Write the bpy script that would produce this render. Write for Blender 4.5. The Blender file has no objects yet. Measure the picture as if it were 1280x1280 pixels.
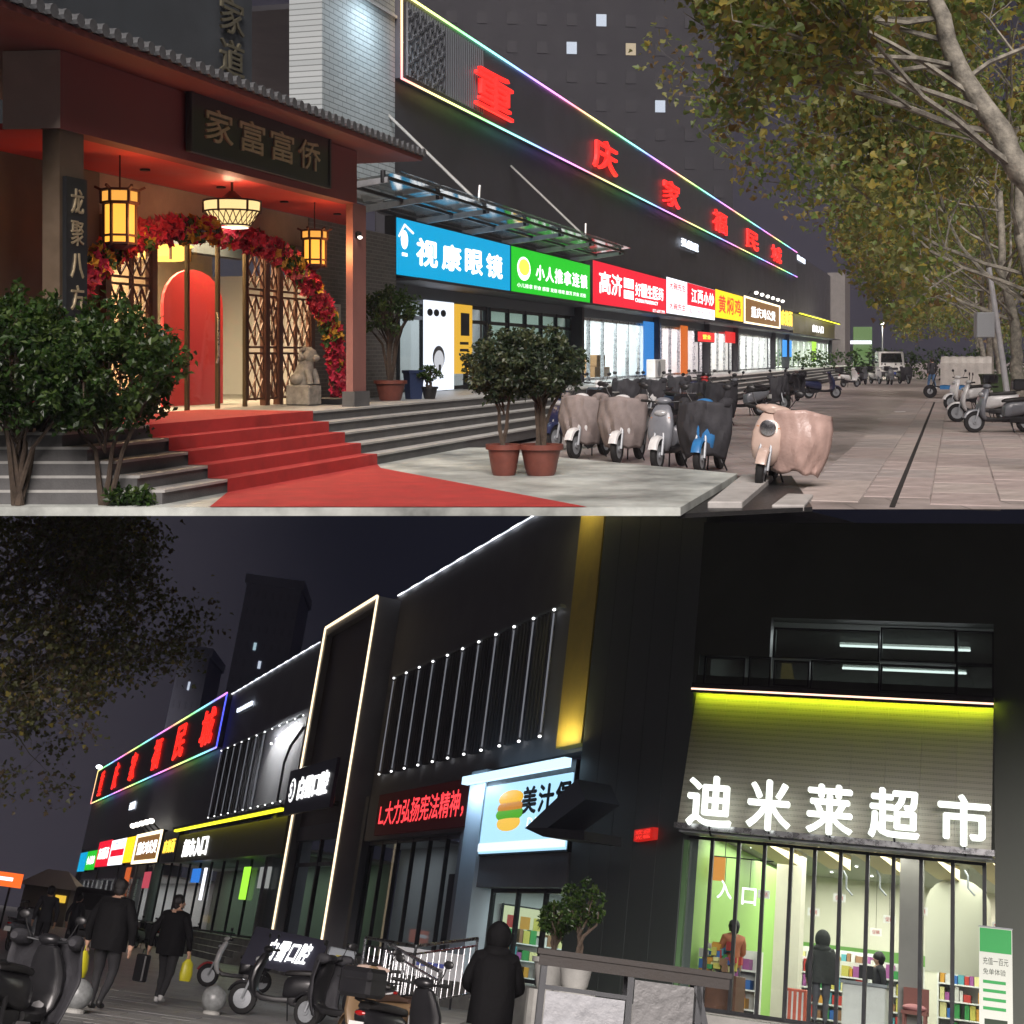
import bpy, bmesh, math, random
from mathutils import Matrix, Vector, noise
random.seed(11)
R_ = math.radians
SC = bpy.context.scene
COL = SC.collection

# ---------------------------------------------------------------- camera
FPX, CX, CY = 1800.0, 640.0, 446.0          # focal length and principal point on a 1280 frame
CAM = Vector((0, 0, 1.6))
cam = bpy.data.cameras.new('camera')
cam.sensor_width = 36.0
cam.lens = 36.0 * FPX / 1280.0
cam.shift_y = (CY - 640.0) / 1280.0
cam.clip_end = 2000.0
camo = bpy.data.objects.new('camera', cam)
camo.location = CAM
camo.rotation_euler = (R_(90), 0, 0)
COL.objects.link(camo)
SC.camera = camo

# ---------------------------------------------------------------- world, night glow, exposure
W = bpy.data.worlds.new('World')
SC.world = W
W.use_nodes = True
W.node_tree.nodes['Background'].inputs[0].default_value = (0.55, 0.58, 1.0, 1)
W.node_tree.nodes['Background'].inputs[1].default_value = 0.011
sun = bpy.data.lights.new('night_glow', 'SUN')
sun.energy = 4.0
sun.angle = R_(32)
sun.color = (1.0, 0.9, 0.86)
suno = bpy.data.objects.new('night_glow', sun)
suno.rotation_euler = (R_(48), 0, R_(0))
COL.objects.link(suno)
SC.view_settings.view_transform = 'Standard'
SC.view_settings.look = 'None'
SC.view_settings.exposure = 0.42
SC.view_settings.gamma = 1.0
SC.cycles.use_denoising = True
SC.cycles.max_bounces = 5
SC.cycles.diffuse_bounces = 2
SC.cycles.glossy_bounces = 2
SC.cycles.transparent_max_bounces = 8
SC.cycles.sample_clamp_indirect = 4.0
SC.cycles.use_adaptive_sampling = True
SC.cycles.adaptive_threshold = 0.025
SC.cycles.caustics_reflective = False
SC.cycles.caustics_refractive = False

# ---------------------------------------------------------------- frames of the two streets
def frame(o, x, y, z):
    m = Matrix((x, y, z)).transposed().to_4x4()
    m.translation = o
    return m
def ray(px, py):
    return Vector(((px - CX) / FPX, 1.0, -(py - CY) / FPX))
def at(F, px, py, ax, val):
    """point of a measured sight line where local coordinate ax has the value val"""
    I = F.inverted()
    c = I @ CAM
    r = I.to_3x3() @ ray(px, py)
    return c + r * ((val - c[ax]) / r[ax])
UP = Vector((0, 0, 1))
T = Matrix.Identity(4)                                # upper street, level
d_ = Vector((555 / FPX, 1, 0)).normalized()
FT = frame(Vector((-1.8936, 20.4255, 0)), d_, UP.cross(d_), UP)    # shop front of the upper street: x along, y into the building
Ub = ray(1215, -3810).normalized()                    # lower street lies on a slope
Fb = (Vector((0, 1, 0)) - Vector((0, 1, 0)).dot(Ub) * Ub).normalized()
Rb = Fb.cross(Ub)
HB = 1.3
B = frame(CAM - Ub * HB, Rb, Fb, Ub)
vb = B.to_3x3().inverted() @ ray(-112, 1105)
vb.z = 0
vb.normalize()
rb = B.to_3x3().inverted() @ ray(740, 1190)
rb = rb * (33 / rb.y)
FB = B @ frame(Vector((rb.x, rb.y, 0)), -vb, UP.cross(-vb), UP)
xs = Vector((math.cos(R_(25)), -math.sin(R_(25)), 0))
rs = B.to_3x3().inverted() @ ray(850, 1150)
rs = rs * (27 / rs.y)
FS = B @ frame(Vector((rs.x, rs.y, 0)), xs, UP.cross(xs), UP)

# ---------------------------------------------------------------- materials
MATS = {}
def mat(name, col, rough=0.6, metal=0.0, var=0.0, vs=3.0, bump=0.0, bs=20.0, emit=None, es=0.0, sample=True, coat=0.0):
    if name in MATS:
        return MATS[name]
    m = bpy.data.materials.new(name)
    m.use_nodes = True
    nt = m.node_tree
    b = nt.nodes['Principled BSDF']
    b.inputs['Base Color'].default_value = (*col, 1)
    b.inputs['Roughness'].default_value = rough
    b.inputs['Metallic'].default_value = metal
    b.inputs['Coat Weight'].default_value = coat
    if var or bump:
        tc = nt.nodes.new('ShaderNodeTexCoord')
    if var:
        n = nt.nodes.new('ShaderNodeTexNoise')
        n.inputs['Scale'].default_value = vs
        n.inputs['Detail'].default_value = 5
        n.inputs['Roughness'].default_value = 0.65
        nt.links.new(tc.outputs['Object'], n.inputs['Vector'])
        mr = nt.nodes.new('ShaderNodeMapRange')
        mr.inputs['From Min'].default_value = 0.3
        mr.inputs['From Max'].default_value = 0.7
        mr.inputs['To Min'].default_value = 1 - var
        mr.inputs['To Max'].default_value = 1 + var * 0.6
        nt.links.new(n.outputs['Fac'], mr.inputs['Value'])
        mx = nt.nodes.new('ShaderNodeVectorMath')
        mx.operation = 'SCALE'
        mx.inputs[0].default_value = col
        nt.links.new(mr.outputs['Result'], mx.inputs['Scale'])
        nt.links.new(mx.outputs[0], b.inputs['Base Color'])
        m2 = nt.nodes.new('ShaderNodeMapRange')
        m2.inputs['To Min'].default_value = max(0.05, rough - 0.18)
        m2.inputs['To Max'].default_value = min(1, rough + 0.18)
        nt.links.new(n.outputs['Fac'], m2.inputs['Value'])
        nt.links.new(m2.outputs['Result'], b.inputs['Roughness'])
    if bump:
        n = nt.nodes.new('ShaderNodeTexNoise')
        n.inputs['Scale'].default_value = bs
        n.inputs['Detail'].default_value = 4
        nt.links.new(tc.outputs['Object'], n.inputs['Vector'])
        bp = nt.nodes.new('ShaderNodeBump')
        bp.inputs['Strength'].default_value = bump
        bp.inputs['Distance'].default_value = 0.02
        nt.links.new(n.outputs['Fac'], bp.inputs['Height'])
        nt.links.new(bp.outputs['Normal'], b.inputs['Normal'])
    if emit is not None:
        b.inputs['Emission Color'].default_value = (*emit, 1)
        b.inputs['Emission Strength'].default_value = es
        if not sample:
            m.cycles.emission_sampling = 'NONE'
    MATS[name] = m
    return m
def lamp(name, col, es, sample=True):
    return mat(name, (0.02, 0.02, 0.02), 0.5, emit=col, es=es, sample=sample)
def paint(name, col, rough=0.35):
    return mat(name, col, rough, var=0.12, vs=6, coat=0.25)
def brickmat(name, c1, c2, mortar, scale=1.0, bw=0.5, rh=0.25, msize=0.01, rough=0.75, axes=None, bump=0.5, stain=0.0):
    if name in MATS:
        return MATS[name]
    m = mat(name, c1, rough)
    nt = m.node_tree
    b = nt.nodes['Principled BSDF']
    tc = nt.nodes.new('ShaderNodeTexCoord')
    mp = nt.nodes.new('ShaderNodeMapping')
    if axes:
        mp.inputs['Rotation'].default_value = axes
    nt.links.new(tc.outputs['Object'], mp.inputs['Vector'])
    br = nt.nodes.new('ShaderNodeTexBrick')
    br.inputs['Color1'].default_value = (*c1, 1)
    br.inputs['Color2'].default_value = (*c2, 1)
    br.inputs['Mortar'].default_value = (*mortar, 1)
    br.inputs['Scale'].default_value = scale
    br.inputs['Brick Width'].default_value = bw
    br.inputs['Row Height'].default_value = rh
    br.inputs['Mortar Size'].default_value = msize
    nt.links.new(mp.outputs['Vector'], br.inputs['Vector'])
    out = br.outputs['Color']
    if stain:
        n = nt.nodes.new('ShaderNodeTexNoise')
        n.inputs['Scale'].default_value = 0.55
        n.inputs['Detail'].default_value = 6
        n.inputs['Roughness'].default_value = 0.7
        nt.links.new(tc.outputs['Object'], n.inputs['Vector'])
        mr = nt.nodes.new('ShaderNodeMapRange')
        mr.inputs['From Min'].default_value = 0.35
        mr.inputs['From Max'].default_value = 0.62
        mr.inputs['To Min'].default_value = 1 - stain
        mr.inputs['To Max'].default_value = 1.05
        nt.links.new(n.outputs['Fac'], mr.inputs['Value'])
        mx = nt.nodes.new('ShaderNodeVectorMath')
        mx.operation = 'SCALE'
        nt.links.new(out, mx.inputs[0])
        nt.links.new(mr.outputs['Result'], mx.inputs['Scale'])
        out = mx.outputs[0]
        m2 = nt.nodes.new('ShaderNodeMapRange')
        m2.inputs['From Min'].default_value = 0.3
        m2.inputs['From Max'].default_value = 0.7
        m2.inputs['To Min'].default_value = rough - 0.3
        m2.inputs['To Max'].default_value = rough
        nt.links.new(n.outputs['Fac'], m2.inputs['Value'])
        nt.links.new(m2.outputs['Result'], b.inputs['Roughness'])
    nt.links.new(out, b.inputs['Base Color'])
    bp = nt.nodes.new('ShaderNodeBump')
    bp.inputs['Strength'].default_value = bump
    bp.inputs['Distance'].default_value = 0.01
    bp.invert = True
    nt.links.new(br.outputs['Fac'], bp.inputs['Height'])
    nt.links.new(bp.outputs['Normal'], b.inputs['Normal'])
    return m
def glassmat(name, tint=(0.92, 0.95, 0.95), refl=0.05, rough=0.02):
    if name in MATS:
        return MATS[name]
    m = bpy.data.materials.new(name)
    m.use_nodes = True
    nt = m.node_tree
    nt.nodes.remove(nt.nodes['Principled BSDF'])
    tr = nt.nodes.new('ShaderNodeBsdfTransparent')
    tr.inputs[0].default_value = (*tint, 1)
    gl = nt.nodes.new('ShaderNodeBsdfGlossy')
    gl.inputs['Roughness'].default_value = rough
    mx = nt.nodes.new('ShaderNodeMixShader')
    mx.inputs[0].default_value = refl
    nt.links.new(tr.outputs[0], mx.inputs[1])
    nt.links.new(gl.outputs[0], mx.inputs[2])
    nt.links.new(mx.outputs[0], nt.nodes['Material Output'].inputs[0])
    MATS[name] = m
    return m
def rainbow(name, period, es):
    m = lamp(name, (1, 1, 1), es)
    nt = m.node_tree
    b = nt.nodes['Principled BSDF']
    tc = nt.nodes.new('ShaderNodeTexCoord')
    sp = nt.nodes.new('ShaderNodeSeparateXYZ')
    nt.links.new(tc.outputs['Object'], sp.inputs[0])
    ad = nt.nodes.new('ShaderNodeMath')
    ad.operation = 'ADD'
    nt.links.new(sp.outputs['X'], ad.inputs[0])
    nt.links.new(sp.outputs['Z'], ad.inputs[1])
    mu = nt.nodes.new('ShaderNodeMath')
    mu.operation = 'MULTIPLY'
    mu.inputs[1].default_value = 1.0 / period
    nt.links.new(ad.outputs[0], mu.inputs[0])
    fr = nt.nodes.new('ShaderNodeMath')
    fr.operation = 'FRACT'
    nt.links.new(mu.outputs[0], fr.inputs[0])
    hs = nt.nodes.new('ShaderNodeCombineColor')
    hs.mode = 'HSV'
    hs.inputs[1].default_value = 0.72
    hs.inputs[2].default_value = 1
    nt.links.new(fr.outputs[0], hs.inputs[0])
    nt.links.new(hs.outputs[0], b.inputs['Emission Color'])
    return m

# ---------------------------------------------------------------- mesh collector
class MB:
    def __init__(s):
        s.v = []; s.f = []; s.m = []; s.mi = 0
    def add(s, vs, fs):
        o = len(s.v)
        s.v += [tuple(v) for v in vs]
        s.f += [tuple(i + o for i in f) for f in fs]
        s.m += [s.mi] * len(fs)
        return s
    def box(s, x0, x1, y0, y1, z0, z1):
        return s.add([(x0, y0, z0), (x1, y0, z0), (x1, y1, z0), (x0, y1, z0), (x0, y0, z1), (x1, y0, z1), (x1, y1, z1), (x0, y1, z1)],
                     [(0, 3, 2, 1), (4, 5, 6, 7), (0, 1, 5, 4), (1, 2, 6, 5), (2, 3, 7, 6), (3, 0, 4, 7)])
    def bar(s, a, b, w, h=None):
        """square bar from a to b"""
        a = Vector(a); b = Vector(b); h = h or w
        d = (b - a).normalized()
        u = d.cross(UP) if abs(d.z) < 0.95 else d.cross(Vector((0, 1, 0)))
        u.normalize(); v = u.cross(d)
        ring = [u * (w / 2) + v * (h / 2), u * (-w / 2) + v * (h / 2), u * (-w / 2) - v * (h / 2), u * (w / 2) - v * (h / 2)]
        return s.add([a + r for r in ring] + [b + r for r in ring], [(0, 1, 2, 3), (7, 6, 5, 4), (0, 4, 5, 1), (1, 5, 6, 2), (2, 6, 7, 3), (3, 7, 4, 0)])
    def tube(s, pts, rad, n=8, cap=True):
        pts = [Vector(p) for p in pts]
        if not hasattr(rad, '__len__'):
            rad = [rad] * len(pts)
        vs = []; fs = []
        pu = None
        for i, p in enumerate(pts):
            d = (pts[min(i + 1, len(pts) - 1)] - pts[max(i - 1, 0)]).normalized()
            if pu is None:
                u = d.cross(UP) if abs(d.z) < 0.9 else d.cross(Vector((1, 0, 0)))
            else:
                u = pu - d * pu.dot(d)
            u.normalize(); pu = u
            v = d.cross(u)
            for k in range(n):
                a = 2 * math.pi * k / n
                vs.append(p + (u * math.cos(a) + v * math.sin(a)) * rad[i])
        for i in range(len(pts) - 1):
            for k in range(n):
                k2 = (k + 1) % n
                fs.append((i * n + k, i * n + k2, (i + 1) * n + k2, (i + 1) * n + k))
        if cap:
            fs.append(tuple(reversed(range(n))))
            fs.append(tuple(range((len(pts) - 1) * n, len(pts) * n)))
        return s.add(vs, fs)
    def lathe(s, prof, n=16, o=(0, 0, 0), ax='z'):
        vs = []; fs = []
        for r, z in prof:
            for k in range(n):
                a = 2 * math.pi * k / n
                p = (r * math.cos(a), r * math.sin(a), z)
                if ax == 'y':
                    p = (p[0], p[2], p[1])
                elif ax == 'x':
                    p = (p[2], p[0], p[1])
                vs.append((p[0] + o[0], p[1] + o[1], p[2] + o[2]))
        for i in range(len(prof) - 1):
            for k in range(n):
                k2 = (k + 1) % n
                fs.append((i * n + k, i * n + k2, (i + 1) * n + k2, (i + 1) * n + k))
        fs.append(tuple(reversed(range(n))))
        fs.append(tuple(range((len(prof) - 1) * n, len(prof) * n)))
        return s.add(vs, fs)
    def ell(s, c, r, n=12, m=8):
        prof = [(max(0.001, math.sin(math.pi * i / m)), -math.cos(math.pi * i / m)) for i in range(m + 1)]
        o = len(s.v)
        s.lathe(prof, n)
        for i in range(o, len(s.v)):
            v = s.v[i]
            s.v[i] = (c[0] + v[0] * r[0], c[1] + v[1] * r[1], c[2] + v[2] * r[2])
        return s
    def prism(s, poly, y0, y1):
        """polygon in x,z pushed along y"""
        n = len(poly)
        vs = [(p[0], y0, p[1]) for p in poly] + [(p[0], y1, p[1]) for p in poly]
        return s.add(vs, [tuple(range(n)), tuple(reversed(range(n, 2 * n)))] + [(i, i + n, (i + 1) % n + n, (i + 1) % n) for i in range(n)])
    def slab(s, poly, z0, z1):
        """polygon in x,y pushed along z"""
        n = len(poly)
        vs = [(p[0], p[1], z0) for p in poly] + [(p[0], p[1], z1) for p in poly]
        return s.add(vs, [tuple(reversed(range(n))), tuple(range(n, 2 * n))] + [(i, (i + 1) % n, (i + 1) % n + n, i + n) for i in range(n)])
    def loft(s, secs, n=14, e=2.6, ax='x'):
        """superellipse sections (pos, c1, c2, r1, r2) along an axis"""
        vs = []; fs = []
        for (p, c1, c2, r1, r2) in secs:
            for k in range(n):
                a = 2 * math.pi * k / n
                ca, sa = math.cos(a), math.sin(a)
                u = c1 + r1 * math.copysign(abs(ca) ** (2 / e), ca)
                w = c2 + r2 * math.copysign(abs(sa) ** (2 / e), sa)
                vs.append((p, u, w) if ax == 'x' else (u, w, p))
        for i in range(len(secs) - 1):
            for k in range(n):
                k2 = (k + 1) % n
                fs.append((i * n + k, i * n + k2, (i + 1) * n + k2, (i + 1) * n + k))
        fs.append(tuple(reversed(range(n))))
        fs.append(tuple(range((len(secs) - 1) * n, len(secs) * n)))
        return s.add(vs, fs)
    def mesh(s, name, mats, smooth=False, bev=0.0, cut=None):
        me = bpy.data.meshes.new(name)
        me.from_pydata(s.v, [], s.f)
        for m in (mats if isinstance(mats, (list, tuple)) else [mats]):
            me.materials.append(m)
        if any(s.m):
            me.polygons.foreach_set('material_index', s.m)
        bm = bmesh.new()
        bm.from_mesh(me)
        if cut:
            bmesh.ops.bisect_plane(bm, geom=bm.verts[:] + bm.edges[:] + bm.faces[:], plane_co=cut[0], plane_no=cut[1], clear_outer=True)
            bmesh.ops.holes_fill(bm, edges=[e for e in bm.edges if e.is_boundary])
        if bev:
            es = [e for e in bm.edges if len(e.link_faces) == 2 and e.calc_face_angle(0) > 0.5]
            bmesh.ops.bevel(bm, geom=es, offset=bev, segments=1, affect='EDGES', clamp_overlap=True)
        bmesh.ops.recalc_face_normals(bm, faces=bm.faces[:])
        bm.to_mesh(me)
        bm.free()
        if smooth:
            me.polygons.foreach_set('use_smooth', [True] * len(me.polygons))
            try:
                me.set_sharp_from_angle(angle=R_(42))
            except Exception:
                pass
        me.update()
        return me
    def build(s, name, mats, parent=None, smooth=False, bev=0.0, cut=None):
        return link(s.mesh(name, mats, smooth, bev, cut), name, parent)
def link(me, name, parent=None, M=None):
    o = bpy.data.objects.new(name, me)
    COL.objects.link(o)
    if parent:
        o.parent = parent
    if M is not None:
        o.matrix_local = M
    return o
def TL(x, y, z):
    return Matrix.Translation((x, y, z))
def RZ(deg):
    return Matrix.Rotation(R_(deg), 4, 'Z')
def tag(o, label=None, cat=None, group=None, kind=None, M=None):
    if M is not None:
        o.matrix_world = M
    if label: o['label'] = label
    if cat: o['category'] = cat
    if group: o['group'] = group
    if kind: o['kind'] = kind
    return o
def thing(name, label, cat, M, group=None):
    o = bpy.data.objects.new(name, None)
    o.empty_display_size = 0.1
    COL.objects.link(o)
    return tag(o, label, cat, group, None, M)
def box(name, m, parent, x0, x1, y0, y1, z0, z1, bev=0.0):
    return MB().box(min(x0, x1), max(x0, x1), min(y0, y1), max(y0, y1), min(z0, z1), max(z0, z1)).build(name, m, parent, bev=bev)
def dup(root, M, label, group=None, over=None, skip=()):
    r = root.copy()
    COL.objects.link(r)
    r.matrix_world = M
    r['label'] = label
    if group: r['group'] = group
    def rec(src, dst):
        for ch in src.children:
            if ch.name.split('.')[0] in skip:
                continue
            c = ch.copy()
            COL.objects.link(c)
            c.parent = dst
            k = ch.name.split('.')[0]
            if over and k in over:
                for sl in c.material_slots:
                    sl.link = 'OBJECT'
                    sl.material = over[k]
            rec(ch, c)
    rec(root, r)
    return r
_tc = {}
def text_mesh(body, m, ext=0.0, bold=0.0):
    key = (body, m.name, ext, bold)
    if key in _tc:
        return _tc[key]
    cu = bpy.data.curves.new('lettering', 'FONT')
    cu.body = body
    cu.extrude = ext
    cu.resolution_u = 3
    ob = bpy.data.objects.new('lettering', cu)
    me0 = bpy.data.meshes.new_from_object(ob)
    vs = [v.co.copy() for v in me0.vertices]
    fs = [tuple(p.vertices) for p in me0.polygons]
    b = MB()
    shifts = [(0, 0)] if not bold else [(-bold, 0), (bold, 0), (0, bold), (0, -bold), (0, 0)]
    for i, (dx, dz) in enumerate(shifts):
        b.add([(v.x + dx, -v.z - 0.0015 * i, v.y + dz) for v in vs], fs)
    bpy.data.objects.remove(ob)
    bpy.data.meshes.remove(me0)
    me = bpy.data.meshes.new('lettering')
    me.from_pydata(b.v, [], b.f)
    me.materials.append(m)
    _tc[key] = me
    xs_ = [v[0] for v in b.v]; zs_ = [v[2] for v in b.v]
    me['bb'] = [min(xs_), max(xs_), min(zs_), max(zs_)]
    return me
def text(parent, body, x0, x1, z0, z1, y, m, ext=0.0, bold=0.0, name='lettering', shear=0.0, M0=None):
    """lettering fitted to a rectangle, read from -y"""
    me = text_mesh(body, m, ext, bold)
    a = list(me['bb'])
    sx = (x1 - x0) / (a[1] - a[0]); sz = (z1 - z0) / (a[3] - a[2])
    M = Matrix(((sx, 0, shear * sz, x0 - a[0] * sx), (0, 1, 0, y), (0, 0, sz, z0 - a[2] * sz), (0, 0, 0, 1)))
    if shear:
        me2 = me.copy()
        me2.transform(M)
        return link(me2, name, parent, M0)
    return link(me, name, parent, (M0 @ M) if M0 is not None else M)
def chars(parent, body, x0, x1, z0, z1, y, m, ext=0.0, bold=0.0, gap=0.15):
    """one part for each character"""
    n = len(body)
    w = (x1 - x0) / (n + gap * (n - 1))
    for i, ch in enumerate(body):
        if ch != ' ':
            a = x0 + i * w * (1 + gap)
            text(parent, ch, a, a + w, z0, z1, y, m, ext, bold, name='character')

# common materials
M_conc = mat('concrete', (0.33, 0.33, 0.31), 0.75, var=0.35, vs=1.2, bump=0.25, bs=60)
M_steel = mat('stainless_steel', (0.55, 0.56, 0.58), 0.28, 1.0, var=0.1, vs=8)
M_dsteel = mat('dark_steel', (0.035, 0.037, 0.04), 0.42, 0.6, var=0.2, vs=5)
M_gsteel = mat('grey_painted_steel', (0.30, 0.32, 0.34), 0.45, 0.3, var=0.2, vs=6)
M_black = mat('black_plastic', (0.012, 0.012, 0.013), 0.45, var=0.2, vs=9)
M_rubber = mat('rubber', (0.01, 0.01, 0.01), 0.85, var=0.2, vs=20)
M_white = mat('white_paint', (0.72, 0.72, 0.70), 0.5, var=0.1, vs=4)
M_lens = mat('lamp_glass', (0.35, 0.36, 0.37), 0.08, 0.0, coat=1.0)
M_red_lens = mat('red_lens', (0.35, 0.01, 0.01), 0.12, coat=1.0)
M_glass = glassmat('shop_glass')
M_skin = mat('skin', (0.45, 0.27, 0.19), 0.5)
M_hair = mat('black_hair', (0.008, 0.007, 0.007), 0.55, bump=0.6, bs=90)
M_trunk = mat('plane_tree_bark', (0.24, 0.225, 0.185), 0.85, var=0.75, vs=5, bump=0.6, bs=25)
M_stem = mat('dark_bark', (0.07, 0.05, 0.035), 0.9, var=0.4, vs=9, bump=0.5, bs=30)
M_soil = mat('soil', (0.03, 0.022, 0.015), 0.95, var=0.4, vs=30)
M_terra = mat('terracotta', (0.17, 0.05, 0.035), 0.5, var=0.25, vs=6, bump=0.1, bs=30)
def leafmat(name, col, rough=0.5):
    m = mat(name, col, rough, var=0.35, vs=1.7)
    nt = m.node_tree
    b = nt.nodes['Principled BSDF']
    tl = nt.nodes.new('ShaderNodeBsdfTranslucent')
    tl.inputs[0].default_value = (col[0] * 1.3, col[1] * 1.4, col[2], 1)
    mx = nt.nodes.new('ShaderNodeMixShader')
    mx.inputs[0].default_value = 0.42
    nt.links.new(b.outputs[0], mx.inputs[1])
    nt.links.new(tl.outputs[0], mx.inputs[2])
    nt.links.new(mx.outputs[0], nt.nodes['Material Output'].inputs[0])
    return m
L_plane = [leafmat('plane_leaf_olive', (0.20, 0.205, 0.06)), leafmat('plane_leaf_green', (0.14, 0.20, 0.05)), leafmat('plane_leaf_yellow', (0.32, 0.26, 0.05)), leafmat('plane_leaf_brown', (0.20, 0.125, 0.045))]
L_dark = [leafmat('shrub_leaf_dark', (0.022, 0.05, 0.012), 0.35), leafmat('shrub_leaf_mid', (0.04, 0.085, 0.018), 0.35), leafmat('shrub_leaf_pale', (0.075, 0.12, 0.03), 0.35)]
L_grey = [leafmat('bay_leaf_dark', (0.03, 0.05, 0.028), 0.4), leafmat('bay_leaf_mid', (0.05, 0.075, 0.04), 0.4), leafmat('bay_leaf_pale', (0.09, 0.11, 0.05), 0.4)]

# ================================================================ builders
def rnd(a, b):
    return random.uniform(a, b)
def rdir():
    while True:
        v = Vector((rnd(-1, 1), rnd(-1, 1), rnd(-1, 1)))
        if 0.05 < v.length < 1:
            return v.normalized()
def add_leaf(mb, p, n, t, L, w):
    s = n.cross(t)
    if s.length < 0.01:
        return
    s.normalize()
    a = p; b = p + t * (L * 0.45) + s * w + n * (w * 0.35); c = p + t * L; e = p + t * (L * 0.45) - s * w + n * (w * 0.35)
    mb.add([a, b, c, e], [(0, 1, 2), (0, 2, 3)])
def add_lobed(mb, p, n, t, L, w):
    """five-lobed plane-tree leaf"""
    s = n.cross(t)
    if s.length < 0.01:
        return
    s.normalize()
    q = [(0, 0), (.55, .12), (1.0, .45), (.5, .55), (.35, .85), (0, 1.15), (-.35, .85), (-.5, .55), (-1.0, .45), (-.55, .12)]
    mb.add([p + s * (x * w) + t * (y * L) + n * (abs(x) * w * 0.3) for x, y in q], [(0, 1, 3), (1, 2, 3), (0, 3, 5), (3, 4, 5), (0, 5, 7), (5, 6, 7), (0, 7, 9), (7, 8, 9)])
def foliage(tips, per, rad, L, nm, weights=None, lobed=False, keep=None, droop=0.3):
    mb = MB()
    idx = list(range(nm))
    for c in tips:
        shade = rnd(0, 1)
        k = random.choices(idx, weights)[0]
        for _ in range(per):
            p = c + rdir() * (rad * rnd(0.1, 1) ** 0.6)
            if keep and not keep(p):
                continue
            t = (rdir() + Vector((0, 0, -droop))).normalized()
            n = (rdir() + Vector((0, 0, 0.9))).normalized()
            mb.mi = k if random.random() < 0.6 else random.choices(idx, weights)[0]
            l = L * rnd(0.6, 1.25)
            (add_lobed if lobed else add_leaf)(mb, p, n, t, l, l * (0.55 if lobed else 0.3))
    return mb
def grow(mb, p, d, L, r, depth, tips, spread=0.6, up=0.15, seg=4, kids=3, keep=None, every=False):
    pts = [p.copy()]
    rads = [r]
    for i in range(seg):
        d = (d + rdir() * 0.22 + Vector((0, 0, up))).normalized()
        p = p + d * (L / seg)
        if keep and not keep(p):
            break
        pts.append(p.copy())
        rads.append(r * (1 - 0.5 * (i + 1) / seg))
    if len(pts) < 2:
        return
    mb.tube(pts, rads, 7 if r > 0.06 else (5 if r > 0.02 else 3), cap=False)
    if depth == 0:
        tips += pts[1:]
        return
    if every or depth <= 1:
        tips.append(pts[-1])
    for k in range(kids):
        f = rnd(0.45, 1.0)
        i = min(len(pts) - 1, max(1, int(round(f * (len(pts) - 1)))))
        nd = (d + rdir() * spread * 1.5).normalized()
        grow(mb, pts[i], nd, L * rnd(0.55, 0.78), rads[i] * 0.62, depth - 1, tips, spread, up, seg, kids, keep, every)
def tree(name, label, M, trunk, r0, limbs, L, mats, leaf, per, rad, group=None, bark=None, depth=2, keep=None, weights=None, lobed=True, kids=3, dirs=None, bias=(0, 0, 0)):
    root = thing(name, label, 'tree', M, group)
    tb = MB()
    tips = []
    pts = [Vector(p) for p in trunk]
    # smooth the trunk line
    fine = []
    for i in range(len(pts) - 1):
        for k in range(4):
            fine.append(pts[i].lerp(pts[i + 1], k / 4) + rdir() * r0 * 0.18 * (i + k > 0))
    fine.append(pts[-1])
    rr = [r0 * (1.25 if i == 0 else 1 - 0.62 * i / len(fine)) for i in range(len(fine))]
    tb.tube(fine, rr, 10)
    for k in range(limbs):
        i = int(len(fine) * rnd(0.5, 0.99))
        a = 2 * math.pi * (k + rnd(-.3, .3)) / limbs
        d = Vector((math.cos(a), math.sin(a), rnd(0.15, 0.8))) + Vector(bias)
        if dirs:
            d = Vector(dirs[k % len(dirs)]) + rdir() * 0.15
        grow(tb, fine[i], d.normalized(), L * rnd(0.8, 1.15), rr[i] * 0.33, depth, tips, 0.6, 0.06, 5, kids, keep)
    tb.build('trunk', bark or M_trunk, root, smooth=True)
    foliage(tips, per, rad, leaf, len(mats), weights, lobed, keep).build('crown', mats, root)
    return root
def shrub(root, h0, R, H, nstem, ntip, per, leaf, mats, bark, keep=None, stems=True):
    """clipped round head on thin stems; local origin at the stem foot"""
    c = Vector((0, 0, h0 + H * 0.5))
    tips = []
    for _ in range(ntip):
        v = rdir() * rnd(0.25, 1) ** 0.45
        n = 1 + 0.22 * noise.noise(v * 2.3 + Vector((R * 7, h0 * 3, 0)))
        tips.append(c + Vector((v.x * R * n, v.y * R * n, v.z * H * 0.5 * n)))
    tb = MB()
    for k in range(nstem):
        q = random.choice(tips)
        a = Vector((rnd(-.05, .05), rnd(-.05, .05), 0))
        mid = Vector((q.x * 0.25 + rnd(-.05, .05), q.y * 0.25, h0 * 0.8))
        tb.tube([a, a.lerp(mid, .5) + rdir() * 0.03, mid, mid.lerp(q, .5) + rdir() * 0.08, q], [0.035, 0.03, 0.024, 0.015, 0.006], 6)
    for k in range(nstem * 3):
        q = random.choice(tips); q2 = random.choice(tips)
        tb.tube([Vector((0, 0, h0 * rnd(.7, 1.1))), q.lerp(q2, .3), q], [0.015, 0.01, 0.004], 4, cap=False)
    tb.build('trunk', bark, root, smooth=True)
    foliage(tips, per, R * 0.16, leaf, len(mats), None, False, keep, 0.1).build('crown', mats, root)
def pot(root, r, h, m):
    MB().lathe([(r * .62, 0), (r * .7, h * .1), (r * .92, h * .82), (r * 1.06, h * .84), (r * 1.06, h), (r * .95, h), (r * .93, h * .9), (0.01, h * .9)], 24).build('pot', m, root, smooth=True)
    MB().lathe([(r * .93, h * .86), (r * .9, h * .92), (.01, h * .94)], 20).build('soil', M_soil, root)

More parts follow.
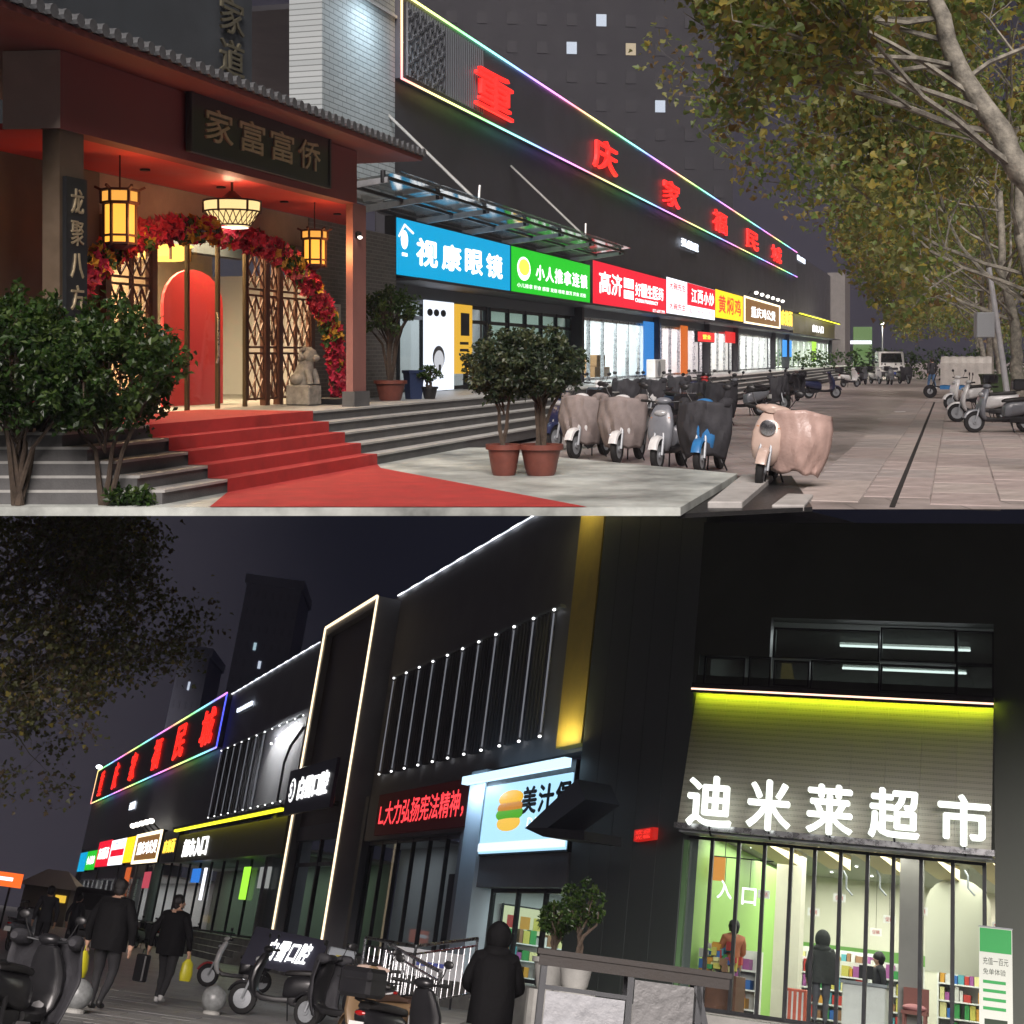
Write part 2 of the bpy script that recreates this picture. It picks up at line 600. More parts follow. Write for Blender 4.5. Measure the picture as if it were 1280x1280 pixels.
# ---------------------------------------------------------------- scooter
def make_scooter(M, label, body, seat, cover=None, box_=None, group=None, round_lamp=False, apron=None):
    root = thing('scooter', label, 'scooter', M, group)
    for wx, nm in ((0.64, 'front'), (-0.58, 'rear')):
        w = MB()
        n = 20
        prof = [(.155, -.045), (.19, -.055), (.235, -.035), (.248, 0), (.235, .035), (.19, .055), (.155, .045)]
        vs = []; fs = []
        for k in range(n):
            a = 2 * math.pi * k / n
            for r, y in prof:
                vs.append((wx + r * math.cos(a), y, .248 + r * math.sin(a)))
        m = len(prof)
        for k in range(n):
            for j in range(m - 1):
                fs.append((k * m + j, ((k + 1) % n) * m + j, ((k + 1) % n) * m + j + 1, k * m + j + 1))
        w.add(vs, fs)
        wheel = w.build('wheel', M_rubber, root, smooth=True)
        rm = MB()
        rm.lathe([(.16, -.035), (.165, -.03), (.165, .03), (.16, .035)], 20, (wx, 0, .248), 'y')
        for k in range(6):
            a = 2 * math.pi * k / 6
            rm.bar((wx, 0, .248), (wx + .15 * math.cos(a), 0, .248 + .15 * math.sin(a)), .035, .02)
        rm.lathe([(.05, -.06), (.05, .06)], 12, (wx, 0, .248), 'y')
        rm.build('rim', M_gsteel, wheel, smooth=True)
    fd = MB()
    vs = []; fs = []
    for k in range(9):
        a = R_(20 + 150 * k / 8)
        for y, r in ((-.075, .25), (-.06, .285), (0, .3), (.06, .285), (.075, .25)):
            vs.append((.64 + r * math.cos(a), y, .248 + r * math.sin(a)))
    for k in range(8):
        for j in range(4):
            fs.append((k * 5 + j, k * 5 + j + 1, k * 5 + j + 6, k * 5 + j + 5))
    fd.add(vs, fs).build('front_fender', body, root, smooth=True)
    fk = MB()
    for y in (-.07, .07):
        fk.tube([(.64, y, .248), (.56, y, .52), (.46, y * .6, .78)], .022, 7)
    fk.tube([(.5, 0, .62), (.36, 0, 1.0)], .03, 8)
    fk.build('fork', M_gsteel, root, smooth=True)
    MB().loft([(.30, .40, 0, .05, .10), (.40, .475, 0, .06, .17), (.55, .50, 0, .065, .20), (.72, .47, 0, .07, .205), (.86, .42, 0, .075, .17), (.97, .37, 0, .06, .12), (1.0, .36, 0, .03, .08)], 16, 2.8, 'z').build('front_shield', body, root, smooth=True)
    MB().loft([(-.14, 0, .315, .13, .05), (.1, 0, .30, .145, .045), (.32, 0, .305, .14, .05), (.43, 0, .36, .11, .05)], 12, 4, 'x').build('floorboard', M_black, root, smooth=True)
    MB().loft([(-.92, 0, .70, .05, .03), (-.86, 0, .67, .10, .075), (-.7, 0, .61, .145, .13), (-.45, 0, .57, .165, .17), (-.22, 0, .54, .155, .19), (-.08, 0, .50, .13, .17), (-.04, 0, .48, .10, .13)], 16, 2.6, 'x').build('rear_body', body, root, smooth=True)
    en = MB()
    en.loft([(-.75, 0, .30, .06, .07), (-.5, 0, .30, .08, .10), (-.2, 0, .31, .09, .08), (-.1, 0, .32, .06, .05)], 10, 3, 'x')
    en.tube([(-.58, -.09, .25), (-.66, -.11, .58)], .025, 7)
    en.tube([(-.58, .09, .25), (-.66, .11, .58)], .025, 7)
    en.build('motor_unit', M_black, root, smooth=True)
    MB().loft([(-.84, 0, .765, .08, .03), (-.74, 0, .775, .135, .045), (-.5, 0, .76, .15, .05), (-.3, 0, .745, .14, .05), (-.1, 0, .73, .11, .045), (-.02, 0, .715, .06, .03)], 14, 2.8, 'x').build('seat', seat, root, smooth=True)
    hb = MB()
    hb.tube([(.26, -.36, 1.05), (.31, -.2, 1.04), (.34, 0, 1.02), (.31, .2, 1.04), (.26, .36, 1.05)], .014, 7)
    hb.build('handlebar', M_dsteel, root, smooth=True)
    for s in (-1, 1):
        MB().tube([(.30, s * .24, 1.045), (.245, s * .38, 1.052)], .02, 8).build('grip', M_rubber, root, smooth=True)
        mr = MB()
        mr.tube([(.30, s * .2, 1.05), (.29, s * .27, 1.16), (.28, s * .30, 1.24)], .007, 6)
        mr.ell((.285, s * .32, 1.27), (.018, .065, .045), 12, 6)
        mr.build('mirror', M_black, root, smooth=True)
        MB().ell((.47, s * .13, .80), (.035, .035, .02), 8, 5).build('indicator', mat('amber_lens', (.5, .16, .01), .15), root, smooth=True)
    MB().ell((.34, 0, 1.05), (.09, .13, .06), 14, 8).build('headstock_cowl', body, root, smooth=True)
    if round_lamp:
        hl = MB().lathe([(.02, -.06), (.075, -.05), (.092, 0), (.092, .03)], 18, (.50, 0, .80), 'x').build('headlight', M_white, root, smooth=True)
        MB().lathe([(.075, .0), (.06, .02), (.01, .026)], 16, (.535, 0, .80), 'x').build('lens', mat('dark_lens', (.03, .03, .03), .08, coat=1), hl, smooth=True)
    else:
        MB().ell((.475, 0, .87), (.06, .11, .055), 14, 8).build('headlight', M_lens, root, smooth=True)
    MB().ell((-.905, 0, .70), (.03, .07, .03), 10, 6).build('tail_light', M_red_lens, root, smooth=True)
    MB().box(-.96, -.945, -.09, .09, .50, .62).build('number_plate', M_white, root)
    rk = MB()
    rk.tube([(-.62, -.11, .78), (-.86, -.11, .83), (-.95, -.06, .835), (-.95, .06, .835), (-.86, .11, .83), (-.62, .11, .78)], .011, 6)
    rk.build('rack', M_dsteel, root, smooth=True)
    st = MB()
    st.tube([(-.15, .1, .28), (-.22, .2, .01)], .013, 6)
    st.build('side_stand', M_dsteel, root, smooth=True)
    MB().tube([(-.28, -.1, .26), (-.34, -.13, 0.01)], .013, 6).build('centre_stand', M_dsteel, root, smooth=True)
    if box_:
        bx = MB().box(-1.13, -.75, -.2, .2, .85, 1.14).build('top_box', box_, root, bev=.04)
        MB().box(-1.14, -.74, -.205, .205, 1.02, 1.035).build('lid_seam', M_black, bx)
    if apron:
        nx, nz = 18, 16
        vs = []; fs = []
        sd = rnd(0, 50)
        for j in range(nz + 1):
            v = j / nz
            for i in range(nx + 1):
                u = -1 + 2 * i / nx
                hw = .40 + .06 * math.sin(v * 3) - .1 * v
                x = .53 + .06 * math.sin(v * math.pi) - .22 * abs(u) ** 2.2
                z = 1.09 - .80 * v - .06 * abs(u) + .02 * math.sin(u * 7 + sd) * v
                k = noise.noise(Vector((u * 2.6, v * 3.1, sd))) * .05 + noise.noise(Vector((u * 7, v * 4, sd + 9))) * .022
                k += .014 * math.sin(u * 16 + 3 * math.sin(v * 4 + sd))
                vs.append((x + k, u * hw, z))
        for j in range(nz):
            for i in range(nx):
                a = j * (nx + 1) + i
                fs.append((a, a + 1, a + nx + 2, a + nx + 1))
        ap = MB().add(vs, fs).build('leg_cover', apron, root, smooth=True)
        md = ap.modifiers.new('thickness', 'SOLIDIFY')
        md.thickness = .02
        for s in (-1, 1):
            MB().loft([(.16, s * .33, 1.05, .04, .035), (.22, s * .33, 1.05, .075, .07), (.33, s * .31, 1.04, .085, .085), (.42, s * .27, 1.03, .05, .06)], 10, 2.2, 'x').build('hand_muff', apron, root, smooth=True)
    return root

# ---------------------------------------------------------------- people
def make_person(name, label, M, mats, pose, hair=True, hood=False, H=1.70, group=None, bulk=1.0, longcoat=0.0, bag=None):
    """one skinned body; pose gives hip, knee, ankle, elbow and hand points; faces +y"""
    P = dict(hipL=(-.095, 0, .90), hipR=(.095, 0, .90), kneeL=(-.1, .03, .49), kneeR=(.1, .03, .49), ankL=(-.1, -.03, .09), ankR=(.1, -.03, .09),
             elL=(-.27, -.03, 1.10), elR=(.27, -.03, 1.10), haL=(-.28, .06, .86), haR=(.28, .06, .86), lean=0.0, headf=0.02, turn=0.0)
    P.update(pose)
    V = []; E = []; RA = []; CT = []
    def add(p, r, c, par=None):
        V.append(Vector(p)); RA.append(r); CT.append(c)
        i = len(V) - 1
        if par is not None:
            E.append((par, i))
        return i
    ln = P['lean']
    b = bulk
    pel = add((0, 0, .95), .135 * b, 0)
    wa = add((0, ln * .3, 1.10), .135 * b, 0, pel)
    ch = add((0, ln * .7, 1.29), .155 * b, 0, wa)
    up = add((0, ln, 1.41), .10 * b, 0, ch)
    nk = add((0, ln + .01, 1.475), .055, 1, up)
    h1 = add((0, ln + P['headf'] + .015, 1.53), .072, 1, nk)
    h2 = add((0, ln + P['headf'] + .01, 1.60), .092, 1, h1)
    h3 = add((0, ln + P['headf'], 1.665), .075, 1, h2)
    tx = math.sin(P['turn']); ty = math.cos(P['turn'])
    add((V[h2].x + tx * .115, V[h2].y + ty * .115, 1.575), .014, 1, h2)
    for s in (-1, 1):
        add((V[h2].x + s * ty * .098, V[h2].y - s * tx * .098, 1.585), .014, 1, h2)
    for s, k in ((-1, 'L'), (1, 'R')):
        sh = add((s * .185, ln * .95, 1.385), .078 * b, 0, up)
        el = add(P['el' + k], .058 * b, 0, sh)
        ha = Vector(P['ha' + k])
        wr = add(Vector(P['el' + k]).lerp(ha, .93), .040 * b, 0, el)
        dv = (ha - Vector(P['el' + k])).normalized()
        pm = add(ha + dv * .045, .030, 1, wr)
        side = dv.cross(Vector((s, 0, 0.01))).normalized()
        for q in range(4):
            off = side * ((q - 1.5) * .019)
            f1 = add(ha + dv * (.095 + (.006 if q in (1, 2) else 0)) + off, .0095, 1, pm)
            add(ha + dv * (.15 + (.014 if q in (1, 2) else 0)) + off + Vector((-s * .018, .008, 0)), .0085, 1, f1)
        th = add(ha + dv * .05 + side * .045, .011, 1, pm)
        add(ha + dv * .10 + side * .055 + Vector((-s * .008, 0, 0)), .009, 1, th)
        hp = add(P['hip' + k], .105 * b, 2 if longcoat == 0 else 0, pel)
        kn = add(P['knee' + k], .070, 2, hp)
        an = add(P['ank' + k], .048, 2, kn)
        a = Vector(P['ank' + k])
        hl = add((a.x, a.y - .03, max(.04, a.z - .05)), .042, 3, an)
        add((a.x, a.y + .15, max(.03, a.z - .06)), .036, 3, hl)
    sc_ = H / 1.74
    me = bpy.data.meshes.new('body')
    me.from_pydata([v * sc_ for v in V], E, [])
    ob = bpy.data.objects.new('body_tmp', me)
    COL.objects.link(ob)
    ob.modifiers.new('skin', 'SKIN')
    for i, r in enumerate(RA):
        me.skin_vertices[0].data[i].radius = (r * sc_, r * sc_)
        me.skin_vertices[0].data[i].use_root = (i == 0)
    sm = ob.modifiers.new('sub', 'SUBSURF')
    sm.levels = 2
    sm.render_levels = 2
    dg = bpy.context.evaluated_depsgraph_get()
    body = bpy.data.meshes.new_from_object(ob.evaluated_get(dg))
    bpy.data.objects.remove(ob)
    body.materials.clear()
    for m in mats:
        body.materials.append(m)
    segs = [(V[a] * sc_, V[c] * sc_, CT[c]) for a, c in E]
    for p in body.polygons:
        c = p.center
        best = 9; cat = 0
        for a, e, k in segs:
            d = e - a
            t = max(0, min(1, (c - a).dot(d) / max(1e-9, d.length_squared)))
            q = (c - a - d * t).length
            if q < best:
                best = q; cat = k
        if cat == 2 and c.z > .84 * sc_:
            cat = 0
        p.material_index = min(cat, len(mats) - 1)
        p.use_smooth = True
    # cloth folds
    for v in body.vertices:
        if .1 < v.co.z < 1.42 * sc_:
            k = noise.noise(v.co * 9 + Vector((len(label), 0, 0))) * .012
            v.co += v.normal * k
    root = thing(name, label, 'person', M, group)
    link(body, 'body', root)
    if longcoat:
        mb = MB()
        secs = []
        for z, k in ((.79 - longcoat, 1.02), (.85, 1.08), (.98, 1.10), (1.12, 1.06), (1.28, 1.08), (1.38, .98), (1.435, .62)):
            secs.append((z * sc_, 0, ln * max(0, (z - .95) / .5), .19 * k * b, .145 * k * b))
        mb.loft(secs, 22, 2.3, 'z')
        c = mb.build('coat', mats[0], root, smooth=True)
        for v in c.data.vertices:
            k = noise.noise(Vector((v.co.x * 9, v.co.y * 9, v.co.z * 3.5))) * .03
            v.co += Vector((v.co.x, v.co.y, 0)).normalized() * k
    hc = V[h2] * sc_
    if hood:
        mb = MB().ell((hc.x, hc.y - .02, hc.z + .01), (.135, .145, .165), 18, 12)
        mb.ell((hc.x, hc.y - .05, hc.z - .15), (.16, .13, .09), 16, 8)
        mb.build('hood', mats[0], root, smooth=True)
    elif hair:
        mb = MB().ell((hc.x - tx * .02, hc.y - ty * .025, hc.z + .025), (.104, .108, .105), 16, 10)
        mb.ell((hc.x - tx * .03, hc.y - ty * .045, hc.z - .03), (.09, .075, .085), 12, 8)
        o = mb.build('hair', M_hair, root, smooth=True)
        for v in o.data.vertices:
            v.co += rdir() * .006
    return root

# ---------------------------------------------------------------- van
def make_van(M, label, paintm, group=None, name='minivan'):
    """small boxy van, x forward, 3.9 m long"""
    root = thing(name, label, 'van', M, group)
    L = MB()
    secs = [(-1.95, .55), (-1.9, .40), (1.55, .40), (1.9, .45), (1.95, .75), (1.86, .95), (1.52, 1.12), (.98, 1.78), (.8, 1.86), (-1.7, 1.88), (-1.9, 1.8), (-1.97, 1.2)]
    L.prism(secs, -.78, .78)
    L.build('body', paintm, root, smooth=True, bev=.06)
    gm = mat('car_window', (.01, .012, .014), .06, coat=1)
    MB().add([(1.50, -.66, 1.17), (1.50, .66, 1.17), (1.04, .60, 1.74), (1.04, -.60, 1.74)], [(0, 1, 2, 3)]).build('windscreen', gm, root)
    for o in root.children:
        if o.name.startswith('windscreen'):
            for v in o.data.vertices:
                v.co.x += .035; v.co.z += .025
    MB().add([(-1.985, -.6, 1.2), (-1.985, .6, 1.2), (-1.94, .56, 1.7), (-1.94, -.56, 1.7)], [(0, 1, 2, 3)]).build('rear_window', gm, root)
    for s in (-1, 1):
        for (a, b_, c, d) in ((.28, 1.28, .25, .92), (-.75, .2, -.75, .2), (-1.75, -.83, -1.72, -.83)):
            MB().add([(a, s * .792, 1.16), (b_, s * .792, 1.16), (d, s * .79, 1.68), (c, s * .79, 1.68)], [(0, 1, 2, 3)]).build('side_window', gm, root)
        MB().ell((1.92, s * .58, .82), (.06, .14, .1), 12, 8).build('headlight', M_lens, root, smooth=True)
        MB().box(-1.99, -1.95, s * .68 - .07, s * .68 + .07, .8, 1.1).build('tail_light', M_red_lens, root, bev=.01)
        mm = MB().ell((1.25, s * .92, 1.2), (.06, .09, .08), 10, 6)
        mm.bar((1.25, s * .78, 1.16), (1.25, s * .88, 1.19), .03)
        mm.build('wing_mirror', M_black, root, smooth=True)
        for x in (1.25, -1.25):
            w = MB().lathe([(.16, -.09), (.26, -.095), (.29, -.06), (.29, .06), (.26, .095), (.16, .09)], 20, (x, s * .72, .29), 'y').build('wheel', M_rubber, root, smooth=True)
            MB().lathe([(.02, -.10), (.1, -.09), (.165, -.07), (.165, .07), (.1, .09), (.02, .10)], 16, (x, s * .72, .29), 'y').build('hubcap', M_gsteel, w, smooth=True)
    MB().box(1.9, 2.0, -.76, .76, .36, .6).build('front_bumper', M_black, root, bev=.03)
    MB().box(-2.02, -1.92, -.76, .76, .36, .6).build('rear_bumper', M_black, root, bev=.03)
    MB().box(1.93, 1.975, -.35, .35, .72, .86).build('grille', M_black, root, bev=.01)
    MB().box(2.0, 2.01, -.22, .22, .44, .56).build('number_plate', mat('blue_plate', (.02, .05, .3), .4), root)
    return root

# ---------------------------------------------------------------- lit sign box
def sign(F, name, label, x0, x1, z0, z1, y, depth, face, casing=None, cat='sign', group=None):
    root = thing(name, label, cat, F @ TL(x0, y, z0), group)
    w, h = x1 - x0, z1 - z0
    MB().box(0, w, -depth, 0, 0, h).build('casing', casing or M_dsteel, root)
    MB().box(.04, w - .04, -depth - .02, -depth, .04, h - .04).build('face', face, root)
    return root, w, h, -depth - .026
def shop_front(F, root, x0, x1, y, z0, z1, bays, frame_m, transom=None, name='glass_pane'):
    """glazed front: mullions and panes as parts of root (root stands at F origin)"""
    fw = .07
    for i in range(bays + 1):
        x = x0 + (x1 - x0) * i / bays
        MB().box(x - fw / 2, x + fw / 2, y - .06, y + .06, z0, z1).build('mullion', frame_m, root)
    for z in (z0 + .06, z1 - .05) + ((transom,) if transom else ()):
        for i in range(bays):
            a = x0 + (x1 - x0) * i / bays + fw / 2; b = x0 + (x1 - x0) * (i + 1) / bays - fw / 2
            MB().box(a, b, y - .045, y + .045, z - .045, z + .045).build('rail', frame_m, root)
    for i in range(bays):
        a = x0 + (x1 - x0) * i / bays + fw / 2; b = x0 + (x1 - x0) * (i + 1) / bays - fw / 2
        MB().box(a, b, y - .004, y + .004, z0 + .1, z1 - .1).build(name, M_glass, root)
PALETTE = [(.5, .05, .04), (.6, .3, .04), (.55, .5, .1), (.05, .3, .08), (.04, .15, .45), (.6, .58, .55), (.35, .1, .3), (.1, .35, .4), (.7, .65, .3), (.3, .16, .08)]
M_goods = [mat('goods_%s' % n, c, .45) for n, c in zip(('red', 'orange', 'yellow', 'green', 'blue', 'white', 'purple', 'teal', 'cream', 'brown'), PALETTE)]
def shelf(F, label, x0, x1, y, z0, h, rows, group=None, step=.25, depth=.4, body=None):
    root = thing('display_shelf', label, 'shelf', F @ TL(x0, y, z0), group)
    w = x1 - x0
    b = MB()
    b.box(0, w, depth - .03, depth, 0, h)
    for xx in (0, w - .03):
        b.box(xx, xx + .03, 0, depth - .03, 0, h)
    b.build('frame', body or M_white, root)
    for r in range(rows):
        z = .08 + (h - .12) * r / rows
        MB().box(.03, w - .03, 0, depth - .03, z, z + .03).build('shelf_board', body or M_white, root)
        g = MB()
        x = .05
        while x < w - .1:
            ww = step * rnd(.35, .9)
            if random.random() < .9:
                g.mi = random.randrange(len(M_goods))
                hh = (h / rows) * rnd(.4, .82)
                g.box(x, min(w - .05, x + ww), .04, depth - .06, z + .03, z + .03 + hh)
            x += ww + .015
        o = g.build('goods', M_goods, root)
        o['kind'] = 'stuff'
    return root

# ================================================================ UPPER STREET
def fx(px, py, y): return at(FT, px, py, 1, y).x
def area(name, M, sx, sy, power, col=(1, 1, 1), spread=180):
    l = bpy.data.lights.new(name, 'AREA')
    l.shape = 'RECTANGLE'; l.size = sx; l.size_y = sy; l.energy = power; l.color = col
    l.spread = R_(spread)
    o = bpy.data.objects.new(name, l)
    COL.objects.link(o); o.matrix_world = M
    return o
def point(name, M, power, col, r=.08):
    l = bpy.data.lights.new(name, 'POINT')
    l.energy = power; l.color = col; l.shadow_soft_size = r
    o = bpy.data.objects.new(name, l)
    COL.objects.link(o); o.matrix_world = M
    return o
LAND = .78
# ---- ground
M_street = brickmat('street_paving', (.40, .345, .325), (.35, .305, .29), (.18, .16, .15), 1.0, 1.3, .65, .012, .62, None, .4, .45)
st = MB().add([(-60, 16.3, -.125), (120, 16.3, -.125), (300, 420, -.125), (-60, 420, -.125)], [(0, 1, 2, 3)])
o = tag(st.build('street', M_street), kind='structure')
ST = frame(Vector((0, 0, -.12)), d_, UP.cross(d_), UP)
pv = [mat('paver_%s' % n, c, .6, var=.3, vs=2.2, bump=.2, bs=40) for n, c in (('rose', (.40, .335, .315)), ('buff', (.43, .375, .345)), ('grey', (.36, .32, .305)))]
stw = thing('paving', None, None, ST)
del_keys = [k for k in ('label', 'category') if k in stw]
stw['kind'] = 'structure'
meshes = [MB().box(.01, 1.49, .008, .792, -.06, 0).mesh('paver', m, bev=.006) for m in pv]
cnt = 0
for iy in range(0, 11):
    for ix in range(0, 30):
        x = 16.0 + ix * 1.5 + (iy % 2) * .75
        y = 1.1 - iy * .8
        w = ST @ Vector((x + .7, y + .4, 0))
        pxx = CX + FPX * w.x / w.y
        if w.y < 16.9 or pxx > 1400 or pxx < 900 or cnt > 292:
            continue
        p = link(random.choice(meshes), 'paver', stw, TL(x, y, .004 + rnd(-.003, .003)))
        cnt += 1
M_slot = mat('drain_slot_iron', (.02, .018, .017), .8, var=.3, vs=9)
a = Vector((4.35, 16.47, -.11)); b = Vector((15.93, 54.3, -.11))
MB().bar(a, b, .06, .012).build('drain_slot', M_slot)
tag(bpy.data.objects['drain_slot'], kind='structure')
# forecourt slab and its low side steps
M_fore = mat('forecourt_concrete', (.44, .47, .44), .5, var=.75, vs=.75, bump=.15, bs=50)
fc = MB().slab([(-7.5, 15.3), (1.79, 15.3), (3.09, 19.73), (.68, 23.04), (-.4, 25.4), (-8, 27)], -.09, 0).build('forecourt', M_fore)
tag(fc, kind='structure')
for k, (poly, z) in enumerate((([(2.2, 16.2), (2.59, 16.2), (3.62, 19.9), (3.2, 20.0)], -.03), ([(2.93, 16.25), (3.3, 16.25), (3.66, 17.5), (3.36, 17.6)], -.07))):
    tag(MB().slab(poly, -.15, z).build('stone_step', mat('pale_stone_edge', (.42, .41, .39), .6, var=.25, vs=3), bev=.01), kind='structure')
tag(MB().slab([(1.8, 15.6), (3.4, 16.3), (4.0, 20.6), (3.1, 20.6)], -.15, -.1).build('dark_floor_strip', mat('dark_strip', (.02, .02, .02), .4, var=.3, vs=20)), kind='structure')  # dark strip between the pale step edges
# stairs along the whole shop row
M_stepd = mat('step_stone', (.10, .10, .10), .6, var=.35, vs=2.2, bump=.2, bs=40)
M_nose = mat('step_nosing', (.40, .40, .38), .55, var=.2, vs=4)
cutw = FT.inverted()
cp = cutw @ Vector((0, 15.62, 0)); cn = (cutw.to_3x3() @ Vector((0, -1, 0)))
def stairs(label, s0, s1, cut):
    root = thing('stairs', label, 'stairs', FT)
    for i in range(5):
        z = LAND * (i + 1) / 5
        y0 = .4 + .26 * i
        e = MB().box(s0, s1, y0, 2.2, z - LAND / 5 + (0 if i else -.05), z - .03).build('step', M_stepd, root, cut=(cp, cn) if cut else None)
        MB().box(s0, s1, y0 - .025, 2.2, z - .03, z).build('nosing', M_nose, e, cut=(cp, cn) if cut else None)
    return root
stairs('wide grey stone stairs with pale nosings below the lantern-lit entrance and blue sign', -9, 26.4, True)
stairs('distant stone stairs below the red, yellow and brown shop signs', 26.6, 124, False)
ld = MB().box(-9, 124, 2.2, 9, .3, LAND - .002).build('landing', mat('landing_tile', (.30, .30, .29), .4, var=.25, vs=2), cut=(cp, cn))
tag(ld, kind='structure', M=FT)
# red carpet, steps and forecourt
M_carpet = mat('red_carpet_felt', (.42, .035, .03), .95, var=.25, vs=2.5, bump=.4, bs=180)
prof = []
for i in range(5):
    z0 = LAND * i / 5; z1 = LAND * (i + 1) / 5; y0 = .4 + .26 * i - .025
    prof += [(y0 - .008, z0 + .008), (y0 - .008, z1 + .008)]
prof += [(3.3, LAND + .008)]
cb = MB()
vs = [(-3.75, y, z) for y, z in prof] + [(.84, y, z) for y, z in prof]
n = len(prof)
cb.add(vs, [(i, i + 1, n + i + 1, n + i) for i in range(n - 1)])
g = [FT.inverted() @ at(T, px, py, 2, .007) for px, py in ((262, 633.5), (734, 633.5), (476, 585))]
gp = [(-3.75, .366, .008)] + [(g[0].x, g[0].y, .008), (g[1].x, g[1].y, .008), (g[2].x, g[2].y, .008), (.84, .366, .008)]
cb.add(gp, [tuple(range(5))])
c = cb.build('carpet', M_carpet)
tag(c, 'red carpet running down the entrance stairs onto the forecourt', 'carpet', M=FT)

# ---- restaurant entrance
M_pink = mat('red_fascia_paint', (.24, .06, .055), .6, var=.12, vs=1.5, bump=.06, bs=30)
M_soff = mat('soffit_red_light_tint', (.62, .06, .05), .5, var=.1, vs=2)  # red light on the pale soffit is put into its colour
M_dpil = mat('brown_column_paint', (.14, .10, .065), .5, var=.25, vs=3)
M_gbrick = brickmat('grey_brick', (.19, .18, .165), (.15, .145, .135), (.26, .25, .23), 1.0, .26, .075, .008, .85, (R_(90), 0, 0), .6)
M_wood = mat('dark_red_wood', (.13, .055, .03), .45, var=.3, vs=4, bump=.1, bs=30)
M_cream = mat('cream_plaster', (.55, .42, .28), .7, var=.1, vs=2)
M_eave = mat('grey_roof_tile', (.085, .09, .095), .7, var=.3, vs=4, bump=.3, bs=30)
rs_ = thing('restaurant_entrance', 'lantern-lit restaurant entrance with red fascia beam and tiled eave', 'building', FT)
box('fascia', M_pink, rs_, -5.27, 2.95, 1.6, 1.85, 4.12, 4.98)
MB().add([(-5.27, 1.6, 4.12), (-5.27, 1.6, 4.98), (-5.4, 2.25, 4.98), (-5.4, 2.25, 4.12)], [(0, 1, 2, 3)]).add([(-5.27, 1.85, 4.12), (-5.27, 1.85, 4.98), (-5.37, 2.25, 4.98), (-5.37, 2.25, 4.12)], [(3, 2, 1, 0)]).build('fascia_return', mat('pale_plaster', (.62, .5, .42), .7, var=.1, vs=2), rs_)
MB().slab([(-5.3, 1.86), (3.2, 1.86), (6.6, 3.4), (-5.3, 3.4)], 4.13, 4.2).build('soffit', M_soff, rs_)
for k in range(5):
    MB().lathe([(.07, 0), (.07, .02), (.04, .025)], 14, (-4 + 2.1 * k, 2.6, 4.105)).build('downlight', M_dsteel, rs_)
box('eave_slab', mat('red_eave_board', (.22, .06, .05), .6, var=.2, vs=2), rs_, -7.6, 4.4, 1.0, 4.2, 4.99, 5.06)
tile = MB().lathe([(.055, 0), (.075, .0), (.075, .05), (.055, .06)], 10, (0, 0, 0), 'y').mesh('tile_end', M_eave)
roll = MB().tube([(0, 0, 0), (0, 3.2, .62)], .07, 8).mesh('roof_tile', M_eave, True)
for k in range(52):
    x = -7.5 + k * .232
    link(roll, 'roof_tile', rs_, TL(x, .98, 5.12))
    link(tile, 'tile_end', rs_, TL(x, .93, 5.12))
MB().add([(-7.6, .98, 5.07), (4.5, .98, 5.07), (4.5, 4.2, 5.68), (-7.6, 4.2, 5.68)], [(0, 1, 2, 3)]).build('roof_deck', M_eave, rs_)
for (a, b_) in ((-5.24, -4.78), (2.85, 3.4)):
    pl = box('pillar', M_dpil if a < 0 else mat('rose_pillar', (.30, .13, .11), .6, var=.15, vs=2), rs_, a, b_, 1.63, 1.85 if a < 0 else 1.75, LAND, 4.13)
    box('plinth', M_stepd, pl, a - .05, b_ + .05, 1.58, 1.9 if a < 0 else 1.8, LAND, LAND + .25)
# back wall with door opening s -1.6..5.0
box('wall', mat('dim_olive_plaster', (.12, .10, .07), .8, var=.2, vs=2), rs_, -9, -1.75, 3.4, 3.6, LAND, 4.13)
box('brick_wall', M_gbrick, rs_, 4.95, 9.2, 3.4, 3.6, LAND, 4.13)
box('door_head', mat('dim_plaster', (.30, .24, .17), .7, var=.2, vs=2), rs_, -1.75, 4.95, 3.42, 3.6, 3.45, 4.13)
for x in (-1.75, -.55, 3.05, 3.55, 4.85):
    box('door_post', M_wood, rs_, x, x + .14, 3.3, 3.42, LAND, 3.5)
box('door_lintel', M_wood, rs_, -1.75, 4.95, 3.28, 3.42, 3.42, 3.56)
def lattice(x0, x1, z0, z1, y):
    b = MB()
    t = .035
    for x in (x0, x1 - t): b.box(x, x + t, y - .03, y, z0, z1)
    for z in (z0, z0 + (z1 - z0) * .30, z0 + (z1 - z0) * .34, z0 + (z1 - z0) * .68, z0 + (z1 - z0) * .72, z1 - t): b.box(x0 + t, x1 - t, y - .03, y, z, z + t)
    for (a, c) in ((.0, .30), (.36, .68), (.74, .99)):
        za = z0 + (z1 - z0) * a; zc = z0 + (z1 - z0) * c; xm = (x0 + x1) / 2; zm = (za + zc) / 2
        q = [(x0, zm), (xm, zc), (x1, zm), (xm, za)]
        for i in range(4):
            b.bar((q[i][0], y - .02, q[i][1]), (q[(i + 1) % 4][0], y - .02, q[(i + 1) % 4][1]), .028)
        b.bar((xm, y - .012, za), (xm, y - .012, zc), .022)
        b.bar((x0, y - .03, za), (x1, y - .03, zc), .022)
        b.bar((x1, y - .033, za), (x0, y - .033, zc), .022)
    return b.build('lattice_panel', M_wood, rs_)
for (a, b_) in ((-1.6, -1.05), (-1.03, -.56), (2.45, 3.02), (3.2, 3.52), (3.7, 4.25), (4.28, 4.82)):
    lattice(a, b_, LAND + .1, 3.42, 3.36)
for x in (-.4, .55, 1.5, 2.42):
    d = box('door_frame', mat('bronze_frame', (.16, .11, .06), .35, .7), rs_, x - .03, x + .03, 3.34, 3.4, LAND, 3.42)
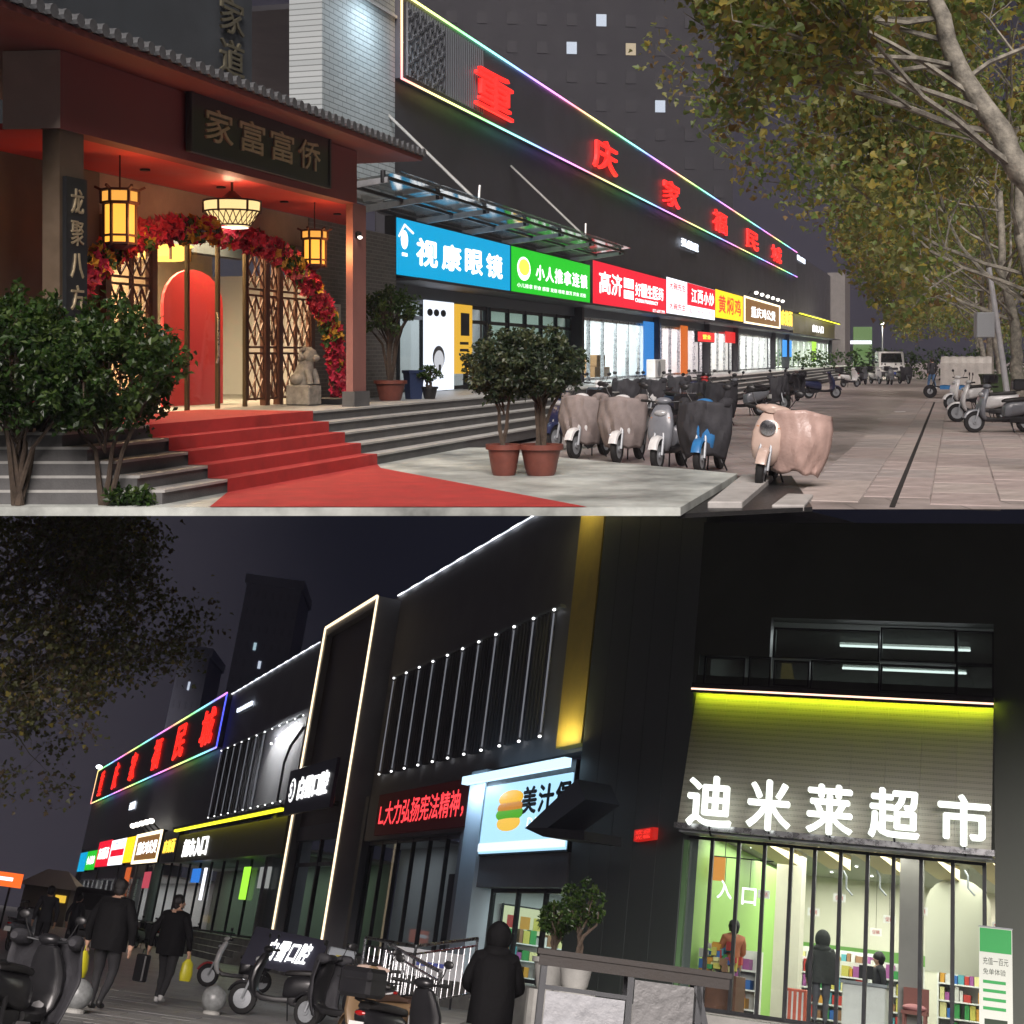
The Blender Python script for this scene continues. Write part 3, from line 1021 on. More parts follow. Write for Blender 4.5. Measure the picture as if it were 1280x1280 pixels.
for x in (-.37, .58, 1.53):
    box('door_glass', M_glass, rs_, x, x + .89, 3.37, 3.376, LAND + .05, 3.40)
MB().tube([(1.35, 3.3, 1.5), (1.35, 3.27, 1.6), (1.35, 3.27, 2.2), (1.35, 3.3, 2.3)], .018, 8).build('door_handle', M_steel, rs_, smooth=True)
# notice plates
nb = thing('wall_notice', 'white notice card on the brick wall beside the flower arch', 'notice', FT @ TL(5.35, 3.395, 2.05))
box('card', M_white, nb, 0, .95, -.02, 0, 0, .55)
text(nb, '温馨提示', .1, .85, .38, .5, -.024, lamp('notice_red', (.5, .02, .02), .15, False), name='heading')
text(nb, '营业时间', .1, .6, .2, .28, -.024, mat('notice_ink', (.1, .1, .1), .8))
# hall inside
hall = thing('restaurant_hall', 'warm glowing restaurant hall seen through the lattice doors', 'room', FT)
box('floor', mat('hall_floor', (.4, .25, .15), .3), hall, -5, 9, 3.62, 8.0, .4, LAND - .005)
box('back_wall', M_cream, hall, -5, 9, 7.6, 7.8, LAND, 4.0)
box('ceiling', M_cream, hall, -5, 9, 3.62, 7.6, 3.95, 4.05)
box('door_leaf', mat('pale_wood', (.5, .32, .17), .5, var=.2, vs=2), hall, 3.2, 4.6, 7.45, 7.58, LAND, 3.0)
text(hall, '家富', 3.7, 4.1, 1.9, 2.7, 7.43, mat('notice_ink', (.1, .1, .1), .8))
area('hall_ceiling_light', FT @ TL(2.0, 5.4, 3.9), 7, 2.6, 1300, (1, .72, .42))
# arched red screen inside
sc2 = MB()
poly = [(-.0, 0)] + [(1.9 - 1.9 * (1 + math.cos(R_(a))) / 2, 1.75 + .55 * math.sin(R_(a))) for a in range(180, -1, -15)][::-1][::-1]
poly = [(0, 0), (2.0, 0)] + [(1.0 + 1.0 * math.cos(R_(a)), 1.7 + .6 * math.sin(R_(a))) for a in range(0, 181, 15)]
sc2.prism(poly, -.05, 0)
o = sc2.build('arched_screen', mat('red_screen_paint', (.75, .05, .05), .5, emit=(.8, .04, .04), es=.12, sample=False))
tag(o, 'tall arched red screen standing inside the restaurant doors', 'screen', M=FT @ TL(1.85, 4.6, LAND))
# hall chandelier
ch = thing('hall_lantern', 'flat yellow palace lantern hanging inside the hall behind glass doors', 'lantern', FT @ TL(1.6, 4.4, 3.15))
M_paper = lamp('lantern_paper', (1.0, .55, .10), 1.9)
MB().lathe([(.3, 0), (.42, .05), (.42, .2), (.5, .24)], 8).build('shade', M_paper, ch)
b = MB()
for k in range(8):
    a = 2 * math.pi * k / 8
    b.bar((.44 * math.cos(a), .44 * math.sin(a), 0), (.44 * math.cos(a), .44 * math.sin(a), .25), .03)
b.tube([(0, 0, .24), (0, 0, .8)], .015, 6)
b.build('frame', M_wood, ch)
# palace lanterns
def lantern6(label, s, z, r, h):
    l = thing('palace_lantern', label, 'lantern', FT @ TL(s, 2.2, z))
    MB().lathe([(r * .8, 0), (r * .8, h)], 6).build('paper_body', lamp('lantern_glow', (1.0, .42, .05), 1.15), l)
    MB().lathe([(r * .95, h + .02), (r * .95, h + h * .3)], 6).build('paper_collar', lamp('lantern_collar', (1.0, .42, .07), .8), l)
    b = MB()
    for k in range(6):
        a = 2 * math.pi * k / 6
        c, s_ = math.cos(a), math.sin(a)
        b.bar((r * .84 * c, r * .84 * s_, -.03), (r * .84 * c, r * .84 * s_, h * 1.05), .03)
        b.bar((r * .99 * c, r * .99 * s_, h), (r * .99 * c, r * .99 * s_, h * 1.36), .03)
        b.bar((r * .95 * c, r * .95 * s_, h * 1.33), (r * 1.35 * c, r * 1.35 * s_, h * 1.42), .03)
        a2 = 2 * math.pi * (k + 1) / 6
        for (rr, zz) in ((.85, 0), (.85, h * .2), (.85, h), (1.0, h * 1.02), (1.0, h * 1.34)):
            b.bar((r * rr * c, r * rr * s_, zz), (r * rr * math.cos(a2), r * rr * math.sin(a2), zz), .028)
    b.tube([(0, 0, h * 1.3), (0, 0, 4.14 - z)], .012, 6)
    b.lathe([(r * .3, -.07), (r * .8, -.03), (r * .85, 0)], 6)
    b.build('frame', mat('lantern_wood', (.07, .02, .012), .5), l)
    point('lantern_bulb', FT @ TL(s, 1.75, z + h * .5), 16, (1, .55, .2), .12)
    return l
lantern6('hexagonal palace lantern with dark wooden frame beside the inscribed brown pillar', -3.14, 3.02, .23, .5)
lantern6('hexagonal palace lantern hanging over the end of the arch beside the rose pillar', 2.6, 3.1, .21, .42)
cl = thing('ceiling_lantern', 'round patterned bowl lantern hanging under the red-tinted soffit', 'lantern', FT @ TL(-.21, 2.2, 3.5))
MB().lathe([(.26, 0), (.39, .2), (.40, .34), (.2, .36)], 24).build('shade', lamp('bowl_lantern_paper', (1.0, .70, .30), .9), cl, smooth=True)
MB().lathe([(.24, -.03), (.02, -.05)], 20).build('diffuser', lamp('bowl_lantern_glass', (1, .9, .7), 2.0), cl)
b = MB()
for k in range(24):
    a = 2 * math.pi * k / 24; a2 = 2 * math.pi * (k + 1) / 24
    for r, z in ((.27, 0), (.405, .2), (.415, .35)):
        b.bar((r * math.cos(a), r * math.sin(a), z), (r * math.cos(a2), r * math.sin(a2), z), .022)
    b.bar((.275 * math.cos(a), .275 * math.sin(a), .0), (.40 * math.cos(a2), .40 * math.sin(a2), .2), .01)
    b.bar((.275 * math.cos(a2), .275 * math.sin(a2), .0), (.40 * math.cos(a), .40 * math.sin(a), .2), .01)
    if k % 4 == 0:
        b.bar((.41 * math.cos(a), .41 * math.sin(a), .35), (.405 * math.cos(a), .405 * math.sin(a), .18), .025)
b.lathe([(.2, .36), (.06, .48), (.04, .5)], 16)
b.tube([(0, 0, .45), (0, 0, .64)], .02, 8)
b.build('frame', mat('lantern_wood', (.07, .02, .012), .5), cl)
point('bowl_lantern_bulb', FT @ TL(-.21, 2.2, 3.90), 150, (1, .45, .28), .12)
# name board over the entrance
br = thing('name_board', 'black horizontal name board with four gold characters on red fascia', 'sign', FT @ TL(-2.62, 1.58, 4.22))
M_bb = mat('black_lacquer', (.018, .020, .022), .3, coat=.4)
M_gold = mat('faded_gold', (.62, .52, .34), .4, .5, var=.2, vs=8)
box('board', M_bb, br, 0, 4.3, -.08, 0, 0, .84, bev=.015)
b = MB()
for (x0, x1, z0, z1) in ((0, 4.3, .80, .84), (0, 4.3, 0, .04), (0, .06, .04, .80), (4.24, 4.3, .04, .80)):
    b.box(x0, x1, -.095, -.08, z0, z1)
b.build('frame', mat('dark_frame', (.03, .03, .032), .35), br)
chars(br, '家富富侨', .35, 3.9, .2, .64, -.085, M_gold, .012, .012, .22)
cp_ = thing('couplet_board', 'narrow black board with gold vertical inscription on brown pillar', 'sign', FT @ TL(-5.20, 1.62, 1.35))
box('board', M_bb, cp_, 0, .40, -.05, 0, 0, 2.25)
for i, ch_ in enumerate('龙聚八方有友'):
    text(cp_, ch_, .08, .32, 1.85 - i * .36, 2.13 - i * .36, -.055, M_gold, .006, .01, name='character')
# little spotlight on pillar
for (x, z, nm) in ((-6.2, 3.3, 'small white wall lamp on dim plaster wall left of the brown pillar'), (3.0, 3.55, 'small lit spot lamp on the rose pillar')):
    w = thing('wall_lamp', nm, 'lamp', FT @ TL(x, 3.38 if x < 0 else 1.6, z))
    MB().lathe([(.05, 0), (.06, .1), (.03, .12)], 12).build('housing', M_dsteel, w)
    MB().ell((0, -.03, .02), (.06, .04, .03), 10, 6).build('bulb', lamp('small_white_bulb', (1, .92, .8), 3.0), w)
# flower arch
ar = thing('flower_arch', 'red and gold artificial flower arch framing the restaurant doors', 'arch', FT @ TL(-.2, 2.4, LAND))
AX, AZ = 4.25, 2.62
tub = MB()
pa = [Vector((AX * math.copysign(abs(math.cos(R_(a))) ** .8, math.cos(R_(a))), 0, AZ * math.sin(R_(a)) ** .9 if a not in (0, 180) else 0)) for a in range(0, 181, 6)]
for y in (-.05, .05):
    tub.tube([p + Vector((0, y, 0)) for p in pa], .025, 6)
tub.build('frame', M_gsteel, ar)
FLM = [mat('flower_crimson', (.68, .03, .08), .6), mat('flower_dark_red', (.45, .02, .05), .6), mat('flower_gold', (.62, .36, .03), .6), mat('flower_leaf', (.06, .12, .02), .6), mat('flower_pink', (.6, .12, .14), .6)]
def flower(mb, c, r, k):
    n = (rdir() + Vector((0, -.9, .1))).normalized()
    u = n.cross(UP).normalized(); v = n.cross(u)
    mb.mi = k
    for q in range(5):
        a = 2 * math.pi * q / 5
        d = u * math.cos(a) + v * math.sin(a); e = u * math.cos(a + .63) + v * math.sin(a + .63); g2 = u * math.cos(a - .63) + v * math.sin(a - .63)
        mb.add([c, c + e * r * .7 + n * r * .25, c + d * r * 1.1 + n * r * .1, c + g2 * r * .7 + n * r * .25], [(0, 1, 2, 3)])
fl = MB()
for i in range(3400):
    t = rnd(0, len(pa) - 1.001)
    k = int(t)
    p = pa[k].lerp(pa[k + 1], t - k)
    a = rnd(0, 2 * math.pi)
    rr = rnd(.03, .18)
    out = Vector((p.x / AX, 0, p.z / AZ)).normalized()
    c = p + out * (rr * math.cos(a)) + Vector((0, rr * math.sin(a) * .9, 0))
    band = int(t / 1.9) % 3
    kk = random.choices([0, 1, 2, 3, 4], [(5, 4, .3, .6, .8), (4, 4, 1, 1, .5), (.8, .6, 2.6, 2.4, .3)][band])[0]
    flower(fl, c, rnd(.06, .1), kk)
o = fl.build('flowers', FLM, ar)
o['kind'] = 'stuff'
box('base_weight', M_black, ar, AX - .35, AX + .3, -.3, .3, 0, .12, bev=.02)
box('base_weight', M_black, ar, -AX - .3, -AX + .35, -.3, .3, 0, .12, bev=.02)
# stone lion
ln_ = thing('stone_lion', 'small weathered stone guardian lion sitting beside the doors', 'statue', FT @ TL(3.35, 2.75, LAND) @ RZ(-100))
M_lion = mat('lion_stone', (.30, .28, .24), .85, var=.4, vs=9, bump=.5, bs=45)
pd = MB().box(-.24, .24, -.19, .19, 0, .34).build('pedestal', M_lion, ln_, bev=.02)
b = MB()
b.loft([(.34, -.05, 0, .19, .16), (.45, -.04, 0, .2, .16), (.6, .02, 0, .16, .14), (.74, .06, 0, .13, .12)], 14, 2.2, 'z')
b.ell((.13, 0, .84), (.13, .125, .13), 14, 10)
b.ell((.25, 0, .80), (.07, .075, .06), 10, 8)
for s in (-1, 1):
    b.tube([(.13, s * .09, .6), (.19, s * .1, .46), (.2, s * .1, .36)], [.06, .05, .06], 9)
    b.ell((-.05, s * .15, .44), (.13, .07, .1), 10, 8)
    b.ell((.08, s * .1, .95), (.035, .03, .04), 8, 6)
for k in range(26):
    v = rdir()
    b.ell((.05 + v.x * .1, v.y * .14, .82 + v.z * .14), (.045, .045, .045), 7, 5)
b.build('body', M_lion, ln_, smooth=True)

# ---- main shop building
M_wall = mat('dark_metal_cladding', (.05, .05, .058), .55, .1, var=.2, vs=.8, bump=.05, bs=20)
M_tilew = brickmat('pale_stone_tiles', (.40, .44, .45), (.34, .38, .39), (.17, .19, .19), 1.0, .42, .11, .010, .7, (R_(90), 0, 0), .7)
sb = thing('shop_building', 'long dark-clad two-storey shop building behind the lit signs', 'building', FT)
box('upper_wall', M_wall, sb, 10.4, 132, 4.0, 4.3, 4.75, 9.56)
box('corner_wall', M_tilew, sb, 6.6, 10.38, 3.9, 4.6, 4.95, 11.5)
box('corner_coping', mat('pale_coping', (.5, .53, .54), .6), sb, 6.5, 10.45, 3.85, 4.65, 9.0, 9.06)
box('rear_wall', mat('dark_slate_wall', (.05, .06, .07), .8, var=.25, vs=1.2), sb, -16, 6.58, 5.4, 5.7, 3.5, 16)
box('soffit', M_wall, sb, 9.25, 124, 2.9, 3.98, 3.2, 3.26)
box('lintel', mat('lintel_blue_grey', (.10, .13, .15), .4, .3), sb, 9.25, 124, 3.95, 4.2, 2.92, 3.2)
box('roof', M_wall, sb, 10.4, 132, 4.3, 14, 9.4, 9.52)
box('end_pier', mat('pier_grey', (.16, .15, .14), .7, var=.2, vs=2), sb, 126, 133, 2.6, 4.3, 0, 9.9)
for x in (9.2, 26.25, 38.8, 51.3, 61.0, 78.3, 86.5, 124):
    box('pier', M_wall, sb, x - .14, x + .14, 3.7, 4.25, LAND, 3.2)
# vertical gilt characters on the dark rear wall
vsn = thing('vertical_wall_sign', 'faint upright gilt characters on the dark slate wall above the eave', 'sign', FT @ TL(fx(272, 50, 5.38), 5.36, 5.6))
zt = at(FT, 285, 90, 1, 5.36).z - 5.6
for i, ch_ in enumerate('家道'):
    text(vsn, ch_, 0, .95, zt + .78 * (1 - i) - .05, zt + .78 * (1 - i) + .62, -.03, mat('dull_gilt', (.13, .12, .08), .5, .3), .02, .01, name='character')
# rainbow LED billboard band
bbd = thing('billboard_band', 'dark billboard band edged by rainbow LED line with large red characters', 'sign', FT @ TL(10.4, 3.78, 7.7))
box('panel', mat('billboard_panel', (.085, .085, .10), .5, .2, var=.15, vs=.7), bbd, 0, 82, -.0, .2, 0, 1.84)
led = rainbow('rainbow_led', 17.0, 2.2)
box('led_strip', led, bbd, 0, 82, -.06, -.02, 1.84, 1.875)
box('led_strip', led, bbd, 0, 82, -.06, -.02, -.035, 0)
box('led_strip', led, bbd, -.03, 0.0, -.06, -.02, -.035, 1.875)
fin = MB().box(0, .06, -.045, 0, .12, 1.75).mesh('slat', mat('slat_alu', (.22, .24, .27), .4, .5))
for k in range(34):
    link(fin, 'slat', bbd, TL(.35 + k * .16, 0, 0))
frt = MB().box(0, .16, -.07, -.046, 0, .035).mesh('fret_bar', mat('slat_alu', (.22, .24, .27), .4, .5))
for k in range(15):
    for j in range(9):
        if (k + j) % 3:
            link(frt, 'fret_bar', bbd, TL(.35 + k * .16, 0, .2 + j * .17 + (k % 2) * .05))
M_redled = lamp('red_led_character', (1.0, .016, .012), 1.7)
for ch_, a, b_ in zip('重庆家福民城', (15.22, 27.5, 39.41, 52.12, 63.95, 75.83), (18.3, 30.9, 42.95, 56.5, 69.1, 81.2)):
    text(bbd, ch_, a - 10.4, b_ - 10.4, .24, 1.3, -.12, M_redled, .05, .004, name='character')
for nm, bdy, a, b_, z0, z1, lb in (('wall_lettering', '弘德道', 44.6, 48.9, 6.55, 6.92, 'small white lit characters on the dark wall above the red sign'), ('roof_lettering', '雪白口腔医院', 93.6, 99.5, 9.1, 9.5, 'small white lettering at roof height past the red characters')):
    w = thing(nm, lb, 'sign', FT @ TL(a, 3.92, z0))
    box('backing', M_dsteel, w, 0, b_ - a, -.04, 0, -.06, -.02)
    text(w, bdy, 0, b_ - a, 0, z1 - z0, -.06, lamp('white_led_letter', (.8, .88, 1), 1.6), .03, .02)
# stays of the canopy
cn_ = thing('glass_canopy', 'steel and glass canopy over the blue and green signs', 'canopy', FT)
cy0, cy1, cz0, cz1 = 3.72, 2.0, 4.66, 4.86
M_cglass = glassmat('canopy_glass', (.5, .56, .57), .62, .10)
_nt = M_cglass.node_tree
_df = _nt.nodes.new('ShaderNodeBsdfDiffuse'); _df.inputs[0].default_value = (.6, .66, .66, 1)
_mx = _nt.nodes.new('ShaderNodeMixShader'); _mx.inputs[0].default_value = .22
_out = _nt.nodes['Material Output']
_nt.links.new(_out.inputs[0].links[0].from_socket, _mx.inputs[1])
_nt.links.new(_df.outputs[0], _mx.inputs[2])
_nt.links.new(_mx.outputs[0], _out.inputs[0])
xs_c = [5.3, 8.2, 11.2, 14.3, 17.5, 20.8, 24.6]
for x in xs_c:
    MB().add([(x - .05, cy0, cz0 - .12), (x + .05, cy0, cz0 - .12), (x + .03, cy1, cz1 - .10), (x - .03, cy1, cz1 - .10), (x - .05, cy0, cz0 + .02), (x + .05, cy0, cz0 + .02), (x + .03, cy1, cz1), (x - .03, cy1, cz1)],
             [(0, 3, 2, 1), (4, 5, 6, 7), (0, 1, 5, 4), (1, 2, 6, 5), (2, 3, 7, 6), (3, 0, 4, 7)]).build('bracket', M_gsteel, cn_)
    MB().lathe([(.05, -.1), (.05, .12)], 8, (x, cy1 + .1, cz1)).build('bolt', M_dsteel, cn_)
for y, z in ((cy1, cz1 - .02), ((cy0 + cy1) / 2, (cz0 + cz1) / 2), (cy0, cz0)):
    MB().bar((xs_c[0], y, z), (xs_c[-1], y, z), .06, .06).build('purlin', M_dsteel, cn_)
for i in range(6):
    a, b_ = xs_c[i] + .03, xs_c[i + 1] - .03
    ym = (cy0 + cy1) / 2; zm = (cz0 + cz1) / 2
    for (ya, za, yb, zb) in ((cy0, cz0 + .06, ym, zm + .06), (ym, zm + .06, cy1 - .25, cz1 + .09)):
        MB().add([(a, ya, za), (b_, ya, za), (b_, yb, zb), (a, yb, zb)], [(0, 1, 2, 3)]).build('glass_panel', M_cglass, cn_)
for (x, dx) in ((11.2, -1.2), (20.8, -1.6)):
    MB().tube([(x, cy1 + .2, cz1 + .1), (x + dx, 3.98, 6.9)], .035, 8).build('tie_rod', mat('pale_rod', (.5, .5, .48), .4, .4), cn_, smooth=True)
    MB().tube([(x, cy1 + .25, cz1 + .05), (x + .25, cy1 + .3, cz1 + .55)], .03, 6).build('tie_plate', mat('pale_rod', (.5, .5, .48), .4, .4), cn_)
# ---- shop signs
S_blue = lamp('sign_blue', (.0, .30, .56), 1.0)
S_green = lamp('sign_green', (.015, .50, .02), .95)
S_red = lamp('sign_red', (.78, .008, .03), .95)
S_white = lamp('sign_white', (.9, .92, 1), 1.3)
S_yel = lamp('sign_yellow', (.95, .62, .01), 1.2)
S_brown = lamp('sign_brown', (.19, .085, .02), 1.0)
T_white = lamp('letter_white', (1, 1, 1), 1.6, False)
T_red = lamp('letter_red', (.8, .03, .02), 1.1, False)
T_gold = lamp('letter_gold', (1, .62, .06), 1.6, False)
r, w, h, y = sign(FT, 'shop_sign', 'lit cyan-blue optician sign with white brush characters and eye emblem', 9.3, 17.42, 3.3, 4.58, 3.7, .25, S_blue)
chars(r, '视康眼镜', 1.15, 7.4, .30, .92, y, T_white, 0, .03, .2)
b = MB().lathe([(.2, 0), (.2, .01)], 16, (.45, y, .8), 'y')
b.tube([(.0 + .12, y, .85), (.45, y, 1.12), (.95, y, .98)], .025, 5)
b.box(.3, .6, y - .005, y, .45, .52)
b.build('emblem', T_white, r)
r, w, h, y = sign(FT, 'shop_sign', 'lit green children massage shop sign with round yellow emblem', 17.5, 26.1, 3.28, 4.58, 3.7, .25, S_green)
chars(r, '小人推拿连锁', 2.3, 8.2, .48, .92, y, T_white, 0, .03, .12)
o = MB().lathe([(.62, 0), (.62, .01)], 20, (1.15, y, .72), 'y').build('emblem', T_white, r)
for v in o.data.vertices: v.co.z = .72 + (v.co.z - .72) * .52
o = MB().lathe([(.5, 0), (.5, .01)], 20, (1.15, y - .012, .76), 'y').build('emblem_heart', T_gold, r)
for v in o.data.vertices: v.co.z = .76 + (v.co.z - .76) * .45
text(r, '小儿推拿 积食 感冒 发烧 咳嗽 腹泻 厌食 近视', .5, 8.0, .2, .32, y, T_white)
r, w, h, y = sign(FT, 'shop_sign', 'lit crimson pharmacy sign with large white characters', 26.5, 38.85, 3.26, 4.78, 3.7, .25, S_red)
chars(r, '高济', .8, 4.2, .45, 1.2, y, T_white, 0, .02, .06)
for z0, z1 in ((.8, 1.15), (.42, .72)):
    box('lettering_block', T_white, r, 4.5, 6.1, y - .004, y, z0, z1)
text(r, '医药', 4.6, 6.0, .84, 1.1, y - .01, T_red)
text(r, '连锁', 4.6, 6.0, .45, .68, y - .01, T_red)
chars(r, '好一生医药', 6.4, 11.7, .58, 1.08, y, T_white, 0, .02, .05)
text(r, 'CHINA PHARMACY', 6.4, 10.6, .36, .50, y, T_white, 0, .01)
text(r, '0371-6097 7999', 9.6, 12.0, .08, .20, y, T_white)
r, w, h, y = sign(FT, 'shop_sign', 'white and red split restaurant sign next to the crimson pharmacy sign', 38.95, 51.2, 3.35, 4.9, 3.7, .25, S_white)
box('red_field', S_red, r, 4.6, 12.2, y - .012, y, .52, 1.5)
chars(r, '江西小炒', 5.6, 11.8, .68, 1.3, y - .02, T_white, 0, .02, .15)
for z0, z1, c in ((.95, 1.45, S_red), (.12, .6, S_red)):
    text(r, '大碗先生', .4, 4.2, z0 + .1, z1 - .1, y - .01, T_red, 0, .02)
text(r, '鲜炒现做 地道江西味', 5.2, 11.6, .15, .4, y - .01, T_red)
r, w, h, y = sign(FT, 'shop_sign', 'bright yellow sign with orange characters past the split red sign', 51.4, 60.9, 3.5, 4.96, 3.7, .25, S_yel)
chars(r, '黄焖鸡', .9, 8.6, .3, 1.2, y, T_red, 0, .02, .15)
r, w, h, y = sign(FT, 'shop_sign', 'brown sign in a glowing white frame with row of lamps on top', 61.2, 78.2, 3.48, 5.0, 3.7, .25, S_brown)
for (a, b_, c, d) in ((0, 17, 0, .1), (0, 17, 1.42, 1.52), (0, .25, .1, 1.42), (16.75, 17, .1, 1.42)):
    box('lit_frame', lamp('warm_white_frame', (1, .85, .55), 1.8), r, a, b_, y - .05, y, c, d)
chars(r, '重庆鸡公煲', 3.0, 14.6, .42, 1.05, y, T_white, 0, .02, .06)
for k in range(6):
    lp = MB().ell((2 + 2.6 * k, -.7, 1.75), (.3, .12, .1), 8, 6).build('top_lamp', lamp('top_lamp_glow', (1, .95, .85), 2.6), r)
    MB().tube([(2 + 2.6 * k, -.1, 1.5), (2 + 2.6 * k, -.4, 1.85), (2 + 2.6 * k, -.7, 1.8)], .03, 5).build('lamp_arm', M_dsteel, lp)
r, w, h, y = sign(FT, 'shop_sign', 'dark panel with tall glowing yellow characters next to the brown sign', 78.5, 86.4, 3.5, 5.0, 3.7, .25, M_dsteel)
chars(r, '麻辣面', .5, 7.4, .25, 1.3, y, T_gold, .02, .03, .1)
r, w, h, y = sign(FT, 'shop_sign', 'olive panel with white supermarket entrance characters under yellow-green strip', 86.7, 124, 3.3, 4.8, 3.7, .25, mat('olive_cladding', (.22, .20, .07), .5, var=.2, vs=1))
chars(r, '超市入口', 14.5, 24.5, .35, .95, y, T_white, .02, .03, .1)
box('strip_lamp', lamp('yellow_green_strip', (.75, .72, .03), 2.4), r, 0, 37.3, y - .5, y - .4, 1.42, 1.48)
box('eave', M_dsteel, r, 0, 37.3, y - .55, y, 1.48, 1.56)
# ---- shop interiors and glazed fronts
M_fl = mat('shop_floor', (.55, .55, .53), .25, var=.1, vs=2)
M_iw = mat('shop_wall', (.62, .63, .63), .7)
shops = [('bright optician shop with glass front below the blue sign', 9.35, 17.4, 5, (.85, .95, 1), 120, M_dsteel), ('green-tinted massage shop with glass front below the green sign', 17.5, 26.1, 5, (.75, 1, .85), 100, M_dsteel),
         ('bright pharmacy with wide glass doors below the crimson sign', 26.4, 38.7, 6, (.95, 1, 1), 800, M_steel), ('pink-lit restaurant room with glass doors below split red sign', 38.95, 51.2, 6, (1, .82, .82), 750, M_steel),
         ('bright eatery behind glass below the yellow sign', 51.4, 60.9, 4, (1, .9, .85), 650, M_steel), ('brightly lit eatery behind glass below the framed brown sign', 61.2, 78.2, 6, (1, .95, .9), 1300, M_steel), ('glazed supermarket entrance below olive panel', 78.5, 123.8, 10, (.95, 1, .8), 3500, M_steel)]
for lb, a, b_, n, colr, pw, fm in shops:
    rm = thing('shop_unit', lb, 'shop', FT)
    box('floor', M_fl, rm, a, b_, 4.3, 8.8, LAND - .1, LAND + .006)
    box('back_wall', M_iw, rm, a, b_, 8.6, 8.75, LAND, 3.4)
    box('ceiling', M_iw, rm, a, b_, 4.26, 8.6, 3.28, 3.36)
    box('side_wall', M_iw, rm, a - .04, a + .05, 4.26, 8.6, LAND, 3.28)
    box('side_wall', M_iw, rm, b_ - .05, b_ + .04, 4.26, 8.6, LAND, 3.28)
    shop_front(FT, rm, a + .1, b_ - .1, 4.1, LAND, 2.92, n, fm, 2.5 if fm is M_dsteel else None)
    area('shop_ceiling_light', FT @ TL((a + b_) / 2, 6.2, 3.26), (b_ - a) * .9, 3.4, pw, colr)
    k = 0
    x = a + .4
    while x < b_ - 1.4:
        ww = rnd(1.4, 2.6)
        if random.random() < .75 and a < 70:
            q = lb.split(' below')[0]
            shelf(FT, 'stocked goods shelf inside the ' + q, x, min(x + ww, b_ - .2), 8.1 - rnd(0, 1.6), LAND, rnd(1.5, 2.2), 4, 'goods shelves of the ' + q)
            k += 1
        x += ww + rnd(.2, .9)
# ---- things at the shop fronts
def poster(F, label, x0, x1, z0, z1, y, m, cat='poster', name='poster'):
    r = thing(name, label, cat, F @ TL(x0, y, z0))
    box('panel', m, r, 0, x1 - x0, -.05, 0, 0, z1 - z0)
    return r, x1 - x0, z1 - z0
xa, xb_ = fx(530, 430, 3.95), fx(566, 430, 3.95)
r, w, h = poster(FT, 'white light-box poster with grey portrait and row of dark lenses', xa, xb_, LAND + .02, 2.92, 3.97, lamp('poster_white', (.82, .88, 1), 1.0))
dk = mat('poster_ink', (.05, .06, .07), .6)
for i, x in enumerate((.1, .32, .56)):
    o = MB().lathe([(.085, 0), (.085, .01)], 16, (x * w + .1, -.062, h - .28), 'y').build('lens_mark', dk, r)
    for v in o.data.vertices: v.co.x = x * w + .1 + (v.co.x - x * w - .1) * 2.1
gy = mat('portrait_grey', (.22, .23, .25), .6)
MB().ell((w * .45, -.055, h * .37), (.42, .012, .28), 16, 10).build('portrait_hair', gy, r)
MB().ell((w * .45, -.062, h * .34), (.34, .012, .24), 16, 10).build('portrait_face', lamp('portrait_pale', (.55, .56, .6), .8, False), r)
box('portrait_mark', dk, r, w * .42, w * .5, -.08, -.075, h * .22, h * .29)
xa, xb_ = fx(568, 430, 3.95), fx(589, 430, 3.95)
r, w, h = poster(FT, 'yellow poster with dark framed panel beside the portrait poster', xa, xb_, LAND + .4, 2.9, 3.97, lamp('poster_yellow', (.80, .45, .04), .75))
box('dark_panel', dk, r, w * .3, w * .8, -.06, -.052, h * .55, h * .88)
for z in (.2, .32, .42): box('print_bar', dk, r, w * .25, w * .75, -.06, -.052, h * z, h * (z + .04))
xa, xb_ = fx(804, 430, 3.95), fx(824, 430, 3.95)
poster(FT, 'tall blue panel at the end of the pharmacy front', xa, xb_, LAND + .1, 3.0, 3.95, lamp('poster_blue', (.03, .20, .55), .9))
ac = thing('air_conditioner', 'white outdoor air conditioner unit below the blue panel', 'air conditioner', FT @ TL(fx(808, 470, 3.4), 3.4, LAND))
box('case', M_white, ac, 0, 2.0, -.35, 0, .02, .72, bev=.02)
MB().lathe([(.29, 0), (.29, .015)], 20, (.65, -.375, .37), 'y').build('fan_grille', M_gsteel, ac)
for k in range(2): box('foot', M_dsteel, ac, .2 + 1.4 * k, .3 + 1.4 * k, -.3, -.05, -.02, .02)
hs = sign(FT, 'hanging_sign', 'small lit red box sign hanging under the split red sign', fx(868, 424, 3.2), fx(889, 424, 3.2), 2.25, 2.75, 3.2, .15, lamp('hanging_red', (.8, .02, .02), 1.4))
text(hs[0], '营业', hs[1] * .25, hs[1] * .75, .14, .36, hs[3], T_gold, 0, .03)
MB().tube([(hs[1] / 2, -.07, .5), (hs[1] / 2, -.07, 1.0)], .02, 6).build('hanger', M_dsteel, hs[0])
poster(FT, 'orange door panel in the restaurant front below the split red sign', fx(850, 440, 3.95), fx(858, 440, 3.95), LAND + .05, 3.0, 3.93, lamp('orange_panel', (.75, .16, .02), .7), 'panel', 'door_panel')
poster(FT, 'small red door banner beside black frame under yellow sign', fx(905, 425, 3.95), fx(921, 425, 3.95), 2.35, 2.95, 3.9, lamp('banner_red', (.7, .02, .02), .9), 'banner', 'door_banner')
poster(FT, 'bright blue square poster on the supermarket entrance glass', fx(977, 430, 3.95), fx(988, 430, 3.95), 1.6, 2.8, 3.9, lamp('poster_sky', (.05, .3, .8), 1.0))
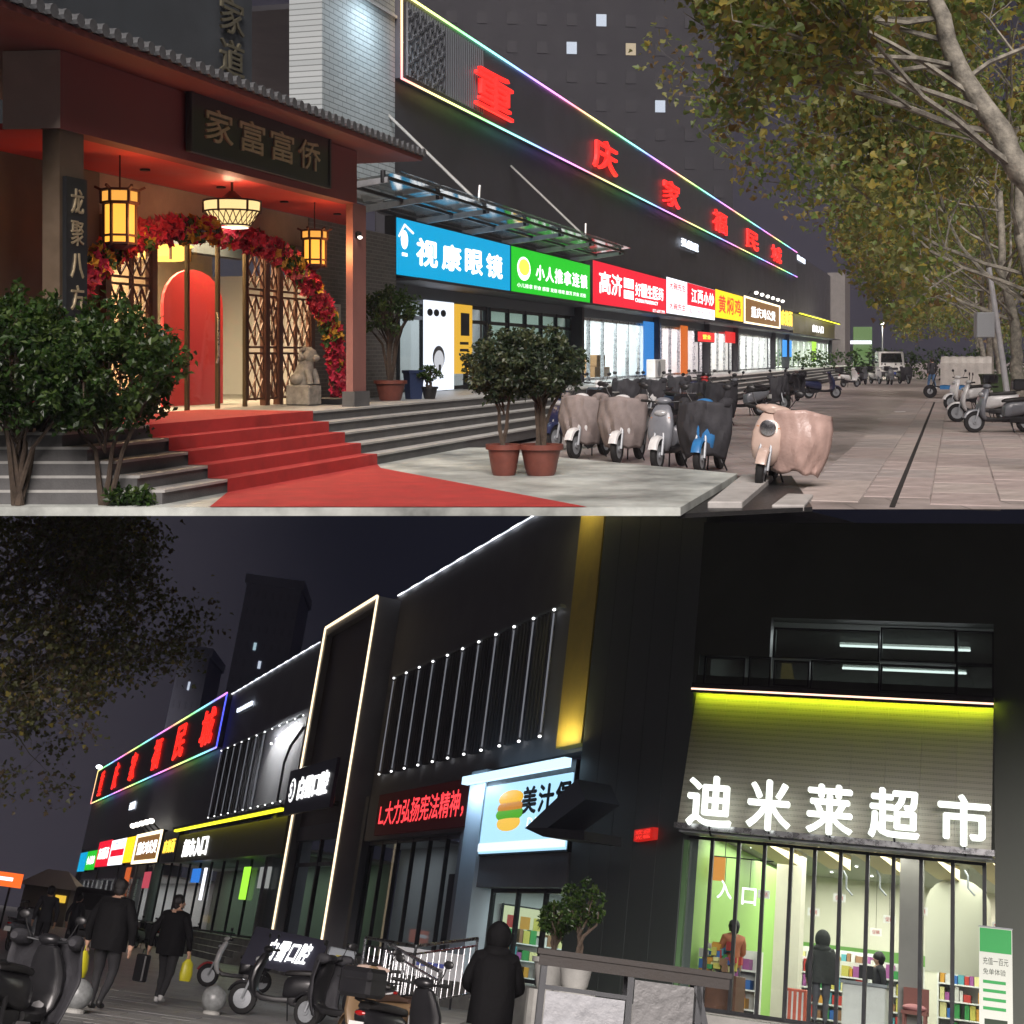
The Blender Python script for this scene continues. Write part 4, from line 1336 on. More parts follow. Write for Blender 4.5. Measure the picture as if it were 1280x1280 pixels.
poster(FT, 'lime green light panel on the supermarket entrance glass', fx(1014, 430, 3.95), fx(1019, 430, 3.95), 1.2, 2.9, 3.9, lamp('panel_lime', (.4, .8, .05), 1.0), 'panel', 'light_panel')
wb = thing('cardboard_stack', 'tan cardboard boxes stacked behind the pharmacy glass', 'boxes', FT @ TL(fx(747, 470, 4.6), 4.7, LAND))
for (x, z, ww) in ((0, 0, 1.2), (1.25, 0, 1.1), (.3, .45, 1.3)):
    box('carton', mat('cardboard', (.35, .2, .09), .8, var=.15, vs=3), wb, x, x + ww, 0, .5, z, z + .44, bev=.01)
# ---- potted shrubs
def potted(label, px, py, R, h0, H, pr, ph, mats, z=0.0, ntip=130, per=22, leaf=.075, nstem=5, potm=None, group=None, M=None):
    if M is None:
        p = at(T, px, py, 2, z)
        M = TL(p.x, p.y, z)
    r = thing('potted_shrub', label, 'potted plant', M, group)
    pot(r, pr, ph, potm or M_terra)
    sub = bpy.data.objects.new('plant', None)
    shrub_root = r
    tb_n = len(r.children)
    shrub(r, h0, R, H, nstem, ntip, per, leaf, mats, M_stem)
    for c in r.children:
        if c.name.split('.')[0] in ('trunk', 'crown'):
            c.location.z = ph * .9
    bpy.data.objects.remove(sub)
    return r
potted('round-headed shrub with one bare stem in the smaller terracotta pot', 630, 594, .54, .62, .98, .235, .42, L_grey, ntip=190, per=30, nstem=2)
potted('wide shrub with several forked stems in the larger terracotta pot', 676, 594, .60, .68, .92, .29, .42, L_grey, ntip=210, per=30, nstem=7)
potted('dark tall potted shrub before the optician window', 0, 0, .62, .9, .9, .3, .38, L_dark, nstem=9, ntip=120, M=FT @ TL(fx(488, 500, 2.3), 2.3, LAND))
tp = thing('waste_bin', 'dark blue tapered plastic bin below the optician window', 'bin', FT @ TL(fx(517, 490, 2.25), 2.25, LAND))
MB().lathe([(.17, 0), (.22, .5), (.245, .5), (.245, .56), (.21, .56), (.16, .05)], 4).build('body', mat('blue_plastic', (.02, .035, .09), .4), tp)
potted('small dark pot plant beside the blue bin', 0, 0, .25, .12, .3, .16, .24, L_dark, ntip=40, nstem=3, leaf=.06, potm=M_black, M=FT @ TL(fx(540, 510, 1.9), 1.95, LAND))
# large shrubs at the foot of the stairs
for lb, px, h0, R, H, nst in (('big rounded dark green shrub with single trunk beside the stairs', 128, .74, .80, 1.42, 3), ('big bushy shrub with many grey stems at the terrace end', 18, .78, .78, 1.52, 9)):
    p = at(T, px, 633, 2, 0)
    r = thing('rounded_shrub', lb, 'shrub', TL(p.x, 15.5, 0))
    shrub(r, h0, R, H, nst, 330, 26, .085, L_dark, M_stem)
for px, lb in ((160, 'low leafy green plant at the foot of the rounded shrub trunk'),):
    p = at(T, px, 633, 2, 0)
    r = thing('low_plant', lb, 'plant', TL(p.x, 15.5, 0))
    foliage([Vector((rnd(-.2, .2), rnd(-.1, .1), rnd(.03, .14))) for _ in range(40)], 10, .07, .09, 3, None, False, None, -.2).build('leaves', L_dark, r)
# ---- parked scooters
P_cream = paint('cream_scooter_paint', (.50, .38, .32))
P_white = paint('white_scooter_paint', (.60, .60, .60))
P_blue = paint('blue_scooter_paint', (.03, .16, .38))
P_black = paint('black_scooter_paint', (.014, .014, .016))
P_grey = paint('grey_scooter_paint', (.16, .17, .19))
P_red = paint('red_scooter_paint', (.30, .02, .02))
P_navy = paint('navy_scooter_paint', (.015, .02, .06))
S_blk = mat('black_vinyl_seat', (.015, .014, .014), .5, bump=.2, bs=60)
S_brn = mat('brown_vinyl_seat', (.06, .035, .025), .5)
C_taupe = mat('taupe_quilt', (.22, .185, .175), .8, var=.25, vs=5, bump=.3, bs=50)
C_blush = mat('blush_quilt', (.44, .31, .27), .35, var=.2, vs=4, bump=.25, bs=30)
C_dark = mat('dark_quilt', (.03, .03, .035), .75, var=.3, vs=6, bump=.3, bs=40)
ZS = -.12
def place(px, py, head, roll=0):
    p = at(T, px, py, 2, ZS)
    return TL(p.x, p.y, ZS) @ RZ(head)
G1 = 'scooters parked below the shop stairs'
s_hero = make_scooter(place(958, 606, -108) @ Matrix.Rotation(R_(-7), 4, 'X'), 'cream retro scooter with round headlight and blush leg cover', P_cream, S_brn, group=G1, round_lamp=True, apron=C_blush)
for c in list(s_hero.children):
    if c.name.startswith('hand_muff'):
        bpy.data.objects.remove(c); continue
    if c.name.startswith('leg_cover'):
        c.location = (-.02, .30, -.02); c.scale = (1, 1.0, 1.02); c.rotation_euler.z = R_(16)
MB().loft([(.27, 0, 1.05, .24, .035), (.33, 0, 1.045, .22, .055), (.40, 0, 1.03, .13, .05), (.44, 0, 1.02, .07, .03)], 14, 2.4, 'x').build('handlebar_cowl', P_cream, s_hero, smooth=True)
MB().ell((.31, 0, 1.10), (.06, .09, .03), 12, 8).build('instrument', M_black, s_hero, smooth=True)
MB().lathe([(.09, .0), (.105, .015), (.105, .04), (.088, .045)], 20, (.525, 0, .80), 'x').build('lamp_ring', M_steel, s_hero, smooth=True)
s_tau = make_scooter(place(738, 572, -118), 'scooter draped in a crumpled taupe quilt cover next to the potted shrubs', P_white, S_blk, group=G1, apron=C_taupe)
s_blu = make_scooter(place(888, 590, -112), 'blue and black scooter parked between the grey scooter and the cream one', P_blue, S_blk, group=G1, apron=C_dark)
s_gry = make_scooter(place(838, 586, -114), 'grey scooter with white front fender and pale headlight', P_grey, S_blk, group=G1, box_=P_black)
for c in s_gry.children:
    if c.name.startswith('front_fender'):
        sl = c.material_slots[0]; sl.link = 'OBJECT'; sl.material = P_white
dup(s_tau, place(786, 577, -112), 'scooter under a smooth taupe cover right of the crumpled cover', G1, {'rear_body': P_grey})
dup(s_gry, place(716, 562, -125), 'navy scooter half hidden behind the larger terracotta pot', G1, {'front_shield': P_navy, 'front_fender': P_navy, 'rear_body': P_navy, 'headstock_cowl': P_navy})
back = [(742, 528, -70, P_white, 'white scooter in the second row below the pharmacy'), (784, 522, -100, P_black, 'black scooter in the second row below the pharmacy'), (822, 521, -120, P_white, 'white scooter in the second row under the air conditioner'),
        (858, 530, -60, P_navy, 'navy scooter in the second row behind the blue one'), (905, 532, -110, P_black, 'black scooter in the second row behind the cream one'), (930, 520, -150, P_grey, 'grey scooter in the third row below the yellow sign'),
        (880, 512, -95, P_red, 'red scooter in the third row below the split red sign'), (846, 512, -80, P_grey, 'grey scooter in the third row below the orange panel'), (965, 512, -60, P_black, 'black scooter in the third row below the brown sign')]
for px, py, hd, pm, lb in back:
    dup(random.choice((s_gry, s_blu)), place(px, py, hd), lb, G1, {'front_shield': pm, 'front_fender': pm, 'rear_body': pm, 'headstock_cowl': pm}, skip=('top_box',) if random.random() < .6 else ())
for px, py, hd, pm, lb in ((990, 502, 60, P_black, 'black scooter with a covered front parked at the end of the stairs'), (1027, 498, 15, P_navy, 'dark scooter standing side-on on the pale paving'), (1062, 484, 40, P_white, 'white scooter parked before the distant end pier'), (1078, 481, 60, P_grey, 'grey scooter among the group near the white van'),
                           (1094, 480, -80, P_white, 'white scooter facing out in front of the white van'), (1112, 481, -95, P_grey, 'grey scooter facing out in front of the white van'), (1130, 480, -80, P_black, 'black scooter facing out in front of the white van')):
    dup(s_gry if pm is not P_black else s_blu, place(px, py, hd), lb, 'scooters at the far end of the street', {'front_shield': pm, 'front_fender': pm, 'rear_body': pm, 'headstock_cowl': pm})
for px, py, hd, pm, lb in ((1252, 541, 185, P_grey, 'grey scooter with big front wheel parked under the plane trees'), (1228, 528, 170, P_white, 'silver white scooter beside the green bin under the trees'), (1208, 512, 200, P_white, 'white scooter parked by the covered tricycle')):
    dup(s_gry, place(px, py, hd), lb, 'scooters parked under the plane trees', {'front_shield': pm, 'front_fender': pm, 'rear_body': pm, 'headstock_cowl': pm})
# ---- van, walker, covered tricycle, bin, post
p = at(T, 1112, 476, 2, ZS)
make_van(TL(p.x, p.y, ZS) @ RZ(-100) @ Matrix.Scale(1.12, 4), 'white minivan parked facing the viewer at the street end', paint('white_van_paint', (.62, .62, .60)))
p = at(T, 1165, 488, 2, ZS)
J_dark = mat('dark_jacket', (.02, .02, .024), .8, bump=.3, bs=40)
J_jean = mat('blue_jeans', (.06, .13, .25), .85, var=.2, vs=9)
J_shoe = mat('white_trainers', (.4, .4, .4), .6)
J_blk = mat('black_trousers', (.012, .012, .014), .85, bump=.3, bs=40)
J_bshoe = mat('black_shoes', (.01, .01, .01), .5)
walkpose = dict(kneeL=(-.1, .16, .50), ankL=(-.1, .24, .10), kneeR=(.1, .02, .49), ankR=(.1, -.24, .15), elL=(-.27, -.1, 1.12), haL=(-.27, -.06, .88), elR=(.27, .04, 1.12), haR=(.26, .17, .92))
make_person('person', 'pedestrian in black jacket and blue jeans walking away down the paving', TL(p.x, p.y, ZS) @ RZ(10), [J_dark, M_skin, J_jean, J_shoe], walkpose)
p = at(T, 1205, 498, 2, ZS)
tr = thing('covered_tricycle', 'cargo tricycle with a pale ribbed tarpaulin cover by the tree trunks', 'tricycle', TL(p.x, p.y, ZS) @ RZ(160))
M_tarp = mat('pale_tarpaulin', (.42, .40, .37), .6, var=.2, vs=3, bump=.4, bs=15)
vs = []; fs = []
for i in range(13):
    x = -1.1 + 2.0 * i / 12
    k = .03 * (i % 2)
    for (y, z) in ((-.62, .55), (-.62, 1.45), (-.4, 1.66), (0, 1.72), (.4, 1.66), (.62, 1.45), (.62, .55)):
        vs.append((x, y * (1 + k), z + k))
for i in range(12):
    for j in range(6):
        fs.append((i * 7 + j, i * 7 + j + 1, i * 7 + j + 8, i * 7 + j + 7))
fs.append(tuple(range(7))); fs.append(tuple(range(12 * 7, 13 * 7)))
MB().add(vs, fs).build('tarpaulin', M_tarp, tr)
box('cargo_bed', P_blue, tr, -1.12, .92, -.6, .6, .38, .56)
for (x, y) in ((-.6, -.6), (-.6, .6), (1.35, 0)):
    w_ = MB().lathe([(.2, -.03), (.27, -.03), (.28, 0), (.27, .03), (.2, .03)], 18, (x, y, .28), 'y').build('wheel', M_rubber, tr, smooth=True)
    MB().lathe([(.02, -.05), (.19, -.015), (.19, .015), (.02, .05)], 14, (x, y, .28), 'y').build('rim', M_gsteel, w_)
b = MB(); b.tube([(1.35, .06, .28), (1.2, .05, .7), (1.1, 0, 1.0)], .025, 7); b.tube([(1.05, -.3, 1.05), (1.12, 0, 1.0), (1.05, .3, 1.05)], .018, 6); b.tube([(.9, 0, .45), (1.15, 0, .5), (1.2, 0, .7)], .03, 7)
b.build('front_frame', M_dsteel, tr)
MB().loft([(.6, 0, .78, .12, .05), (.85, 0, .8, .16, .06), (1.0, 0, .78, .08, .04)], 12, 2.6, 'x').build('seat', S_blk, tr, smooth=True)
def wheelie(M, label, m):
    r = thing('wheeled_bin', label, 'bin', M)
    MB().add([(-.38, -.3, .12), (.38, -.3, .12), (.38, .3, .12), (-.38, .3, .12), (-.5, -.42, 1.0), (.5, -.42, 1.0), (.5, .42, 1.0), (-.5, .42, 1.0)], [(0, 3, 2, 1), (4, 5, 6, 7), (0, 1, 5, 4), (1, 2, 6, 5), (2, 3, 7, 6), (3, 0, 4, 7)]).build('body', m, r, bev=.03)
    MB().box(-.53, .53, -.46, .45, 1.0, 1.07).build('lid', m, r, bev=.03)
    MB().tube([(-.45, .5, .98), (.45, .5, .98)], .025, 7).build('handle', M_black, r)
    for s in (-1, 1):
        MB().lathe([(.03, -.03), (.12, -.03), (.12, .03), (.03, .03)], 14, (s * .36, .3, .12), 'y').build('wheel', M_rubber, r)
    return r
p = at(T, 1246, 503, 2, ZS)
wheelie(TL(p.x, p.y, ZS) @ RZ(10), 'olive green wheeled bin under the plane trees', mat('olive_bin', (.035, .06, .02), .5, var=.2, vs=4))
p = at(T, 1252, 470, 2, ZS)
pw = thing('utility_post', 'white post with a grey meter box among tree trunks', 'post', TL(p.x * 40 / p.y, 40, ZS))
MB().tube([(.25, 0, 0), (.0, 0, 1.8), (-.35, 0, 4.2)], [.09, .08, .07], 10).build('post', mat('pale_post', (.5, .5, .52), .5, var=.2, vs=4), pw, smooth=True)
box('meter_box', mat('grey_box', (.34, .36, .38), .5), pw, -.75, -.25, -.2, .1, 2.25, 2.95, bev=.02)
p = at(T, 1103, 470, 2, ZS)
lp = thing('street_lamp', 'distant slim street lamp with small lit head near the van', 'street lamp', TL(p.x, p.y, ZS))
MB().tube([(0, 0, 0), (0, 0, 4.6)], [.07, .05], 8).build('pole', M_gsteel, lp, smooth=True)
MB().ell((0, 0, 4.7), (.22, .22, .12), 10, 6).build('lamp_head', lamp('street_lamp_glow', (1, .93, .8), 4.0), lp)
point('street_lamp_light', TL(p.x, p.y - .3, ZS + 4.5), 300, (1, .9, .72), .2)
gs = thing('far_light_panel', 'distant glowing green wall panel past the end pier', 'panel', T @ TL(at(T, 1070, 450, 1, 125).x, 125, 0))
box('panel', lamp('far_green', (.25, .5, .12), .28), gs, -.2, 1.4, 0, .2, .2, 4.2)
fsn = thing('far_white_sign', 'small white lit strip on the far green panel', 'sign', T @ TL(at(T, 1075, 427, 1, 124).x, 124, 2.7))
box('face', S_white, fsn, -.8, 1.0, 0, .15, 0, .3)
p = at(T, 1120, 516, 2, ZS)
ps = MB().add([(0, 0, .012), (.3, .02, .02), (.34, .22, .03), (.18, .3, .012), (-.02, .2, .025)], [(0, 1, 2, 3, 4)]).build('paper_scrap', M_white)
tag(ps, 'crumpled white paper scrap lying on the open paving', 'litter', M=TL(p.x, p.y, ZS + .01))
ps.modifiers.new('thickness', 'SOLIDIFY').thickness = .004
# hedge behind the van
hd = thing('hedge', 'dark clipped hedge closing the far end of the street', 'hedge', TL(24, 112, ZS) @ RZ(-10))
foliage([Vector((rnd(-4, 22), rnd(-.5, .5), rnd(.1, 2.2))) for _ in range(600)], 8, .35, .3, 3).build('leaves', L_dark, hd)
# ---- plane trees
GT = 'plane trees along the right side of the upper street'
tr_l = ['nearest plane tree with thick leaning mottled trunk crossing the sky', 'second plane tree reaching long leafy branches over the paving', 'third plane tree behind the utility post', 'fourth plane tree beyond the covered tricycle', 'fifth plane tree with pale trunk beyond the walker', 'sixth plane tree near the hedge', 'last plane tree at the end of the row']
tree('plane_tree', tr_l[0], TL(8.3, 20.5, ZS), [(0, 0, 0), (-.25, 0, 2.0), (-.75, 0, 3.9), (-1.35, .05, 4.9), (-1.95, .1, 5.9), (-2.3, .2, 7.2)], .25, 13, 2.9, L_plane, .135, 18, .6, GT, depth=2, weights=(5, 5, 3, 2), dirs=[(-1, -.2, .1), (-1, .3, .25), (-.9, .6, -.05), (-1, 0, .45), (-.7, .8, .2), (-1, .1, -.12), (-.6, -.4, .5), (-.8, .5, .1), (.5, .5, .5)], keep=lambda p: p.z > 6.1 - 1.6 * (p.x + 5.3))
for k, (Y, h, Ls) in enumerate(((31, 2.7, 4.6), (44, 2.8, 4.9), (60, 2.9, 5.0), (78, 3.0, 5.2), (98, 3.0, 5.4), (122, 3.0, 5.6))):
    X = .3083 * Y + 1.9
    tree('plane_tree', tr_l[k + 1], TL(X, Y, ZS), [(0, 0, 0), (rnd(-.2, .1), 0, h * .5), (rnd(-.4, 0), rnd(-.2, .2), h), (-.5, 0, h + 1.6), (-.5, .2, h + 4.0)], .22, 15, Ls, L_plane, .15 if Y < 50 else .22, 24 if Y < 50 else 15, .8 if Y < 50 else 1.1, GT, weights=(6, 5, 2.5, 1.5), bias=(-.55, -.1, 0), keep=lambda p: p.z > min(2.6, h) and p.z > 6.1 - 1.6 * (p.x + 6.6) or (abs(p.x) < 1.2 and p.z > 2.2))
# ---- distant apartment towers
def tower(M, label, w, h, m, wm, lit, nx, nz, win=(.34, .42), lw=None):
    r = thing('apartment_tower', label, 'building', M)
    box('wall', m, r, 0, w, 0, 12, 0, h)
    box('parapet', m, r, -.3, w + .3, -.3, 12.3, h, h + 1.2)
    cw, chh = w / nx, h / nz
    me = MB().box(-cw * win[0] / 2, cw * win[0] / 2, -.08, -.002, 0, chh * win[1]).mesh('window', wm)
    for i in range(nx):
        for j in range(nz):
            o = link(me, 'window', r, TL(cw * (i + .5), 0, chh * (j + .2)))
            if (i, j) in lit:
                o.material_slots[0].link = 'OBJECT'
                o.material_slots[0].material = lit[(i, j)]
    return r
M_tow = mat('night_tower_render', (.010, .0105, .013), .8, var=.2, vs=.3)
M_dwin = mat('dark_window', (.008, .0085, .011), .7)
L1 = lamp('lit_window_cool', (.75, .85, 1), .55, False); L2 = lamp('lit_window_warm', (1, .8, .5), .35, False)
p = at(T, 470, 446, 1, 150)
tower(TL(p.x, 150, 0) @ RZ(6), 'dark apartment tower with a few lit windows above the shop building', 38, 48, M_tow, M_dwin, {(3, 14): L1, (3, 13): L2, (7, 12): L1, (6, 11): L1, (8, 11): L2, (1, 12): L2, (9, 9): L1, (4, 10): L2}, 12, 16)
# floodlight on the corner wall top
fl_ = thing('floodlight', 'bright floodlight fixed at the top of the pale tiled corner wall', 'lamp', FT @ TL(8.6, 3.2, 9.05))
box('housing', M_dsteel, fl_, -.3, .3, -.15, .15, .05, .35, bev=.02)
box('lens', lamp('flood_lens', (.75, .9, 1), 6.0), fl_, -.26, .26, -.11, .11, .02, .05)
MB().tube([(0, .1, .2), (0, .75, .25)], .03, 6).build('arm', M_dsteel, fl_)
area('floodlight_beam', FT @ TL(8.6, 3.05, 9.04), .5, .3, 45, (.7, .88, 1))

# ================================================================ LOWER STREET
def bx_(px, py, y=0.0): return at(FB, px, py, 1, y)
def gb(px, py, z=0.0): return at(B, px, py, 2, z)
M_bpave = brickmat('lower_paving', (.26, .26, .25), (.22, .22, .22), (.10, .10, .10), 1.0, .9, .45, .012, .6, None, .4, .4)
tag(MB().add([(-150, 6, 0), (60, 6, 0), (60, 260, 0), (-150, 260, 0)], [(0, 1, 2, 3)]).build('lower_street', M_bpave), kind='structure', M=B)
pvb = thing('lower_paving', None, None, B)
pvb['kind'] = 'structure'
pm_ = [MB().box(.008, .892, .008, .592, -.05, 0).mesh('paver', mat('dark_paver_%s' % n, c, .55, var=.3, vs=2.5, bump=.2, bs=40), bev=.006) for n, c in (('a', (.26, .26, .25)), ('b', (.22, .22, .22)), ('c', (.30, .295, .28)))]
cnt = 0
for iy in range(0, 16):
    for ix in range(0, 24):
        x = -10.5 + ix * .9 + (iy % 2) * .45; y = 20.0 + iy * .6
        if cnt < 298 and -9.5 < x < 2.5:
            link(random.choice(pm_), 'paver', pvb, TL(x, y, .004 + rnd(-.003, .003))); cnt += 1
M_bw = mat('charcoal_cladding', (.24, .242, .265), .55, .0, var=.2, vs=.6, bump=.04, bs=15)
M_bw2 = mat('grey_panel', (.24, .245, .26), .5, .0, var=.15, vs=.8)
M_warm = lamp('warm_led_line', (1, .78, .5), 1.5)
M_cool = lamp('cool_led_line', (.85, .9, 1), 1.1)
TOPZ = 13.02
lb_ = thing('long_building', 'long charcoal-clad commercial building with LED lines and slatted screens', 'building', FB)
box('upper_wall', M_bw, lb_, -114, -.6, 0, .4, 6.1, TOPZ)
box('roof', M_bw, lb_, -114, -.6, .4, 9, TOPZ - .3, TOPZ - .1)
box('end_wall', M_bw2, lb_, -114.4, -114, 0, 9, 0, TOPZ)
for (a, b_) in ((-52, -31), (-19.6, -.7)):
    box('roof_led', M_cool, lb_, a, b_, -.06, -.02, TOPZ, TOPZ + .03)
    for k in range(int((b_ - a) / 1.6)):
        box('led_clip', lamp('led_hot_spot', (.95, .97, 1), 2.0, False), lb_, a + 1.6 * k, a + 1.6 * k + .7, -.075, -.061, TOPZ - .02, TOPZ + .03)
box('lower_lintel', M_bw, lb_, -34, -8.6, .0, .3, 5.95, 6.098)
for x in (-110, -97, -84, -74, -66, -33.5):
    box('pier', M_bw2, lb_, x - .3, x + .3, -.1, .5, 0, 6.1)
box('plinth', M_conc, lb_, -112, -.6, -.9, 6, 0, .95)
for i in range(3):
    box('plinth_step', M_conc, lb_, -70, -30, -1.2 - .3 * i, -.9 - .3 * i, 0, .71 - .237 * i)
# gold-lit corner post
box('corner_post', mat('brass_panel', (.60, .46, .12), .5, .0, var=.2, vs=1), lb_, -2.65, -1.15, -.25, .2, 6.2, 12.6)
for zz_, rx in ((6.25, 180), (12.5, 0)):
    area('post_uplight', FB @ TL(-1.9, -.6, zz_) @ Matrix.Rotation(R_(rx + (-14 if rx else 14)), 4, 'X'), 1.2, .1, 12, (1, .85, .35))
# slatted screens
def slats(root, a, b_, z0, z1, n, thin):
    f = MB().box(0, .05, -.14, -.01, z0, z1).mesh('slat', mat('fin_grey', (.16, .16, .18), .5))
    tube = MB().box(0, .045, -.175, -.145, z0 + .1, z1 - .1).mesh('light_streak', lamp('wall_light_streak', (.72, .75, .85), .17, False))  # glowing strips stand in for the light grazing the wall
    cap = MB().ell((0, -.16, 0), (.07, .04, .035), 8, 6).mesh('spot_cap', lamp('spot_cap_glow', (1, 1, 1), 2.2, False))
    for k in range(n):
        x = a + (b_ - a) * k / (n - 1)
        link(tube, 'light_streak', root, TL(x, 0, 0))
        link(cap, 'spot_cap', root, TL(x, 0, z0))
        link(cap, 'spot_cap', root, TL(x, 0, z1))
        for q in range(1, thin):
            if k < n - 1:
                link(f, 'slat', root, TL(x + (b_ - a) / (n - 1) * q / thin, 0, 0))
s1 = thing('slatted_screen', 'dark slatted wall screen with eleven strips glowing as light streaks above the ticker', 'screen', FB)
box('head_rail', M_gsteel, s1, -18.3, -3.6, -.16, -.01, 9.86, 9.93)
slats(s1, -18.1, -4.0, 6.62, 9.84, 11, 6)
s2 = thing('slatted_screen', 'dark slatted wall screen with thin strips glowing as light streaks beside the pale arch', 'screen', FB)
box('head_rail', M_gsteel, s2, -50, -32, -.16, -.01, 9.95, 10.0)
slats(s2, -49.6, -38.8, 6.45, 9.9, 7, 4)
for k in range(5):
    link(bpy.data.meshes['spot_cap'], 'spot_cap', s2, TL(-37.2 + 1.5 * k, 0, 9.9))
    link(bpy.data.meshes['spot_cap'], 'spot_cap', s2, TL(-37.2 + 1.5 * k, 0, 6.45))
# pale arch niche
an = thing('arch_niche', 'pale grey arched niche lit from above beside slatted screen', 'arch', FB @ TL(-38.4, -.02, 6.5))
arc = [(0, 0), (7.2, 0), (7.2, 3.35)] + [(5.2 + 2.0 * math.cos(R_(a)) * 1.0 - .0, 1.5 + 1.9 * math.sin(R_(a))) for a in range(80, 90, 5)]
arc = [(0, 0), (7.4, 0)] + [(7.4 - 7.4 * (1 - math.cos(R_(a))) , 3.35 * math.sin(R_(a)) ** .8 if a else 0) for a in range(0, 1)]
arc = [(0, 0), (7.6, 0), (7.6, 3.3), (6.6, 3.35)] + [(6.6 - 6.6 * math.sin(R_(a)), 1.1 + 2.25 * math.cos(R_(a))) for a in range(10, 91, 10)]
MB().prism(arc, -.06, 0).build('panel', mat('pale_arch_panel', (.34, .34, .35), .6, var=.15, vs=.6), an)
MB().tube([(4.9, -.1, 0), (4.9, -.1, 1.6), (5.6, -.1, 2.3), (7.5, -.1, 2.9)], .05, 6).build('inner_trim', M_dsteel, an)
for k in range(5):
    MB().ell((2.4 + 1.1 * k, -.3, 2.6 + .12 * k), (.12, .06, .05), 8, 6).build('spot_lamp', lamp('spot_cap_glow', (1, 1, 1), 2.2, False), an)
area('niche_lamp', FB @ TL(-34.5, -1.0, 9.7) @ Matrix.Rotation(R_(30), 4, 'X'), 5, .2, 150, (1, 1, 1))
# tall framed portal
pf = -.85
q = {k: bx_(*v, pf) for k, v in dict(tl=(402, 790), tr=(469, 746), br=(412, 1150), bl=(347, 1160)).items()}
xl, xr, zt = (q['tl'].x + q['bl'].x) / 2, (q['tr'].x + q['br'].x) / 2, (q['tl'].z + q['tr'].z) / 2
pt = thing('tall_portal', 'tall projecting portal frame outlined by a warm LED line', 'portal', FB @ TL(xl, pf, .5))
W_, H_ = xr - xl, zt - .5
M_port = mat('portal_cladding', (.34, .34, .37), .5, .0, var=.15, vs=.7)
box('side', M_port, pt, W_ - .35, W_, 0, .85, 0, H_)
box('side', M_port, pt, 0, .35, 0, .85, 0, H_)
box('head', M_port, pt, .35, W_ - .35, 0, .85, H_ - .35, H_)
box('upper_panel', mat('portal_brown_panel', (.17, .14, .12), .5, var=.2, vs=.5), pt, .35, W_ - .35, .25, .4, 4.6, H_ - .35)
for (a, b_, c, d) in ((-.03, .06, 0, H_), (W_ - .06, W_ + .03, 0, H_), (.06, W_ - .06, H_ - .05, H_ + .04)):
    box('led_line', M_warm, pt, a, b_, -.06, -.005, c, d)
box('lintel', M_bw, pt, .35, W_ - .35, .2, .45, 4.1, 4.6)
box('glass_door', M_glass, pt, .4, W_ * .5 - .05, .36, .37, .5, 4.1)
box('glass_door', M_glass, pt, W_ * .5 + .05, W_ - .4, .36, .37, .5, 4.1)
for x in (.35, W_ * .5 - .08, W_ - .5):
    box('door_frame', M_dsteel, pt, x, x + .16, .3, .44, .5, 4.1)
box('transom', M_dsteel, pt, .51, W_ - .5, .32, .42, 3.2, 3.32)
cl_ = thing('clinic_room', 'dim pale clinic lobby behind the tall portal doors', 'room', FB @ TL(xl, 0, 0))
box('back_wall', M_iw, cl_, .1, W_ - .1, 3.6, 3.8, .9, 5.0)
box('floor', M_fl, cl_, .1, W_ - .1, .01, 3.6, .9, .956)
box('ceiling', M_iw, cl_, .1, W_ - .1, .42, 3.6, 4.9, 5.0)
area('clinic_light', FB @ TL(xl + W_ / 2, 2.0, 4.85), W_ * .7, 1.2, 20, (.85, .92, 1))
# clinic sign on the wall
def flat_sign(F, name, label, x0, x1, z0, z1, y, m, cat='sign', d=.12):
    r = thing(name, label, cat, F @ TL(x0, y, z0))
    box('board', m, r, 0, x1 - x0, -d, 0, 0, z1 - z0, bev=.01)
    return r, x1 - x0, z1 - z0, -d - .015
TW = lamp('clinic_white_letter', (1, 1, 1), 1.5, False)
a, b_ = bx_(364, 990, -1.6), bx_(420, 985, -1.6)
cs_, w, h, y = flat_sign(FB, 'clinic_sign', 'dark navy clinic sign with round emblem and white characters', a.x - .2, b_.x, a.z - .85, a.z + .75, -1.6, mat('navy_board', (.02, .022, .05), .4))
text(cs_, '白雪口腔', w * .28, w * .9, .45, 1.25, y, TW, .02, .03)
MB().lathe([(.42, 0), (.42, .02)], 20, (w * .13, y, .85), 'y').build('emblem_ring', TW, cs_)
MB().lathe([(.33, 0), (.33, .02)], 20, (w * .13, y - .02, .85), 'y').build('emblem_core', MATS['navy_board'], cs_)
text(cs_, 'S', w * .13 - .2, w * .13 + .2, .6, 1.1, y - .045, TW, 0, .04, name='emblem_letter')
MB().bar((w * .5, 0, .4), (w * .5, 1.6, .4), .12).build('arm', M_dsteel, cs_)
sg, w, h, y = flat_sign(FB, 'door_plate', 'small dull red plate below the clinic sign', bx_(402, 1003, -1.2).x, bx_(418, 1003, -1.2).x, bx_(402, 1007, -1.2).z, bx_(402, 999, -1.2).z, -1.2, mat('dull_red_plate', (.25, .06, .05), .5), d=.05)
MB().bar((w / 2, 0, h / 2), (w / 2, .4, h / 2), .06).build('fixing', M_dsteel, sg)
